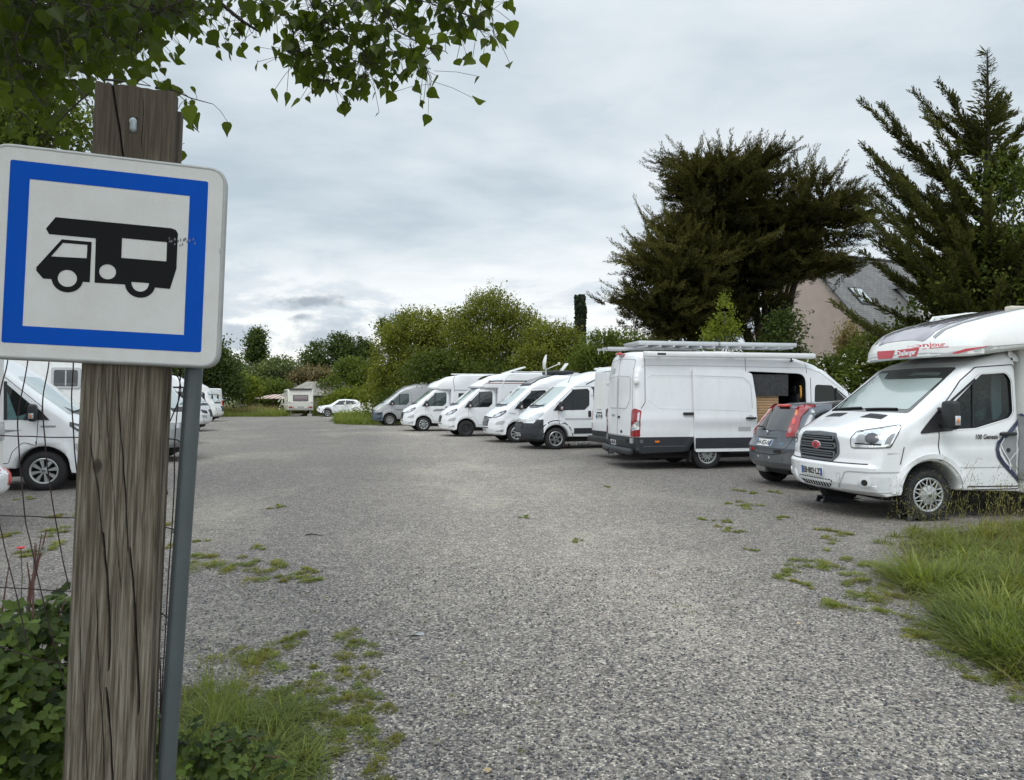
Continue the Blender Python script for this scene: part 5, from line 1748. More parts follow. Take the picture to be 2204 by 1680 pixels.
class Leaves:
    def __init__(s):
        s.V, s.T, s.F, s.n = [], [], [], 0

    def add(s, tpl, P, A, N, L, W, tone):
        """leaves at P, length axis A, face normal N"""
        tv, tf = tpl
        n = len(P)
        if n == 0:
            return
        A = unit(A)
        N = unit(N - (N * A).sum(1, keepdims=True) * A)
        B = np.cross(A, N)
        L = np.broadcast_to(L, (n,))[:, None, None]
        W = np.broadcast_to(W, (n,))[:, None, None]
        v = P[:, None, :] + tv[None, :, 0:1] * B[:, None, :] * W + tv[None, :, 1:2] * A[:, None, :] * L + tv[None, :, 2:3] * N[:, None, :] * W
        k = len(tv)
        s.V.append(v.reshape(-1, 3))
        s.T.append(np.repeat(np.broadcast_to(tone, (n,)), k))
        base = s.n + np.arange(n) * k
        for f in tf:
            s.F.append(base[:, None] + np.array(f)[None, :])
        s.n += n * k

    def build(s, name, m, parent=None, smooth=False):
        V = np.concatenate(s.V)
        me = bpy.data.meshes.new(name)
        me.vertices.add(len(V))
        me.vertices.foreach_set('co', V.astype(np.float32).ravel())
        loops = np.concatenate([f.ravel() for f in s.F]).astype(np.int32)
        sizes = np.concatenate([np.full(len(f), f.shape[1]) for f in s.F])
        starts = np.concatenate([[0], np.cumsum(sizes)[:-1]]).astype(np.int32)
        me.loops.add(len(loops))
        me.loops.foreach_set('vertex_index', loops)
        me.polygons.add(len(sizes))
        me.polygons.foreach_set('loop_start', starts)
        me.update(calc_edges=True)
        at_ = me.attributes.new('tone', 'FLOAT', 'POINT')
        at_.data.foreach_set('value', np.clip(np.concatenate(s.T), 0, 1).astype(np.float32))
        if smooth:
            me.shade_smooth()
        me.materials.append(m)
        o = bpy.data.objects.new(name, me)
        link(o, parent)
        return o


LM = {
    'willow': leafmat('willow leaf', (.050, .066, .011), (.25, .262, .038)),
    'dark': leafmat('dark tree leaf', (.024, .040, .013), (.11, .15, .036)),
    'mid': leafmat('mid green leaf', (.032, .052, .011), (.155, .19, .030)),
    'olive': leafmat('olive grey leaf', (.06, .08, .035), (.20, .235, .08)),
    'yellow': leafmat('yellow green leaf', (.06, .085, .012), (.24, .28, .035)),
    'tan': leafmat('tan feathery foliage', (.10, .080, .035), (.24, .19, .09), .15),
    'ivy': leafmat('ivy leaf', (.006, .012, .005), (.03, .05, .014), .15),
    'cyp': leafmat('cypress foliage', (.013, .014, .005), (.125, .118, .032), .16, .7, .08),
    'cyp2': leafmat('brown green cypress foliage', (.016, .020, .006), (.125, .13, .032), .18, .7, .08),
    'pop': leafmat('poplar leaf', (.014, .026, .005), (.13, .175, .022), .50, .42, .15),
    'bram': leafmat('bramble leaf', (.010, .022, .005), (.14, .205, .036), .30, .45, .22),
    'grass': leafmat('grass blade', (.07, .10, .018), (.27, .31, .07), .35, .5),
    'grassd': leafmat('dark lush grass blade', (.040, .068, .012), (.31, .35, .09), .35, .5),
    'straw': leafmat('dry grass', (.16, .12, .05), (.38, .31, .16), .3, .6),
    'seed': leafmat('seed grass', (.09, .11, .025), (.34, .28, .13), .3, .6),
    'gryel': leafmat('yellowish moss grass', (.09, .10, .015), (.27, .26, .05), .3, .6),
}
BARK = mat('bark', (.10, .085, .07), .9, 0, 0, .4, 14, .5, 40)
BARKD = mat('dark bark', (.035, .028, .022), .9, 0, 0, .4, 14, .5, 40)


def Bq(qx, qy, rx, ry, depth, ryd=None):
    c = at(qx, qy, depth)
    k = depth / FOC
    return (np.array(c), np.array([rx * k, ryd or max(rx, ry) * k * .9, ry * k]))


def crown(blobs, L, n_clump, per, cr, size, tone=(.2, .75), zmin=.05, shoots=0, tpl=QUAD, inner=.35, shoot_len=.9):
    """leaf clumps spread over and inside a set of ellipsoids"""
    vol = np.array([b[1][0] * b[1][2] for b in blobs])
    cnt = np.maximum(1, (n_clump * vol / vol.sum()).astype(int))
    for (c, r), n in zip(blobs, cnt):
        d = rdir(n, .25)
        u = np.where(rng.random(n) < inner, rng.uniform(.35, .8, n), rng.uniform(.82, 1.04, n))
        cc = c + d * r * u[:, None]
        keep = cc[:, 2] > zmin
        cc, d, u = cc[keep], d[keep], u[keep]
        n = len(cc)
        ct = rng.uniform(tone[0], tone[1], n) * np.where(u < .8, .6, 1)  # leaves deeper inside are toned darker, crown shade painted in
        m = per
        P = np.repeat(cc, m, 0) + rng.normal(size=(n * m, 3)) * cr * np.array([1, 1, .75])
        P[:, 2] = np.maximum(P[:, 2], zmin)
        D = np.repeat(d, m, 0)
        A = unit(D * .5 + rng.normal(size=P.shape) * .8 + np.array([0, 0, -.1]))
        N = unit(D * .6 + np.array([0, 0, .6]) + rng.normal(size=P.shape) * .6)
        s = size * rng.uniform(.6, 1.35, len(P))
        L.add(tpl, P, A, N, s, s * .62, np.repeat(ct, m) + rng.normal(size=len(P)) * .12)
    if shoots:
        for k in range(shoots):
            c, r = blobs[rng.choice(len(blobs), p=vol / vol.sum())]
            d = rdir(1, 1.6)[0]
            p = c + d * r * .95
            ln = shoot_len * rng.uniform(.4, 1.1)
            dr = unit((d * .5 + np.array([rng.normal() * .25, rng.normal() * .25, 1]))[None])[0]
            t = np.linspace(-.35, 1, 28)[:, None]
            P = p + dr * ln * .8 * t + rng.normal(size=(28, 3)) * .04
            A = unit(dr + rng.normal(size=(28, 3)) * .7)
            s = size * rng.uniform(.6, 1.1, 28) * (1.1 - .6 * t[:, 0])
            L.add(tpl, P, A, rdir(28, .8), s, s * .5, rng.uniform(.4, .9) + rng.normal(size=28) * .1)


def trunk_mb(base, tops, r0, bend=.15):
    m = MB()
    base = Vector(base)
    for k, t in enumerate(tops):
        t = Vector(t)
        pts, rad = [], []
        for i in range(7):
            q = i / 6
            p = base.lerp(t, q) + Vector((math.sin(q * 3 + k) * bend, math.cos(q * 2.3 + k) * bend, 0)) * q * (1 - q * .4)
            pts.append(p)
            rad.append(r0 * (1 if k == 0 else .62) * (1 - .82 * q) + .01)
        m.tube(pts, rad, 8)
    return m


def tree(name, label, cat, group, blobs, leafm, n_clump, per, cr, size, r0=.15, base=None, barkm=BARK, **kw):
    c0 = sum(b[0] for b in blobs) / len(blobs)
    base = base or (c0[0], c0[1], 0)
    r = empty(name, base)
    tag(r, label, cat, group)
    L = Leaves()
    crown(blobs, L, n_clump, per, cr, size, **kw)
    for v in L.V:
        v -= np.array([base[0], base[1], 0])
    L.build('crown', LM[leafm], r)
    tops = [tuple(b[0] - np.array([base[0], base[1], 0]) + np.array([0, 0, b[1][2] * .4])) for b in blobs]
    t = obj('trunk', trunk_mb((0, 0, -.1), tops, r0), barkm, r)
    return r


HG = 'trees and bushes of the hedge behind the right row'
FG = 'trees and bushes beyond the far end'
# --- hedge line behind the right row
tree('willow_tree', 'broad yellow green willow bush at the left end of the hedge', 'tree', HG,
     [Bq(880, 770, 75, 85, 50), Bq(955, 760, 70, 85, 50), Bq(905, 715, 60, 45, 50), Bq(850, 830, 55, 60, 49), Bq(930, 850, 80, 50, 48), Bq(815, 850, 32, 45, 52)], 'willow', 900, 42, .34, .17, tone=(.25, .85), shoots=60)
tree('willow_tree', 'tall loose willow with an airy pointed top, highest of the hedge', 'tree', HG,
     [Bq(1060, 715, 85, 65, 46), Bq(1055, 670, 55, 40, 46), Bq(1050, 790, 95, 70, 45), Bq(1115, 730, 55, 60, 46), Bq(1000, 720, 45, 50, 46)], 'willow', 760, 38, .32, .15, tone=(.12, .7), shoots=150, shoot_len=1.2, inner=.3)
tree('willow_tree', 'mid height willow between the airy tall one and the ivy column', 'tree', HG,
     [Bq(1190, 765, 60, 65, 43), Bq(1170, 800, 75, 55, 42), Bq(1215, 750, 35, 45, 43), Bq(1160, 740, 35, 45, 44)], 'willow', 460, 40, .3, .15, tone=(.2, .75), shoots=60)
tree('leafy_bush', 'fresh green feathery bush right of the ivy column', 'bush', HG,
     [Bq(1300, 770, 60, 50, 40), Bq(1350, 760, 50, 45, 40), Bq(1270, 800, 50, 50, 39), Bq(1390, 790, 50, 55, 40)], 'mid', 420, 42, .28, .15, tone=(.35, .9), shoots=80, shoot_len=.7)
tree('leafy_bush', 'dark shaded bush low behind the two low profile motorhomes', 'bush', HG,
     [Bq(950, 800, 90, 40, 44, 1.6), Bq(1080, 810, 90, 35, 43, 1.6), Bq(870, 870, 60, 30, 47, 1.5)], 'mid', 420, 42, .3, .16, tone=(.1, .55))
tree('leafy_bush', 'small dark crowned tree leaning out at the left end of the hedge top', 'bush', HG,
     [Bq(830, 712, 22, 22, 54), Bq(880, 690, 28, 14, 53), Bq(850, 740, 25, 25, 54)], 'dark', 120, 36, .25, .15, tone=(.2, .7), shoots=25)
# ivy column
r = empty('ivy_column', at(1249, 700, 44).xy.to_3d())
tag(r, 'dead trunk wrapped in dark ivy standing as a column above the hedge', 'tree')
k = 44 / FOC
L = Leaves()
n = 5200
th = rng.uniform(0, 2 * PI, n)
zz_ = rng.uniform(1.0, CAMH + (HOR - 634) * k, n)
rad = 9.5 * k * (1 + .12 * np.sin(zz_ * 3 + th) + rng.normal(size=n) * .08)
P = np.stack([rad * np.cos(th), rad * np.sin(th), zz_], 1)
O_ = np.stack([np.cos(th), np.sin(th), np.zeros(n)], 1)
L.add(OVAL, P, unit(O_ * .3 + np.array([0, 0, -.8]) + rng.normal(size=P.shape) * .3), O_ + rng.normal(size=P.shape) * .4, rng.uniform(.10, .2, n), rng.uniform(.10, .18, n), rng.uniform(.1, .8, n))
L.build('ivy', LM['ivy'], r)
obj('trunk', MB().tube([(0, 0, 0), (0, 0, 3), (.02, 0, CAMH + (HOR - 640) * k)], [.34, .32, .30], 12), BARKD, r)
# hedge behind the long van and the hatchback, with white flowers
tree('flowering_hedge', 'dark green hedge with white flowers behind the open door van', 'hedge', HG,
     [Bq(1760, 838, 70, 62, 22), Bq(1830, 822, 70, 68, 22), Bq(1895, 775, 60, 62, 21), Bq(1960, 752, 70, 55, 20), Bq(1700, 850, 60, 60, 23), Bq(1870, 850, 90, 66, 21), Bq(2060, 790, 90, 90, 19), Bq(2160, 800, 80, 90, 19)], 'mid', 1250, 40, .17, .085, tone=(.15, .8), shoots=70, shoot_len=.3, tpl=OVAL)
fl = Leaves()
pts = []
for (c, rr_) in [Bq(1740, 790, 40, 22, 20.6), Bq(1800, 800, 60, 40, 20.4), Bq(1860, 820, 40, 60, 20)]:
    d_ = rdir(12)
    d_[:, 1] = -np.abs(d_[:, 1])
    pts.append(c + d_ * rr_)
P = np.concatenate(pts)
P = np.repeat(P, 4, 0) + rng.normal(size=(len(P) * 4, 3)) * .02
fl.add(OVAL, P, rdir(len(P)), np.array([[0, -1, .5]]) + rng.normal(size=P.shape) * .4, .045, .04, .9)
hb = fl.build('blossom', mat('white blossom', (.62, .60, .50), .7))
hb.parent = [o for o in COL.objects if o.name.startswith('flowering_hedge')][0]
hb.matrix_parent_inverse = Matrix.Translation(-Vector(hb.parent.location))
# sapling and ivy bush before the cypress
tree('sapling', 'bright yellow green sapling in front of the big cypress', 'tree', None,
     [Bq(1558, 690, 14, 48, 24), Bq(1528, 722, 14, 25, 24), Bq(1575, 720, 16, 28, 24), Bq(1545, 735, 30, 22, 24)], 'yellow', 70, 26, .10, .085, tone=(.35, .95), shoots=40, shoot_len=.5, r0=.04, base=tuple(at(1550, 735, 24).xy) + (0,))
tree('leafy_bush', 'round dark bush at the foot of the big cypress trunk', 'bush', HG,
     [Bq(1690, 715, 38, 42, 27), Bq(1680, 770, 50, 50, 27), Bq(1640, 790, 60, 40, 27)], 'dark', 260, 40, .2, .11, tone=(.2, .8), tpl=OVAL)
tree('pampas_grass', 'pale feathery tuft of tall grass before the house wall', 'plant', None,
     [Bq(1830, 752, 20, 18, 24)], 'straw', 24, 20, .12, .16, tone=(.4, .9), shoots=70, shoot_len=1.0, r0=.02)

# --- far end
tree('dark_tree', 'dark tree standing behind the left row beside the grey pole', 'tree', FG,
     [Bq(470, 800, 38, 50, 66), Bq(440, 780, 40, 60, 66), Bq(490, 830, 32, 40, 66), Bq(400, 790, 60, 60, 66)], 'dark', 420, 44, .5, .26, tone=(.15, .7), shoots=30)
tree('lombardy_poplar', 'narrow tall poplar standing alone against the sky', 'tree', FG,
     [Bq(552, 750, 11, 34, 105), Bq(550, 772, 14, 18, 105), Bq(556, 726, 7, 18, 105)], 'dark', 130, 46, .5, .36, tone=(.2, .7), r0=.3)
tree('shrub', 'yellow green round shrub at the edge of the long grass', 'bush', FG,
     [Bq(518, 832, 26, 26, 74), Bq(543, 838, 18, 22, 74), Bq(507, 845, 14, 18, 74)], 'yellow', 170, 40, .34, .22, tone=(.3, .95))
for k_, (lab, bl, m_, nc, tn) in enumerate((
    ('grey green rounded tree behind the yellow green shrub', [Bq(600, 815, 50, 42, 92), Bq(560, 825, 40, 35, 92), Bq(640, 830, 35, 30, 92)], 'olive', 330, (.25, .85)),
    ('green bush left of the caravan', [Bq(590, 850, 42, 26, 84), Bq(630, 858, 40, 20, 84), Bq(560, 860, 30, 18, 84)], 'mid', 260, (.25, .8)),
    ('tan feathery tamarisk bush behind the shed', [Bq(675, 812, 42, 20, 88), Bq(705, 822, 30, 18, 88), Bq(650, 825, 24, 16, 88)], 'tan', 200, (.2, .9)),
    ('dark tree group with a taller tip behind the shed', [Bq(715, 775, 62, 40, 100), Bq(765, 765, 45, 35, 100), Bq(735, 737, 20, 22, 100), Bq(670, 790, 36, 26, 100), Bq(790, 770, 25, 30, 100)], 'dark', 380, (.2, .75)),
    ('mid green bush right of the shed', [Bq(760, 812, 42, 36, 78), Bq(795, 830, 36, 36, 76), Bq(725, 838, 40, 20, 76)], 'mid', 330, (.25, .85)),
    ('bright green creeper covered hedge behind the white crossover', [Bq(760, 868, 55, 20, 68, 1.2), Bq(810, 862, 40, 24, 67, 1.2), Bq(712, 876, 30, 14, 69, 1.2)], 'yellow', 240, (.15, .8)),
    ('low grey green trees on the left horizon', [Bq(505, 790, 30, 22, 120), Bq(470, 780, 30, 24, 120), Bq(430, 770, 40, 26, 120)], 'olive', 160, (.2, .6)),
)):
    tree('shrub' if k_ != 3 else 'dark_tree', lab, 'bush' if k_ not in (0, 3, 6) else 'tree', FG, bl, m_, nc, 42, .42, .26 if bl[0][0][1] < 90 else .32, tone=tn, shoots=20 if k_ != 5 else 60)
# trees behind the left row (seen above the vans beneath the sign) and far left
tree('dark_tree', 'dark tree mass behind the left row hidden mostly by the sign', 'tree', FG,
     [Bq(250, 760, 110, 90, 60), Bq(340, 800, 80, 60, 60), Bq(120, 780, 120, 80, 60), Bq(0, 780, 120, 90, 60)], 'dark', 500, 36, .6, .3, tone=(.15, .7))
# white elder flowers in the long grass by the caravan
# --- second row of trees, so that the hedge does not end in nothing
tree('dark_tree', 'far dark trees closing the horizon behind the hedge', 'tree', FG,
     [Bq(1000, 790, 120, 50, 95), Bq(1250, 800, 120, 40, 95), Bq(1450, 790, 110, 50, 95), Bq(1700, 800, 130, 50, 90), Bq(1950, 790, 150, 60, 90), Bq(2200, 790, 140, 60, 90)], 'dark', 420, 40, .8, .45, tone=(.15, .6))


# --- Monterey cypresses
def shoots_on(L, P, D, ln, tone, m=6, w=.20, spread=.62):
    """feathery shoots: base P, direction D, length ln"""
    n = len(P)
    if not n:
        return
    side = unit(np.cross(D, rdir(n)))
    for j in range(m):
        s = 1 if j % 2 else -1
        t = j / m
        a = unit(D + side * s * spread * (1 - .4 * t))
        l_ = ln * .46 * (1 - .45 * t)
        L.add(QUAD, P + D * (ln * t * .85)[:, None], a, rdir(n, .3), l_, l_ * w, tone + rng.normal(size=n) * .10)
    L.add(QUAD, P + D * (ln * .55)[:, None], D, rdir(n, .3), ln * .5, ln * .5 * w * .8, tone + .05)


def limb_pts(p0, p1, n, sag=.25):
    p0, p1 = np.array(p0), np.array(p1)
    t = np.linspace(0, 1, n)[:, None]
    q = p0 + (p1 - p0) * t
    q[:, 2] -= (sag * np.linalg.norm(p1 - p0) * (t * (1 - t)))[:, 0]
    q += np.cumsum(rng.normal(size=q.shape) * .008, 0)
    return q


def foliage_limb(L, q, dens, ln0, ln1, tone, start=.12, ang=.75, w=.2, m=6):
    """shoots all along a limb, angled forward"""
    d = unit(np.gradient(q, axis=0))
    n = len(q)
    i0 = int(n * start)
    idx = np.repeat(np.arange(i0, n), dens)
    t = (idx - i0) / max(1, n - i0)
    P = q[idx] + rng.normal(size=(len(idx), 3)) * .015
    side = unit(np.cross(d[idx], rdir(len(idx)))) * np.array([1, 1, .9])
    D = unit(d[idx] * (1.0) + side * ang + np.array([0, 0, .16]))
    ln = (ln0 + (ln1 - ln0) * t) * rng.uniform(.6, 1.25, len(idx))
    shoots_on(L, P, D, ln, tone + rng.normal(size=len(idx)) * .08, m, w)


# right hand cypress: open, with long limbs sweeping up to the left, leader above
TB = np.array([at(2125, 800, 19.5).x, 19.5, 0.])
cr_ = empty('cypress_tree', tuple(TB))
tag(cr_, 'tall open cypress with long limbs sweeping upward, behind the big motorhome', 'tree', 'cypress trees')
L = Leaves()
tm = MB()
topz = CAMH + (HOR - 108) * 19.5 / FOC
lead = [(0, 0, -.1), (.05, .02, 3), (-.02, .05, 6), (.02, 0, 8.5), (0, 0, topz)]
tm.tube(lead, [.30, .24, .15, .07, .012], 10)
tips = [(1862, 212, .4), (1905, 225, -.3), (1962, 194, .5), (2020, 186, -.2), (1990, 250, -.6), (1862, 312, .2), (1888, 345, -.4), (1878, 330, .9), (1900, 400, .9), (1868, 430, -.2), (1895, 500, .2), (1890, 535, .6), (1885, 366, .6), (1880, 405, .0), (1852, 455, .3), (1882, 478, -.6), (1866, 508, .5), (1850, 548, -.2),
        (1795, 652, -.5), (1850, 630, .6), (1838, 694, -.8), (1900, 440, -1.2), (1930, 500, -1.4), (1905, 575, .3), (1920, 470, 1.0), (1950, 390, -1.0), (2000, 320, -.8), (2040, 560, -2.5),
        (2050, 690, -2.6), (2080, 640, -2.7), (2160, 600, -2.6), (2060, 470, -2.0), (2130, 420, -1.8), (2040, 400, -1.2), (2180, 330, -.8), (2215, 255, .2), (2260, 300, .6), (2330, 420, .2), (2390, 520, .5), (2420, 600, -.2), (2350, 660, -1.8), (2260, 690, -2.4), (2300, 540, -1.6),
        (2170, 215, .1), (2080, 262, .4), (2230, 480, -1.9), (2120, 700, -2.9), (1990, 480, 2.2), (2050, 600, 2.6), (2250, 600, 2.4), (2180, 500, 2.3), (2120, 600, 2.8), (2060, 690, 3.0), (2010, 665, .4), (1990, 640, -.6), (2030, 700, .2), (2075, 668, -.9), (2020, 620, -1.2), (2100, 690, -1.8), (2150, 672, -2.2), (1975, 690, -.2), (2200, 690, 2.8), (2330, 600, 2.0), (2270, 440, 1.8)]
for qx, qy, dy in tips:
    tip = np.array(at(qx, qy, 19.5 + dy)) - TB
    hr = math.hypot(tip[0], tip[1])
    z0 = max(.9, tip[2] - hr * (.35 + .75 * max(0, (tip[2] - 4) / 7)) - .2)
    q = limb_pts((0.02, 0, min(z0, topz - 1.6)), tip, max(16, int(np.linalg.norm(tip - np.array([0, 0, z0])) / .085)), .18)
    tm.tube([tuple(p) for p in q[::4]], list(np.linspace(.055, .008, len(q[::4]))), 6)
    foliage_limb(L, q, 7, .36, .20, rng.uniform(.25, .8), .12, .62, .30)
    # side branches
    nb = max(2, int(len(q) / (13 if qx < 2000 else 8))) if not (qy > 585 and qx < 1900) else 2
    for b in range(nb):
        i = int(len(q) * (.18 + .7 * b / nb))
        d0 = unit((q[min(i + 2, len(q) - 1)] - q[i])[None])[0]
        sd = rdir(1)[0]
        sd[2] *= .45
        sd -= d0 * sd.dot(d0)
        e = q[i] + unit((d0 * .9 + unit(sd[None])[0] * .55 + np.array([0, 0, .12]))[None])[0] * (1.15 * (1 - .6 * b / nb)) * rng.uniform(.6, 1.1) * (.55 if qy > 585 and qx < 1900 else 1)
        q2 = limb_pts(q[i], e, 13, .1)
        foliage_limb(L, q2, 6, .27, .15, rng.uniform(.2, .8), .1, .6, .30)
# leader: small ladder-like side shoots
zs = np.arange(topz - 3.0, topz, .055)
for z_ in zs:
    t = (topz - z_) / 3.0
    for k in range(5):
        a_ = rng.uniform(0, 2 * PI)
        D = unit(np.array([[math.cos(a_), math.sin(a_), .45]]))
        shoots_on(L, np.array([[0, 0, z_]]), D, np.array([.14 + .78 * t]) * rng.uniform(.6, 1.1), .35, 5, .22)
L.add(QUAD, np.array([[0, 0, topz - .1]] * 5), np.array([[-.9, 0, .5]]) + rng.normal(size=(5, 3)) * .3, rdir(5), .35, .05, .4)
n = 5200
P = np.array(at(2165, 610, 19.9)) - TB + rdir(n) * np.array([2.0, 1.3, 1.6]) * (rng.random(n) ** .4)[:, None]
L.add(QUAD, P, unit(rng.normal(size=(n, 3)) + np.array([-.6, 0, .2])), rdir(n), rng.uniform(.2, .42, n), .10, rng.uniform(0, .35, n))  # dark tones paint in the shade inside the crown
L.build('crown', LM['cyp2'], cr_)
obj('trunk', tm, BARKD, cr_)
# broad leaved climber growing in it
iv = tree('climbing_ivy', 'bright green ivy growing up inside the open cypress', 'climber', None,
          [Bq(2150, 440, 55, 100, 19.0, .8), Bq(2185, 380, 40, 60, 18.8, .7), Bq(2010, 640, 40, 60, 19.3, .6), Bq(2120, 600, 60, 90, 19.3, .8), Bq(2200, 560, 60, 110, 19.0, .8)], 'mid', 240, 30, .2, .11, tone=(.15, .75), tpl=OVAL, base=tuple(TB[:2] + np.array([.1, -.35])) + (0,), r0=.05)

# big round cypress left of the house
CB = np.array([at(1655, 740, 30).x, 30., 0.])
c1 = empty('cypress_tree', tuple(CB))
tag(c1, 'big dense dark cypress with a forked trunk, behind the long white van', 'tree', 'cypress trees')
bl = [Bq(1558, 440, 112, 100, 30, 2.6), Bq(1728, 486, 92, 98, 30, 2.3), Bq(1450, 582, 88, 98, 29.6, 2.0), Bq(1424, 675, 74, 56, 29.4, 1.6), Bq(1590, 560, 115, 75, 30.5, 2.4), Bq(1708, 586, 58, 32, 30, 1.5), Bq(1515, 372, 52, 40, 30, 1.6), Bq(1500, 690, 84, 60, 30, 1.8), Bq(1572, 655, 66, 66, 29.2, 1.3), Bq(1545, 590, 90, 70, 29.4, 1.8), Bq(1610, 385, 55, 36, 30.2, 1.5)]
L = Leaves()
tot = sum(b[1][0] * b[1][2] for b in bl)
for c, r_ in bl:
    n = max(6, int(235 * r_[0] * r_[2] / tot))
    d = rdir(n, .10)
    for p, dd in zip(c + d * r_ * rng.uniform(.70, 1.0, n)[:, None], d):
        if sum((((p - c2) / r2) ** 2).sum() < .42 for c2, r2 in bl):
            continue
        # one flat pad of sprays, reaching outward and turning up at the tips
        pt_ = np.clip(rng.normal(.45, .28) + .25 * dd[2], .0, 1)  # upward pads get a lighter tone: light from above painted in
        dh = unit((dd * np.array([1, 1, .42]) + np.array([0, 0, .10]))[None])[0]
        for k in range(15):
            o_ = p - CB + rng.normal(size=3) * np.array([.42, .42, .13]) + dh * rng.uniform(-.3, .35)
            dirv = unit((dh + rng.normal(size=3) * np.array([.42, .42, .20]) + np.array([0, 0, .06]))[None])[0]
            ln = rng.uniform(.55, 1.2)
            q = limb_pts(o_ - dirv * .2, o_ + dirv * ln, 11, .34)
            foliage_limb(L, q, 4, .36, .15, np.clip(pt_ + rng.normal() * .14, .0, 1), .0, .50, .28, 5)
# inner mass, toned dark: crown shade painted into the leaf colour
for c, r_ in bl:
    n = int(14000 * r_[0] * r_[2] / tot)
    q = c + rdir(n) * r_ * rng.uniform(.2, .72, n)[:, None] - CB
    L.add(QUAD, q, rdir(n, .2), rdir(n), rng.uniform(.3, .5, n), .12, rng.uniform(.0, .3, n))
L.build('crown', LM['cyp'], c1)
tm = MB()
fork = [(1640, 600, .2), (1600, 520, .4), (1690, 560, .3), (1740, 520, 0), (1660, 500, .3), (1540, 610, .6), (1700, 600, .2)]
for i, (qx, qy, dy) in enumerate(fork):
    e = np.array(at(qx, qy, 30 + dy)) - CB
    s0 = (.1 * (i % 3) - .1, 0, -.1)
    pts = [s0, (s0[0] * 1.5, 0, 2.6), ((e[0] * .25), e[1] * .3, 3.6), (e[0] * .6, e[1] * .6, 3.6 + (e[2] - 3.6) * .55), tuple(e)]
    tm.tube(pts, [.36, .30, .22, .13, .05], 9)
obj('trunk', tm, BARKD, c1)
L = Leaves()
n = 1500
th, zz_ = rng.uniform(0, 2 * PI, n), rng.uniform(0, 4.3, n)
P = np.stack([.44 * np.cos(th) + rng.normal(size=n) * .06, .42 * np.sin(th), zz_], 1)
O_ = np.stack([np.cos(th), np.sin(th), 0 * th], 1)
L.add(OVAL, P, O_ * .3 + np.array([0, 0, -.8]) + rng.normal(size=P.shape) * .3, O_ + rng.normal(size=P.shape) * .4, .12, .11, rng.uniform(.2, .9, n))
L.build('trunk_ivy', LM['ivy'], c1)

# --- poplar whose branches hang over the view
def q3(qx, qy, d):
    return np.array(at(qx, qy, d))


PB = np.array([-4.6, 2.6, 0.])
pt = empty('poplar_tree', tuple(PB))
tag(pt, 'poplar whose heart shaped leaves hang over the top left of the view', 'tree')
tm, L = MB(), Leaves()
tm.tube([(0, 0, -.1), (.1, 0, 2), (.2, .1, 4), (.3, .1, 6.5)], [.26, .22, .17, .08], 12)


def poplar_leaves(P, size, tone, hang=.8):
    n = len(P)
    A = np.stack([rng.normal(size=n) * .45, rng.normal(size=n) * .45, -np.ones(n) * hang + rng.normal(size=n) * .3], 1)
    N = np.stack([rng.normal(size=n) * .7, -np.abs(rng.normal(size=n)) - .25, rng.normal(size=n) * .5], 1)
    s = size * rng.uniform(.42, 1.28, n)
    L.add(POPLAR, P - PB, A, N, s, s * rng.uniform(.85, 1.1, n), tone + rng.normal(size=n) * .15)


def twig(pts, r0, r1, step=.035, off=.06, tone=.45, leaf=.062, dens=1.0):
    """a leafy twig through survey points (qx, qy, distance)"""
    q = [q3(*p) for p in pts]
    q = np.array(resample([tuple(a) for a in q], step, False)) if False else np.concatenate([np.linspace(q[i], q[i + 1], max(2, int(np.linalg.norm(q[i + 1] - q[i]) / step)), endpoint=(i == len(q) - 2)) for i in range(len(q) - 1)])
    q = q + np.cumsum(rng.normal(size=q.shape) * .004, 0)
    tm.tube([tuple(a - PB) for a in q[::2]], list(np.linspace(r0, r1, len(q[::2]))), 6)
    k = rng.random(len(q)) < dens
    b = q[k]
    P = b + rng.normal(size=b.shape) * off * np.array([1, .8, .8]) + np.array([0, 0, -.02])
    for a, p in zip(b, P):
        tm.tube([tuple(a - PB), tuple((a + p) / 2 - PB + np.array([0, 0, .008])), tuple(p - PB)], .0012, 4, False)
    poplar_leaves(P, leaf, tone)


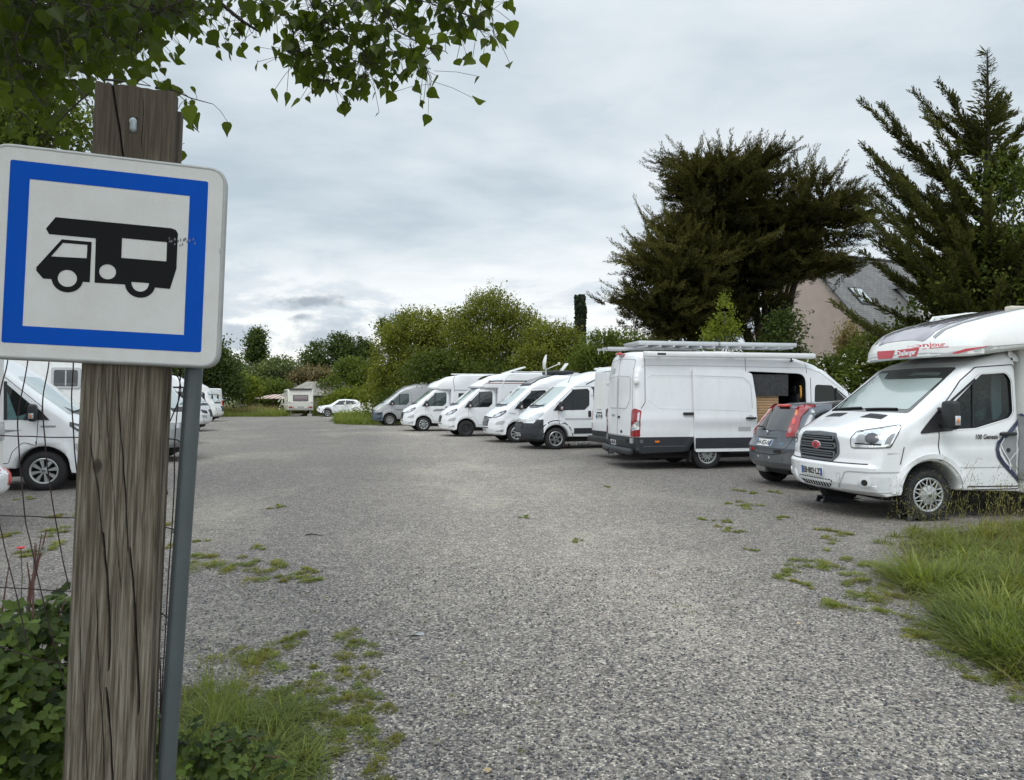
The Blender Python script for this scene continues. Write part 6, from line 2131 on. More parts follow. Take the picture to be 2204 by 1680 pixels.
# limb from the trunk to the hanging spray over the middle
limb = [(-900, -260, 2.8), (-300, -230, 3.1), (200, -140, 3.3), (430, -30, 3.3), (520, 45, 3.3), (560, 70, 3.3)]
tm.tube([tuple(q3(*p) - PB) for p in [(-1600, -700, 2.6)] + limb], [.06, .045, .03, .02, .012, .008, .005], 8)
tm.tube([tuple(q3(*p) - PB) for p in [(-300, -230, 3.1), (300, -260, 3.2), (700, -120, 3.2), (900, -30, 3.2), (1040, 0, 3.2)]], [.025, .02, .014, .009, .004], 8)
for pts, dn in (
    ([(430, -30, 3.3), (520, 45, 3.3), (545, 85, 3.3)], .9), ([(380, -20, 3.2), (450, 30, 3.2), (470, 60, 3.25)], .8), ([(330, -10, 3.2), (400, 20, 3.2), (440, 45, 3.2)], .7),
    ([(560, -40, 3.3), (600, 40, 3.3), (608, 95, 3.3), (600, 128, 3.3), (640, 150, 3.3), (680, 165, 3.3), (730, 170, 3.3)], .95),
    ([(640, -40, 3.2), (700, 30, 3.2), (760, 90, 3.2), (800, 150, 3.2), (830, 165, 3.2)], 1), ([(680, -50, 3.3), (720, 60, 3.3), (700, 130, 3.3), (720, 200, 3.3)], 1),
    ([(760, -60, 3.1), (830, 20, 3.1), (880, 80, 3.1), (930, 120, 3.1), (975, 140, 3.1)], 1), ([(780, -40, 3.25), (800, 40, 3.25), (840, 110, 3.25), (900, 160, 3.25), (945, 170, 3.25)], 1),
    ([(850, -50, 3.2), (920, 0, 3.2), (980, 30, 3.2), (1010, 70, 3.2)], 1), ([(930, -50, 3.2), (1000, -10, 3.2), (1060, 15, 3.2), (1075, 70, 3.2)], .9), ([(960, -40, 3.15), (1040, -5, 3.15), (1100, 5, 3.15), (1125, 0, 3.15)], .7),
    ([(620, 40, 3.35), (680, 80, 3.35), (760, 120, 3.35), (820, 130, 3.35), (870, 150, 3.35)], 1), ([(600, 20, 3.25), (660, 30, 3.25), (740, 50, 3.25), (820, 60, 3.25), (900, 60, 3.25)], 1),
    ([(600, -30, 3.1), (700, -10, 3.1), (800, 0, 3.1), (900, 10, 3.1), (1000, 40, 3.1)], 1), ([(610, 100, 3.3), (650, 120, 3.3), (700, 150, 3.3), (760, 180, 3.3)], .9), ([(520, -40, 3.2), (560, 20, 3.2), (590, 40, 3.2)], .9),
    ([(980, 20, 3.1), (1020, 60, 3.1), (1040, 95, 3.1)], .8), ([(880, 100, 3.2), (920, 150, 3.2), (930, 185, 3.2)], .8), ([(780, 120, 3.2), (800, 170, 3.2), (795, 200, 3.2)], .8),
):
    twig(pts, .004, .0015, .0078, .075, rng.uniform(.1, .6), .052, min(1, dn * .75))
# the dense mass at the top left
for k in range(135):
    d0 = rng.uniform(2.5, 4.2)
    x0 = rng.uniform(-160, 330)
    y0 = rng.uniform(-120, 40) if k < 80 else rng.uniform(-20, 130 - max(0, x0) * .35)
    ln = rng.uniform(120, 240)
    a_ = rng.uniform(.2, 1.4)
    x1, y1 = x0 + ln * math.cos(a_) * .8, min(y0 + ln * math.sin(a_), 215 - .62 * max(0, x0 + ln * math.cos(a_) * .8 - 60))
    twig([(x0, y0, d0), ((x0 + x1) / 2 + rng.uniform(-20, 20), (y0 + y1) / 2, d0), (x1, y1, d0)], .004, .0015, .0165, .095, rng.uniform(-.1, .5), .057, 1)
for pts in ([(190, 200, 2.6), (130, 270, 2.6), (60, 340, 2.6)], [(40, 150, 2.6), (90, 220, 2.6), (150, 300, 2.6)], [(-40, 200, 2.7), (40, 250, 2.7), (110, 320, 2.7)], [(10, 180, 2.8), (40, 260, 2.8), (60, 300, 2.8)], [(330, 190, 2.6), (370, 198, 2.6), (420, 210, 2.6), (455, 222, 2.6)],
            [(225, 172, 2.2), (290, 178, 2.2), (350, 185, 2.2)], [(360, 230, 2.6), (405, 270, 2.6), (425, 285, 2.6)], [(370, 290, 2.6), (400, 310, 2.6)], [(160, 180, 2.4), (200, 240, 2.4), (205, 300, 2.4)], [(-60, 120, 2.9), (20, 140, 2.9), (150, 170, 2.9)], [(240, 90, 2.9), (300, 120, 2.9), (310, 140, 2.9)], [(100, 100, 2.9), (180, 150, 2.9), (250, 150, 2.9)]):
    twig(pts, .004, .0012, .028, .055, rng.uniform(.3, .8), .056, .8)
# the rest of the crown, overhead and behind the viewer
cb_ = [(np.array([-2.6, -.6, 4.9]), np.array([2.6, 1.8, 1.3])), (np.array([-4.2, 1.2, 5.6]), np.array([2.0, 1.6, 1.8])), (np.array([-.4, -2.4, 5.0]), np.array([2.2, 1.6, 1.4])), (np.array([-3.6, -2.6, 3.4]), np.array([1.6, 1.4, 1.5]))]
cb_ = [(c - PB, r_) for c, r_ in cb_]
crown(cb_, L, 460, 30, .34, .13, tone=(.1, .6), zmin=1.5, tpl=QUAD)
for c, r_ in cb_:
    tm.tube([(.2, .1, 3.6), tuple((np.array([.2, .1, 3.6]) + c) / 2 + np.array([0, 0, .3])), tuple(c)], [.08, .05, .015], 8)
L.build('crown', LM['pop'], pt, True)
obj('trunk', tm, BARKD, pt)
# lighter tree standing further back on the left
tree('ash_tree', 'lighter green tree seen between the poplar leaves above the sign', 'tree', None,
     [Bq(80, 250, 90, 70, 11), Bq(150, 290, 50, 60, 11), Bq(20, 330, 100, 90, 11), Bq(-120, 280, 150, 120, 11)], 'mid', 330, 42, .14, .075, tone=(.4, 1.0), tpl=OVAL, base=(-9.0, 11, 0), r0=.12)


# --- grass
BL = (np.array([(-.5, 0, 0), (.5, 0, 0), (.42, .4, .10), (-.42, .4, .10), (.28, .75, .34), (-.28, .75, .34), (0, 1, .62)]), [(0, 1, 2, 3), (3, 2, 4, 5), (5, 4, 6)])


def blades(L, P, h, w, lean, tone, a=None):
    n = len(P)
    a = rng.uniform(0, 2 * PI, n) if a is None else a
    N = np.stack([np.cos(a), np.sin(a), np.zeros(n)], 1)
    A = np.stack([N[:, 0] * lean, N[:, 1] * lean, np.ones(n)], 1)
    h = np.broadcast_to(h, (n,)) * rng.uniform(.5, 1.2, n)
    tv, tf = BL
    A = unit(A)
    B = np.stack([-N[:, 1], N[:, 0], np.zeros(n)], 1)
    v = P[:, None, :] + tv[None, :, 0:1] * B[:, None, :] * np.broadcast_to(w, (n,))[:, None, None] + tv[None, :, 1:2] * A[:, None, :] * h[:, None, None] + tv[None, :, 2:3] * (N - np.array([0, 0, .45]))[:, None, :] * (h * np.clip(lean, .1, 1.2))[:, None, None]
    v[:, :, 2] = np.maximum(v[:, :, 2], .004)
    k = len(tv)
    L.V.append(v.reshape(-1, 3))
    L.T.append(np.repeat(np.broadcast_to(tone, (n,)) + rng.normal(size=n) * .15, k))
    base = L.n + np.arange(n) * k
    for f in tf:
        L.F.append(base[:, None] + np.array(f)[None, :])
    L.n += n * k


def tuft(L, c, r, n, h, w=.004, lean=.5, tone=.5, flat=1.0):
    a, q = rng.uniform(0, 2 * PI, n), r * np.sqrt(rng.random(n))
    P = np.stack([c[0] + q * np.cos(a), c[1] + q * np.sin(a) * flat, np.full(n, .002)], 1)
    blades(L, P, h * (1.15 - .5 * q / r), w, lean * (.35 + .9 * q / r) * rng.uniform(.5, 1.4, n), tone, a + rng.normal(size=n) * .7)


def stuff(o, label):
    return tag(o, label, 'grass', None, 'stuff')


# small tufts growing out of the gravel
L, LY = Leaves(), Leaves()
spots = [(455, 1215, 50), (425, 1200, 25), (490, 1225, 25), (550, 1178, 20), (545, 1228, 30), (585, 1232, 35), (640, 1235, 25), (660, 1243, 25), (600, 1090, 14), (540, 1420, 40), (600, 1410, 35), (550, 1440, 45), (640, 1375, 25), (745, 1375, 30), (690, 1465, 30), (745, 1440, 35), (770, 1425, 25), (760, 1475, 35),
         (640, 1490, 40), (700, 1500, 30), (755, 1510, 30), (790, 1520, 30), (800, 1540, 30), (720, 1560, 40), (660, 1600, 60), (600, 1560, 60), (760, 1580, 35), (800, 1635, 45), (780, 1660, 50), (560, 1540, 50), (520, 1600, 60), (480, 1560, 60), (440, 1530, 60), (620, 1640, 70),
         (1625, 1060, 22), (1665, 1060, 12), (1605, 1088, 20), (1520, 1120, 12), (1570, 1125, 10), (1570, 1147, 18), (1680, 1115, 12), (1790, 1147, 22), (1790, 1165, 18), (1720, 1205, 30), (1760, 1215, 30), (1690, 1245, 20), (1700, 1235, 16), (1820, 1205, 25), (1850, 1245, 30), (1860, 1270, 30), (1845, 1285, 25), (1790, 1300, 20), (1800, 1310, 25), (1890, 1225, 35),
         (1905, 1290, 40), (1880, 1310, 30), (1960, 1355, 40), (2050, 1400, 40), (1985, 1375, 30), (2090, 1450, 40), (1740, 1262, 14), (1620, 1185, 10), (410, 1215, 25), (360, 1130, 20), (430, 1168, 14), (60, 1075, 14), (100, 1145, 25), (120, 1180, 30), (60, 1195, 25), (140, 1110, 18), (30, 1150, 20), (355, 1180, 20), (1130, 1115, 10), (1305, 1048, 8), (1240, 1165, 8)]
for qx, qy, w_ in spots:
    g0 = gnd(qx, qy)
    r_ = w_ * g0.y / FOC
    for k in range(rng.integers(4, 8)):
        c = (g0.x + rng.normal() * r_ * .7, g0.y + rng.normal() * r_ * 1.6)
        tuft(L if rng.random() < .5 else LY, c, r_ * rng.uniform(.18, .5), int(26 + 44 * min(1, r_ / .12)), .014 + min(r_ * .30, .045), .0030 + .0005 * g0.y, 1.3, rng.uniform(.3, .8), 1.3)
for k in range(90):
    g0 = gnd(rng.uniform(330, 1150), rng.uniform(1180, 1660)) if rng.random() < .5 else gnd(rng.uniform(1400, 1950), rng.uniform(1030, 1330))
    tuft(LY, (g0.x, g0.y), rng.uniform(.015, .05), 22, .02, .003, 1.0, .5)
stuff(L.build('grass', LM['grass']), 'small green grass tufts growing through the gravel')
stuff(LY.build('grass', LM['gryel']), 'yellowish flat mossy grass spots in the gravel')

# right verge
L, LS, LS2 = Leaves(), Leaves(), Leaves()
vg = [gnd(*p) for p in ((1895, 1165), (1905, 1215), (1890, 1255), (1950, 1330), (2010, 1360), (2085, 1425), (2140, 1470), (2230, 1530))] + [Vector((3.6, 3.3, 0)), Vector((8.5, 3.0, 0)), Vector((9.5, 9.6, 0)), Vector((7.2, 9.5, 0)), Vector((5.6, 8.9, 0)), Vector((4.9, 8.75, 0))]
VP = [(p.x, p.y) for p in vg]
n = 42000
P = np.stack([rng.uniform(2.4, 9, n), rng.uniform(3.2, 9.6, n)], 1)
ds = segdist(P, VP)
clump = np.sin(P[:, 0] * 7.3 + 2 * np.sin(P[:, 1] * 3.7)) * np.sin(P[:, 1] * 6.1 + 1.5 * np.sin(P[:, 0] * 4.9))
P = P[inpoly(P, VP) & (rng.random(n) < (.12 + np.clip(ds, 0, .7) * 1.3 + .35 * clump) * np.clip((10.2 - P[:, 1]) / 2.6, .25, 1))]
ds = segdist(P, VP)
patchy = .5 + .5 * np.sin(P[:, 0] * 3.1 + np.sin(P[:, 1] * 2.3) * 2) * np.cos(P[:, 1] * 2.7)
P = P[rng.random(len(P)) < .38]
ds = segdist(P, VP)
patchy = .5 + .5 * np.sin(P[:, 0] * 3.1 + np.sin(P[:, 1] * 2.3) * 2) * np.cos(P[:, 1] * 2.7)
P3 = np.concatenate([P, np.full((len(P), 1), .003)], 1)
hh = np.clip(.04 + ds * .25, .04, .17) * (.55 + .7 * patchy)
blades(L, P3, hh, .0095, .5 + .9 * rng.random(len(P)), .30 + .45 * patchy + .25 * (rng.random(len(P)) - .5))
m_ = 620
Q = np.stack([rng.uniform(2.5, 8.5, m_), rng.uniform(3.2, 9.4, m_)], 1)
dq = segdist(Q, VP)
Q, dq = Q[inpoly(Q, VP)], dq[inpoly(Q, VP)]
for (x_, y_), d_ in zip(Q, dq):
    if rng.random() > .35 + d_:
        continue
    s_ = min(1, .25 + d_ * 1.3) * rng.uniform(.6, 1.25)
    tuft((L, L, L, L, LS2, LS2, LS)[rng.integers(0, 7)], (x_, y_), .04 + .11 * s_, int(26 + 44 * s_), .06 + .17 * s_, .0105, 1.0, rng.uniform(.1, .8))
for qx, qy, r_, h_, nn_ in ((2000, 1262, .30, .46, 1500), (1960, 1245, .18, .36, 700), (2060, 1255, .25, .36, 800), (2150, 1330, .3, .42, 1300), (2080, 1360, .22, .34, 800), (2190, 1390, .3, .42, 1300), (2190, 1270, .3, .45, 1000), (2140, 1410, .22, .36, 900), (2230, 1440, .25, .34, 900)):
    g0 = gnd(qx, qy)
    tuft(L, (g0.x, g0.y), r_, int(nn_ * .28), h_ * .85, .0105, 1.0, rng.uniform(.2, .6))
stuff(L.build('grass', LM['grassd']), 'lush green grass verge in the right foreground')
P = np.stack([rng.uniform(2.6, 8, 7500), rng.uniform(3.4, 9.3, 7500)], 1)
P = P[inpoly(P, VP)]
blades(LS, np.concatenate([P, np.full((len(P), 1), .003)], 1), .24, .005, 1.1, .45)


def seed_stem(p, h, kind=0):
    lean = rng.normal(size=2) * .16
    q = np.array([[p[0] + lean[0] * h * t * t, p[1] + lean[1] * h * t * t, h * t] for t in np.linspace(0, 1, 9)])
    for i in range(8):
        d = q[i + 1] - q[i]
        LS.add(QUAD, q[i][None], d[None], rdir(1), np.linalg.norm(d) * 1.15, .0075 if i < 6 else .005, rng.uniform(.1, .5))
    n = 15
    t = rng.uniform(.72, 1.0, n)
    b = np.array([[p[0] + lean[0] * h * k * k, p[1] + lean[1] * h * k * k, h * k] for k in t])
    sp = (1.02 - t)[:, None] * rng.normal(size=(n, 3)) * (.55 if kind else .22) * np.array([1, 1, .5])
    b = b + sp
    LS.add(QUAD, b, np.array([[0, 0, .8]]) + rng.normal(size=(n, 3)) * .5, rdir(n), .024, .007, rng.uniform(.2, .8, n))


for qx, qy, h_ in ((1965, 1150, .75), (1990, 1160, .6), (2010, 1165, .9), (2040, 1150, .95), (2055, 1140, .7), (2075, 1150, .85), (2100, 1170, .6), (2130, 1160, .9), (2150, 1165, .7), (2175, 1160, 1.0), (2190, 1165, .8), (2200, 1180, 1.1), (1945, 1160, .5), (2030, 1180, .7), (2115, 1190, .85), (2160, 1210, 1.0), (2180, 1250, .95), (2140, 1240, .8), (2090, 1240, .7), (2200, 1300, .9), (2060, 1200, .65), (1925, 1170, .45), (2190, 1220, .9), (2170, 1190, .7)):
    g0 = gnd(qx, qy)
    for k in range(3):
        seed_stem((g0.x + rng.normal() * .10, g0.y + rng.normal() * .15), h_ * rng.uniform(.6, 1.0), rng.integers(0, 2))
stuff(LS2.build('grass', LM['gryel']), 'yellow green grass tufts mixed into the right verge')
stuff(LS.build('dry_grass', LM['seed']), 'dry straw coloured grass and tall seed stems before the big motorhome')

# grass round the post
L = Leaves()
P = np.stack([rng.uniform(-1.75, -.75, 3200), rng.uniform(2.5, 4.2, 3200)], 1)
pp_ = [gnd(330, 1500), gnd(420, 1440), gnd(520, 1500), gnd(640, 1500), gnd(740, 1560), gnd(720, 1680)]
PP = [(p.x, p.y) for p in pp_] + [(-.7, 2.5), (-1.7, 2.5)]
P = P[inpoly(P, PP)]
ds = segdist(P, PP)
blades(L, np.concatenate([P, np.full((len(P), 1), .003)], 1), np.clip(.03 + ds * .38, .03, .15), .0052, 1.1 * rng.random(len(P)) + .4, .45)
for qx, qy, r_, h_, nn_ in ((470, 1560, .12, .24, 500), (540, 1570, .12, .20, 450), (600, 1550, .12, .18, 450), (660, 1530, .10, .15, 350), (560, 1640, .14, .20, 500), (440, 1600, .12, .24, 400), (650, 1640, .12, .14, 350)):
    g0 = gnd(qx, qy)
    tuft(L, (g0.x, g0.y), r_ * .8, int(nn_ * .26), h_ * .85, .0058, 1.3, rng.uniform(.2, .8))
for k in range(60):
    g0 = gnd(rng.uniform(420, 520), rng.uniform(1480, 1620))
    tuft(L, (g0.x, g0.y), .015, 4, rng.uniform(.25, .42), .0026, .35, .5)
stuff(L.build('grass', LM['grassd']), 'green grass spilling onto the gravel at the foot of the post')

# long grass at the far edge
L = Leaves()


def field(L, poly, n, h, w, tone):
    A_ = np.array(poly)
    lo, hi = A_.min(0), A_.max(0)
    P = np.stack([rng.uniform(lo[0], hi[0], n), rng.uniform(lo[1], hi[1], n)], 1)
    P = P[inpoly(P, [tuple(p) for p in poly])]
    v = .5 + .5 * np.sin(P[:, 0] * .9 + np.sin(P[:, 1] * .7) * 2)
    blades(L, np.concatenate([P, np.full((len(P), 1), .0)], 1), h * (.6 + .7 * v), w, .45, tone + .25 * (v - .5))


field(L, [(-40, 63.5), (-21, 63.0), (-19.5, 66), (-15.5, 66.3), (-15.0, 70), (-40, 78)], 26000, .75, .035, .5)
field(L, [(-13.4, 54.5), (-11.4, 45.5), (-9.6, 43.5), (-8, 50), (-9, 63), (-12.9, 63.0), (-13.9, 59)], 20000, .70, .030, .55)
field(L, [(-9.8, 43), (-8.6, 42), (-2, 50), (8, 44), (14, 34), (22, 34), (10, 60), (-9, 60)], 9000, .5, .04, .35)
stuff(L.build('long_grass', LM['grass']), 'long uncut grass along the far edge of the gravel')
L = Leaves()
field(L, [(-40, 66), (-22, 65), (-20.5, 69), (-18, 74), (-40, 84)], 12000, 1.05, .035, .5)
stuff(L.build('dry_grass', LM['straw']), 'tall dry brown grass beyond the far left edge')
L = Leaves()
P = np.concatenate([np.stack([rng.uniform(-21.5, -19.3, 60), rng.uniform(65, 67, 60), rng.uniform(.8, 1.7, 60)], 1), np.stack([rng.uniform(-12.2, -9.6, 90), rng.uniform(50, 60, 90), rng.uniform(.6, 1.3, 90)], 1)])
L.add(OVAL, np.repeat(P, 3, 0) + rng.normal(size=(len(P) * 3, 3)) * .07, rdir(len(P) * 3), np.array([[0, -.6, .8]]) + rng.normal(size=(len(P) * 3, 3)) * .3, .16, .14, .9)
stuff(L.build('wild_flowers', mat('cow parsley flower', (.60, .60, .50), .8)), 'white cow parsley flowers in the long grass at the far end')

# --- brambles at the foot of the post
def bramble(label, centre, blobs, n, size, base, cane):
    r = empty('bramble_bush', base)
    tag(r, label, 'bush', 'brambles by the post')
    L, b0 = Leaves(), np.array([base[0], base[1], 0])
    vol = np.array([b[1].prod() for b in blobs])
    for (c, rr_), k in zip(blobs, (n * vol / vol.sum()).astype(int)):
        d = rdir(k, .2)
        d[:, 1] -= .2
        d = unit(d)
        c_ = c + d * rr_ * (rng.uniform(.25, 1.0, k) ** .5)[:, None]
        c_[:, 2] = np.maximum(c_[:, 2], .03)
        tone = np.clip(rng.normal(.45, .30, k), .0, 1)
        nn_ = unit(d * .5 + np.array([0, -.45, .8]) + rng.normal(size=(k, 3)) * .35)
        a0 = unit(rng.normal(size=(k, 3)) + np.array([0, -.2, -.35]))
        a0 = unit(a0 - (a0 * nn_).sum(1, keepdims=True) * nn_)
        sd = np.cross(nn_, a0)
        s = size * rng.uniform(.65, 1.25, k)
        for ang in (-1.15, 0, 1.15):
            ax = a0 * math.cos(ang) + sd * math.sin(ang)
            L.add(SERR, c_ - b0 + ax * .006, ax, nn_ + rng.normal(size=(k, 3)) * .15, s * (1 if ang == 0 else .85), s * .72, tone + rng.normal(size=k) * .06)
    L.build('leaves', LM['bram'], r, False)
    m = MB()
    for a, b in cane:
        a, b = Vector(a) - Vector(base), Vector(b) - Vector(base)
        mid = a.lerp(b, .5) + Vector((0, 0, .08))
        m.tube([a, a.lerp(mid, .5) + Vector((0, 0, .03)), mid, mid.lerp(b, .6) + Vector((0, 0, .01)), b], [.0035, .003, .0028, .002, .0015], 6)
    obj('cane', m, mat('bramble cane', (.11, .05, .04), .6), r)
    return r


bramble('thick bramble bush left of the wooden post', None,
        [Bq(60, 1420, 110, 120, 2.25, .28), Bq(40, 1560, 130, 150, 2.1, .28), Bq(110, 1340, 60, 60, 2.35, .2), Bq(-80, 1500, 150, 200, 2.2, .3), Bq(100, 1640, 90, 90, 2.1, .22)], 1350, .042, (-1.6, 2.25, 0),
        [(at(20, 1680, 2.2), at(90, 1150, 2.3)), (at(60, 1680, 2.2), at(140, 1290, 2.3)), (at(-20, 1600, 2.2), at(20, 1215, 2.25)), (at(70, 1420, 2.2), at(75, 1170, 2.3)), (at(0, 1700, 2.1), at(120, 1480, 2.1))])
bramble('low bramble right of the grey pole', None,
        [Bq(500, 1640, 90, 55, 2.62, .2), Bq(420, 1600, 50, 50, 2.6, .16), Bq(580, 1668, 60, 35, 2.6, .15), Bq(345, 1620, 35, 70, 2.45, .12), Bq(480, 1590, 50, 30, 2.7, .12)], 210, .034, tuple(at(480, 1680, 2.6).xy) + (0,),
        [(at(400, 1700, 2.6), at(560, 1590, 2.65)), (at(440, 1700, 2.6), at(470, 1560, 2.65)), (at(520, 1710, 2.6), at(620, 1640, 2.6))])
# dry thistle with a fluffy head and one red poppy behind the fence
th_ = empty('dried_thistle', tuple(at(62, 1250, 2.7).xy) + (0,))
tag(th_, 'dried brown thistle with a fluffy white seed head behind the wire fence', 'plant')
b0 = Vector(th_.location)
m = MB()
for a, b in (((60, 1290), (88, 1180)), ((65, 1270), (78, 1172)), ((70, 1240), (100, 1140)), ((62, 1290), (58, 1210))):
    m.tube([at(*a, 2.7) - b0, at((a[0] + b[0]) / 2 + 4, (a[1] + b[1]) / 2, 2.7) - b0, at(*b, 2.7) - b0], [.004, .003, .002], 6)
m.tube([Vector((0, 0, 0)), at(62, 1290, 2.7) - b0], .005, 6)
obj('stalk', m, mat('dry red brown stalk', (.14, .06, .045), .7), th_)
L = Leaves()
c = np.array(at(91, 1182, 2.7) - b0)
L.add(QUAD, np.repeat(c[None], 160, 0), rdir(160), rdir(160), .022, .003, .9)
for q_ in ((78, 1170), (100, 1150), (84, 1205)):
    L.add(QUAD, np.repeat(c[None] + np.array([[0, 0, -.004]]), 30, 0), rdir(30), rdir(30), .014, .004, .4)
L.build('seed_head', mat('thistle down', (.52, .50, .46), .9), th_)
pp0 = at(45, 1183, 5.5)
po = empty('poppy', (pp0.x, pp0.y, 0))
tag(po, 'single red poppy flower behind the wire fence', 'flower')
L = Leaves()
for k in range(5):
    a_ = 2 * PI * k / 5
    L.add(OVAL, np.array([[0, 0, pp0.z]]), np.array([[math.cos(a_), math.sin(a_), .5]]), np.array([[0, 0, 1.]]), .04, .045, .5)
L.build('petals', mat('poppy red', (.62, .02, .02), .6), po)
obj('stem', MB().tube([(0, 0, 0), (.01, 0, pp0.z * .5), (0, 0, pp0.z)], .003, 6), LM['grass'], po)
# ================================================================ ground
def sheet(name, poly, z, m, grid=None):
    v, f, _ = tri_fill(poly, grid or 0)
    o = obj(name, MB().add([(a, b, z) for a, b in v], f), m, smooth=False)
    o['kind'] = 'structure'
    return o


m, nt, b = newmat('soil and grass terrain')
c = coords(nt)
o = ramp(nt, noise(nt, c, .25, 8, .65), [(.35, (.045, .06, .018)), (.55, (.075, .095, .028)), (.7, (.11, .10, .045))])
nt.links.new(o, b.inputs['Base Color'])
b.inputs['Roughness'].default_value = .95
nt.links.new(bump(nt, noise(nt, c, 9, 6, .7), .8, .15), b.inputs['Normal'])
sheet('ground', [(-700, -60), (700, -60), (700, 900), (-700, 900)], -.006, m)

m, nt, b = newmat('grey gravel chippings')
c = coords(nt)


def voro(scale, feature='F1', rnd=1):
    v = nt.nodes.new('ShaderNodeTexVoronoi')
    v.feature = feature
    v.inputs['Scale'].default_value = scale
    v.inputs['Randomness'].default_value = rnd
    nt.links.new(c, v.inputs['Vector'])
    return v


# slightly warped lookup so the stones are not all alike
wn = nt.nodes.new('ShaderNodeTexNoise')
wn.inputs['Scale'].default_value = 40
nt.links.new(c, wn.inputs['Vector'])
c = mixc(nt, .012, c, wn.outputs['Color'])
v1 = voro(80)
v2 = voro(150)
c0 = coords(nt)
worn = ramp(nt, noise(nt, coords(nt, (1, .55, 1), rot=(0, 0, R(18))), .42, 6, .62, .3), [(.50, (0, 0, 0)), (.70, (.8, .8, .8))])
big = noise(nt, c0, .12, 4, .5)
sepc = nt.nodes.new('ShaderNodeSeparateColor')
nt.links.new(v1.outputs['Color'], sepc.inputs[0])
sep2 = nt.nodes.new('ShaderNodeSeparateColor')
nt.links.new(v2.outputs['Color'], sep2.inputs[0])
stone = ramp(nt, sepc.outputs[0], [(0, (.028, .028, .030)), (.30, (.085, .084, .086)), (.62, (.155, .153, .150)), (.85, (.25, .245, .235)), (1, (.40, .39, .37))])
stone = mixc(nt, mth(nt, 'MULTIPLY', sepc.outputs[1], .35), stone, (.15, .125, .13))
fine = ramp(nt, sep2.outputs[0], [(0, (.12, .118, .11)), (.5, (.24, .235, .215)), (1, (.40, .385, .345))])
gap = mth(nt, 'GREATER_THAN', v1.outputs['Distance'], .46)
sel = mth(nt, 'GREATER_THAN', sepc.outputs[2], mth(nt, 'SUBTRACT', 1.05, mth(nt, 'MULTIPLY', worn, .62)))
base = mixc(nt, sel, stone, fine)
base = mixc(nt, mth(nt, 'MULTIPLY', gap, mth(nt, 'ADD', mth(nt, 'MULTIPLY', worn, .75), .12)), base, (.26, .25, .228))
tint = ramp(nt, big, [(.3, (.86, .86, .88)), (.7, (1.1, 1.09, 1.06))])
base = mixc(nt, 1.0, base, tint, 'MULTIPLY')
nzf = noise(nt, c0, 48, 5, .75)
nzm = noise(nt, c0, 6.5, 6, .7)
grit = ramp(nt, mth(nt, 'ADD', mth(nt, 'MULTIPLY', nzf, .6), mth(nt, 'MULTIPLY', nzm, .4)), [(.36, (1.05, 1.01, .95)), (.5, (1.62, 1.565, 1.46)), (.64, (2.3, 2.2, 2.02))])
base = mixc(nt, 1.0, base, grit, 'MULTIPLY')
# the strip the wheels keep clear is paler, curving away to the left
gx = nt.nodes.new('ShaderNodeSeparateXYZ')
nt.links.new(c0, gx.inputs[0])
ctr = mth(nt, 'SUBTRACT', 1.05, mth(nt, 'ADD', mth(nt, 'MULTIPLY', gx.outputs[1], .06), mth(nt, 'MULTIPLY', mth(nt, 'MULTIPLY', gx.outputs[1], gx.outputs[1]), .0030)))
off = mth(nt, 'ABSOLUTE', mth(nt, 'SUBTRACT', gx.outputs[0], ctr))
off = mth(nt, 'ADD', off, mth(nt, 'MULTIPLY', mth(nt, 'SUBTRACT', noise(nt, c0, .55, 5, .65), .5), 2.4))
trk = nt.nodes.new('ShaderNodeMapRange')
trk.interpolation_type = 'SMOOTHSTEP'
for i, v_ in zip(range(1, 5), (.5, 3.0, 1, 0)):
    trk.inputs[i].default_value = v_
nt.links.new(off, trk.inputs[0])
base = mixc(nt, 1.0, base, ramp(nt, trk.outputs[0], [(0, (.86, .855, .86)), (1, (1.24, 1.225, 1.19))]), 'MULTIPLY')
# moss film and brown stains near the edges
moss = ramp(nt, noise(nt, c0, .9, 7, .7), [(.62, (0, 0, 0)), (.78, (1, 1, 1))])
base = mixc(nt, mth(nt, 'MULTIPLY', moss, .18), base, (.16, .15, .06))
nt.links.new(base, b.inputs['Base Color'])
b.inputs['Roughness'].default_value = .85
b.inputs['Specular IOR Level'].default_value = .3
h = mth(nt, 'ADD', mth(nt, 'MULTIPLY', mth(nt, 'SUBTRACT', 1, mth(nt, 'MULTIPLY', v1.outputs['Distance'], v1.outputs['Distance'])), 1.0), mth(nt, 'MULTIPLY', sepc.outputs[1], .5))
nt.links.new(bump(nt, h, .9, .016), b.inputs['Normal'])
sheet('gravel_lot', [(-13, -20), (16, -20), (26, 14), (22, 34), (14, 38), (4, 46), (-3, 47), (-8.5, 43), (-10, 44.5), (-13.2, 51), (-14.6, 58), (-15.2, 65.6), (-20, 66.3), (-21.5, 63.5), (-40, 64), (-44, 40), (-26, 8)], 0, m)

m, nt, b = newmat('bare soil with moss')
c = coords(nt)
o = ramp(nt, noise(nt, c, 7, 8, .7), [(.3, (.035, .03, .02)), (.5, (.075, .07, .035)), (.7, (.10, .11, .03))])
nt.links.new(o, b.inputs['Base Color'])
b.inputs['Roughness'].default_value = .95
nt.links.new(bump(nt, noise(nt, c, 40, 6, .7), .8, .02), b.inputs['Normal'])


def wobble(poly, step, amp):
    q = resample(poly, step)
    ph = rng.uniform(0, 6, 3)
    return [(p.x + amp * (math.sin(i * .9 + ph[0]) + .6 * math.sin(i * 2.3 + ph[1])), p.y + amp * (math.cos(i * 1.1 + ph[2]) + .6 * math.sin(i * 1.9))) for i, p in enumerate(q)]


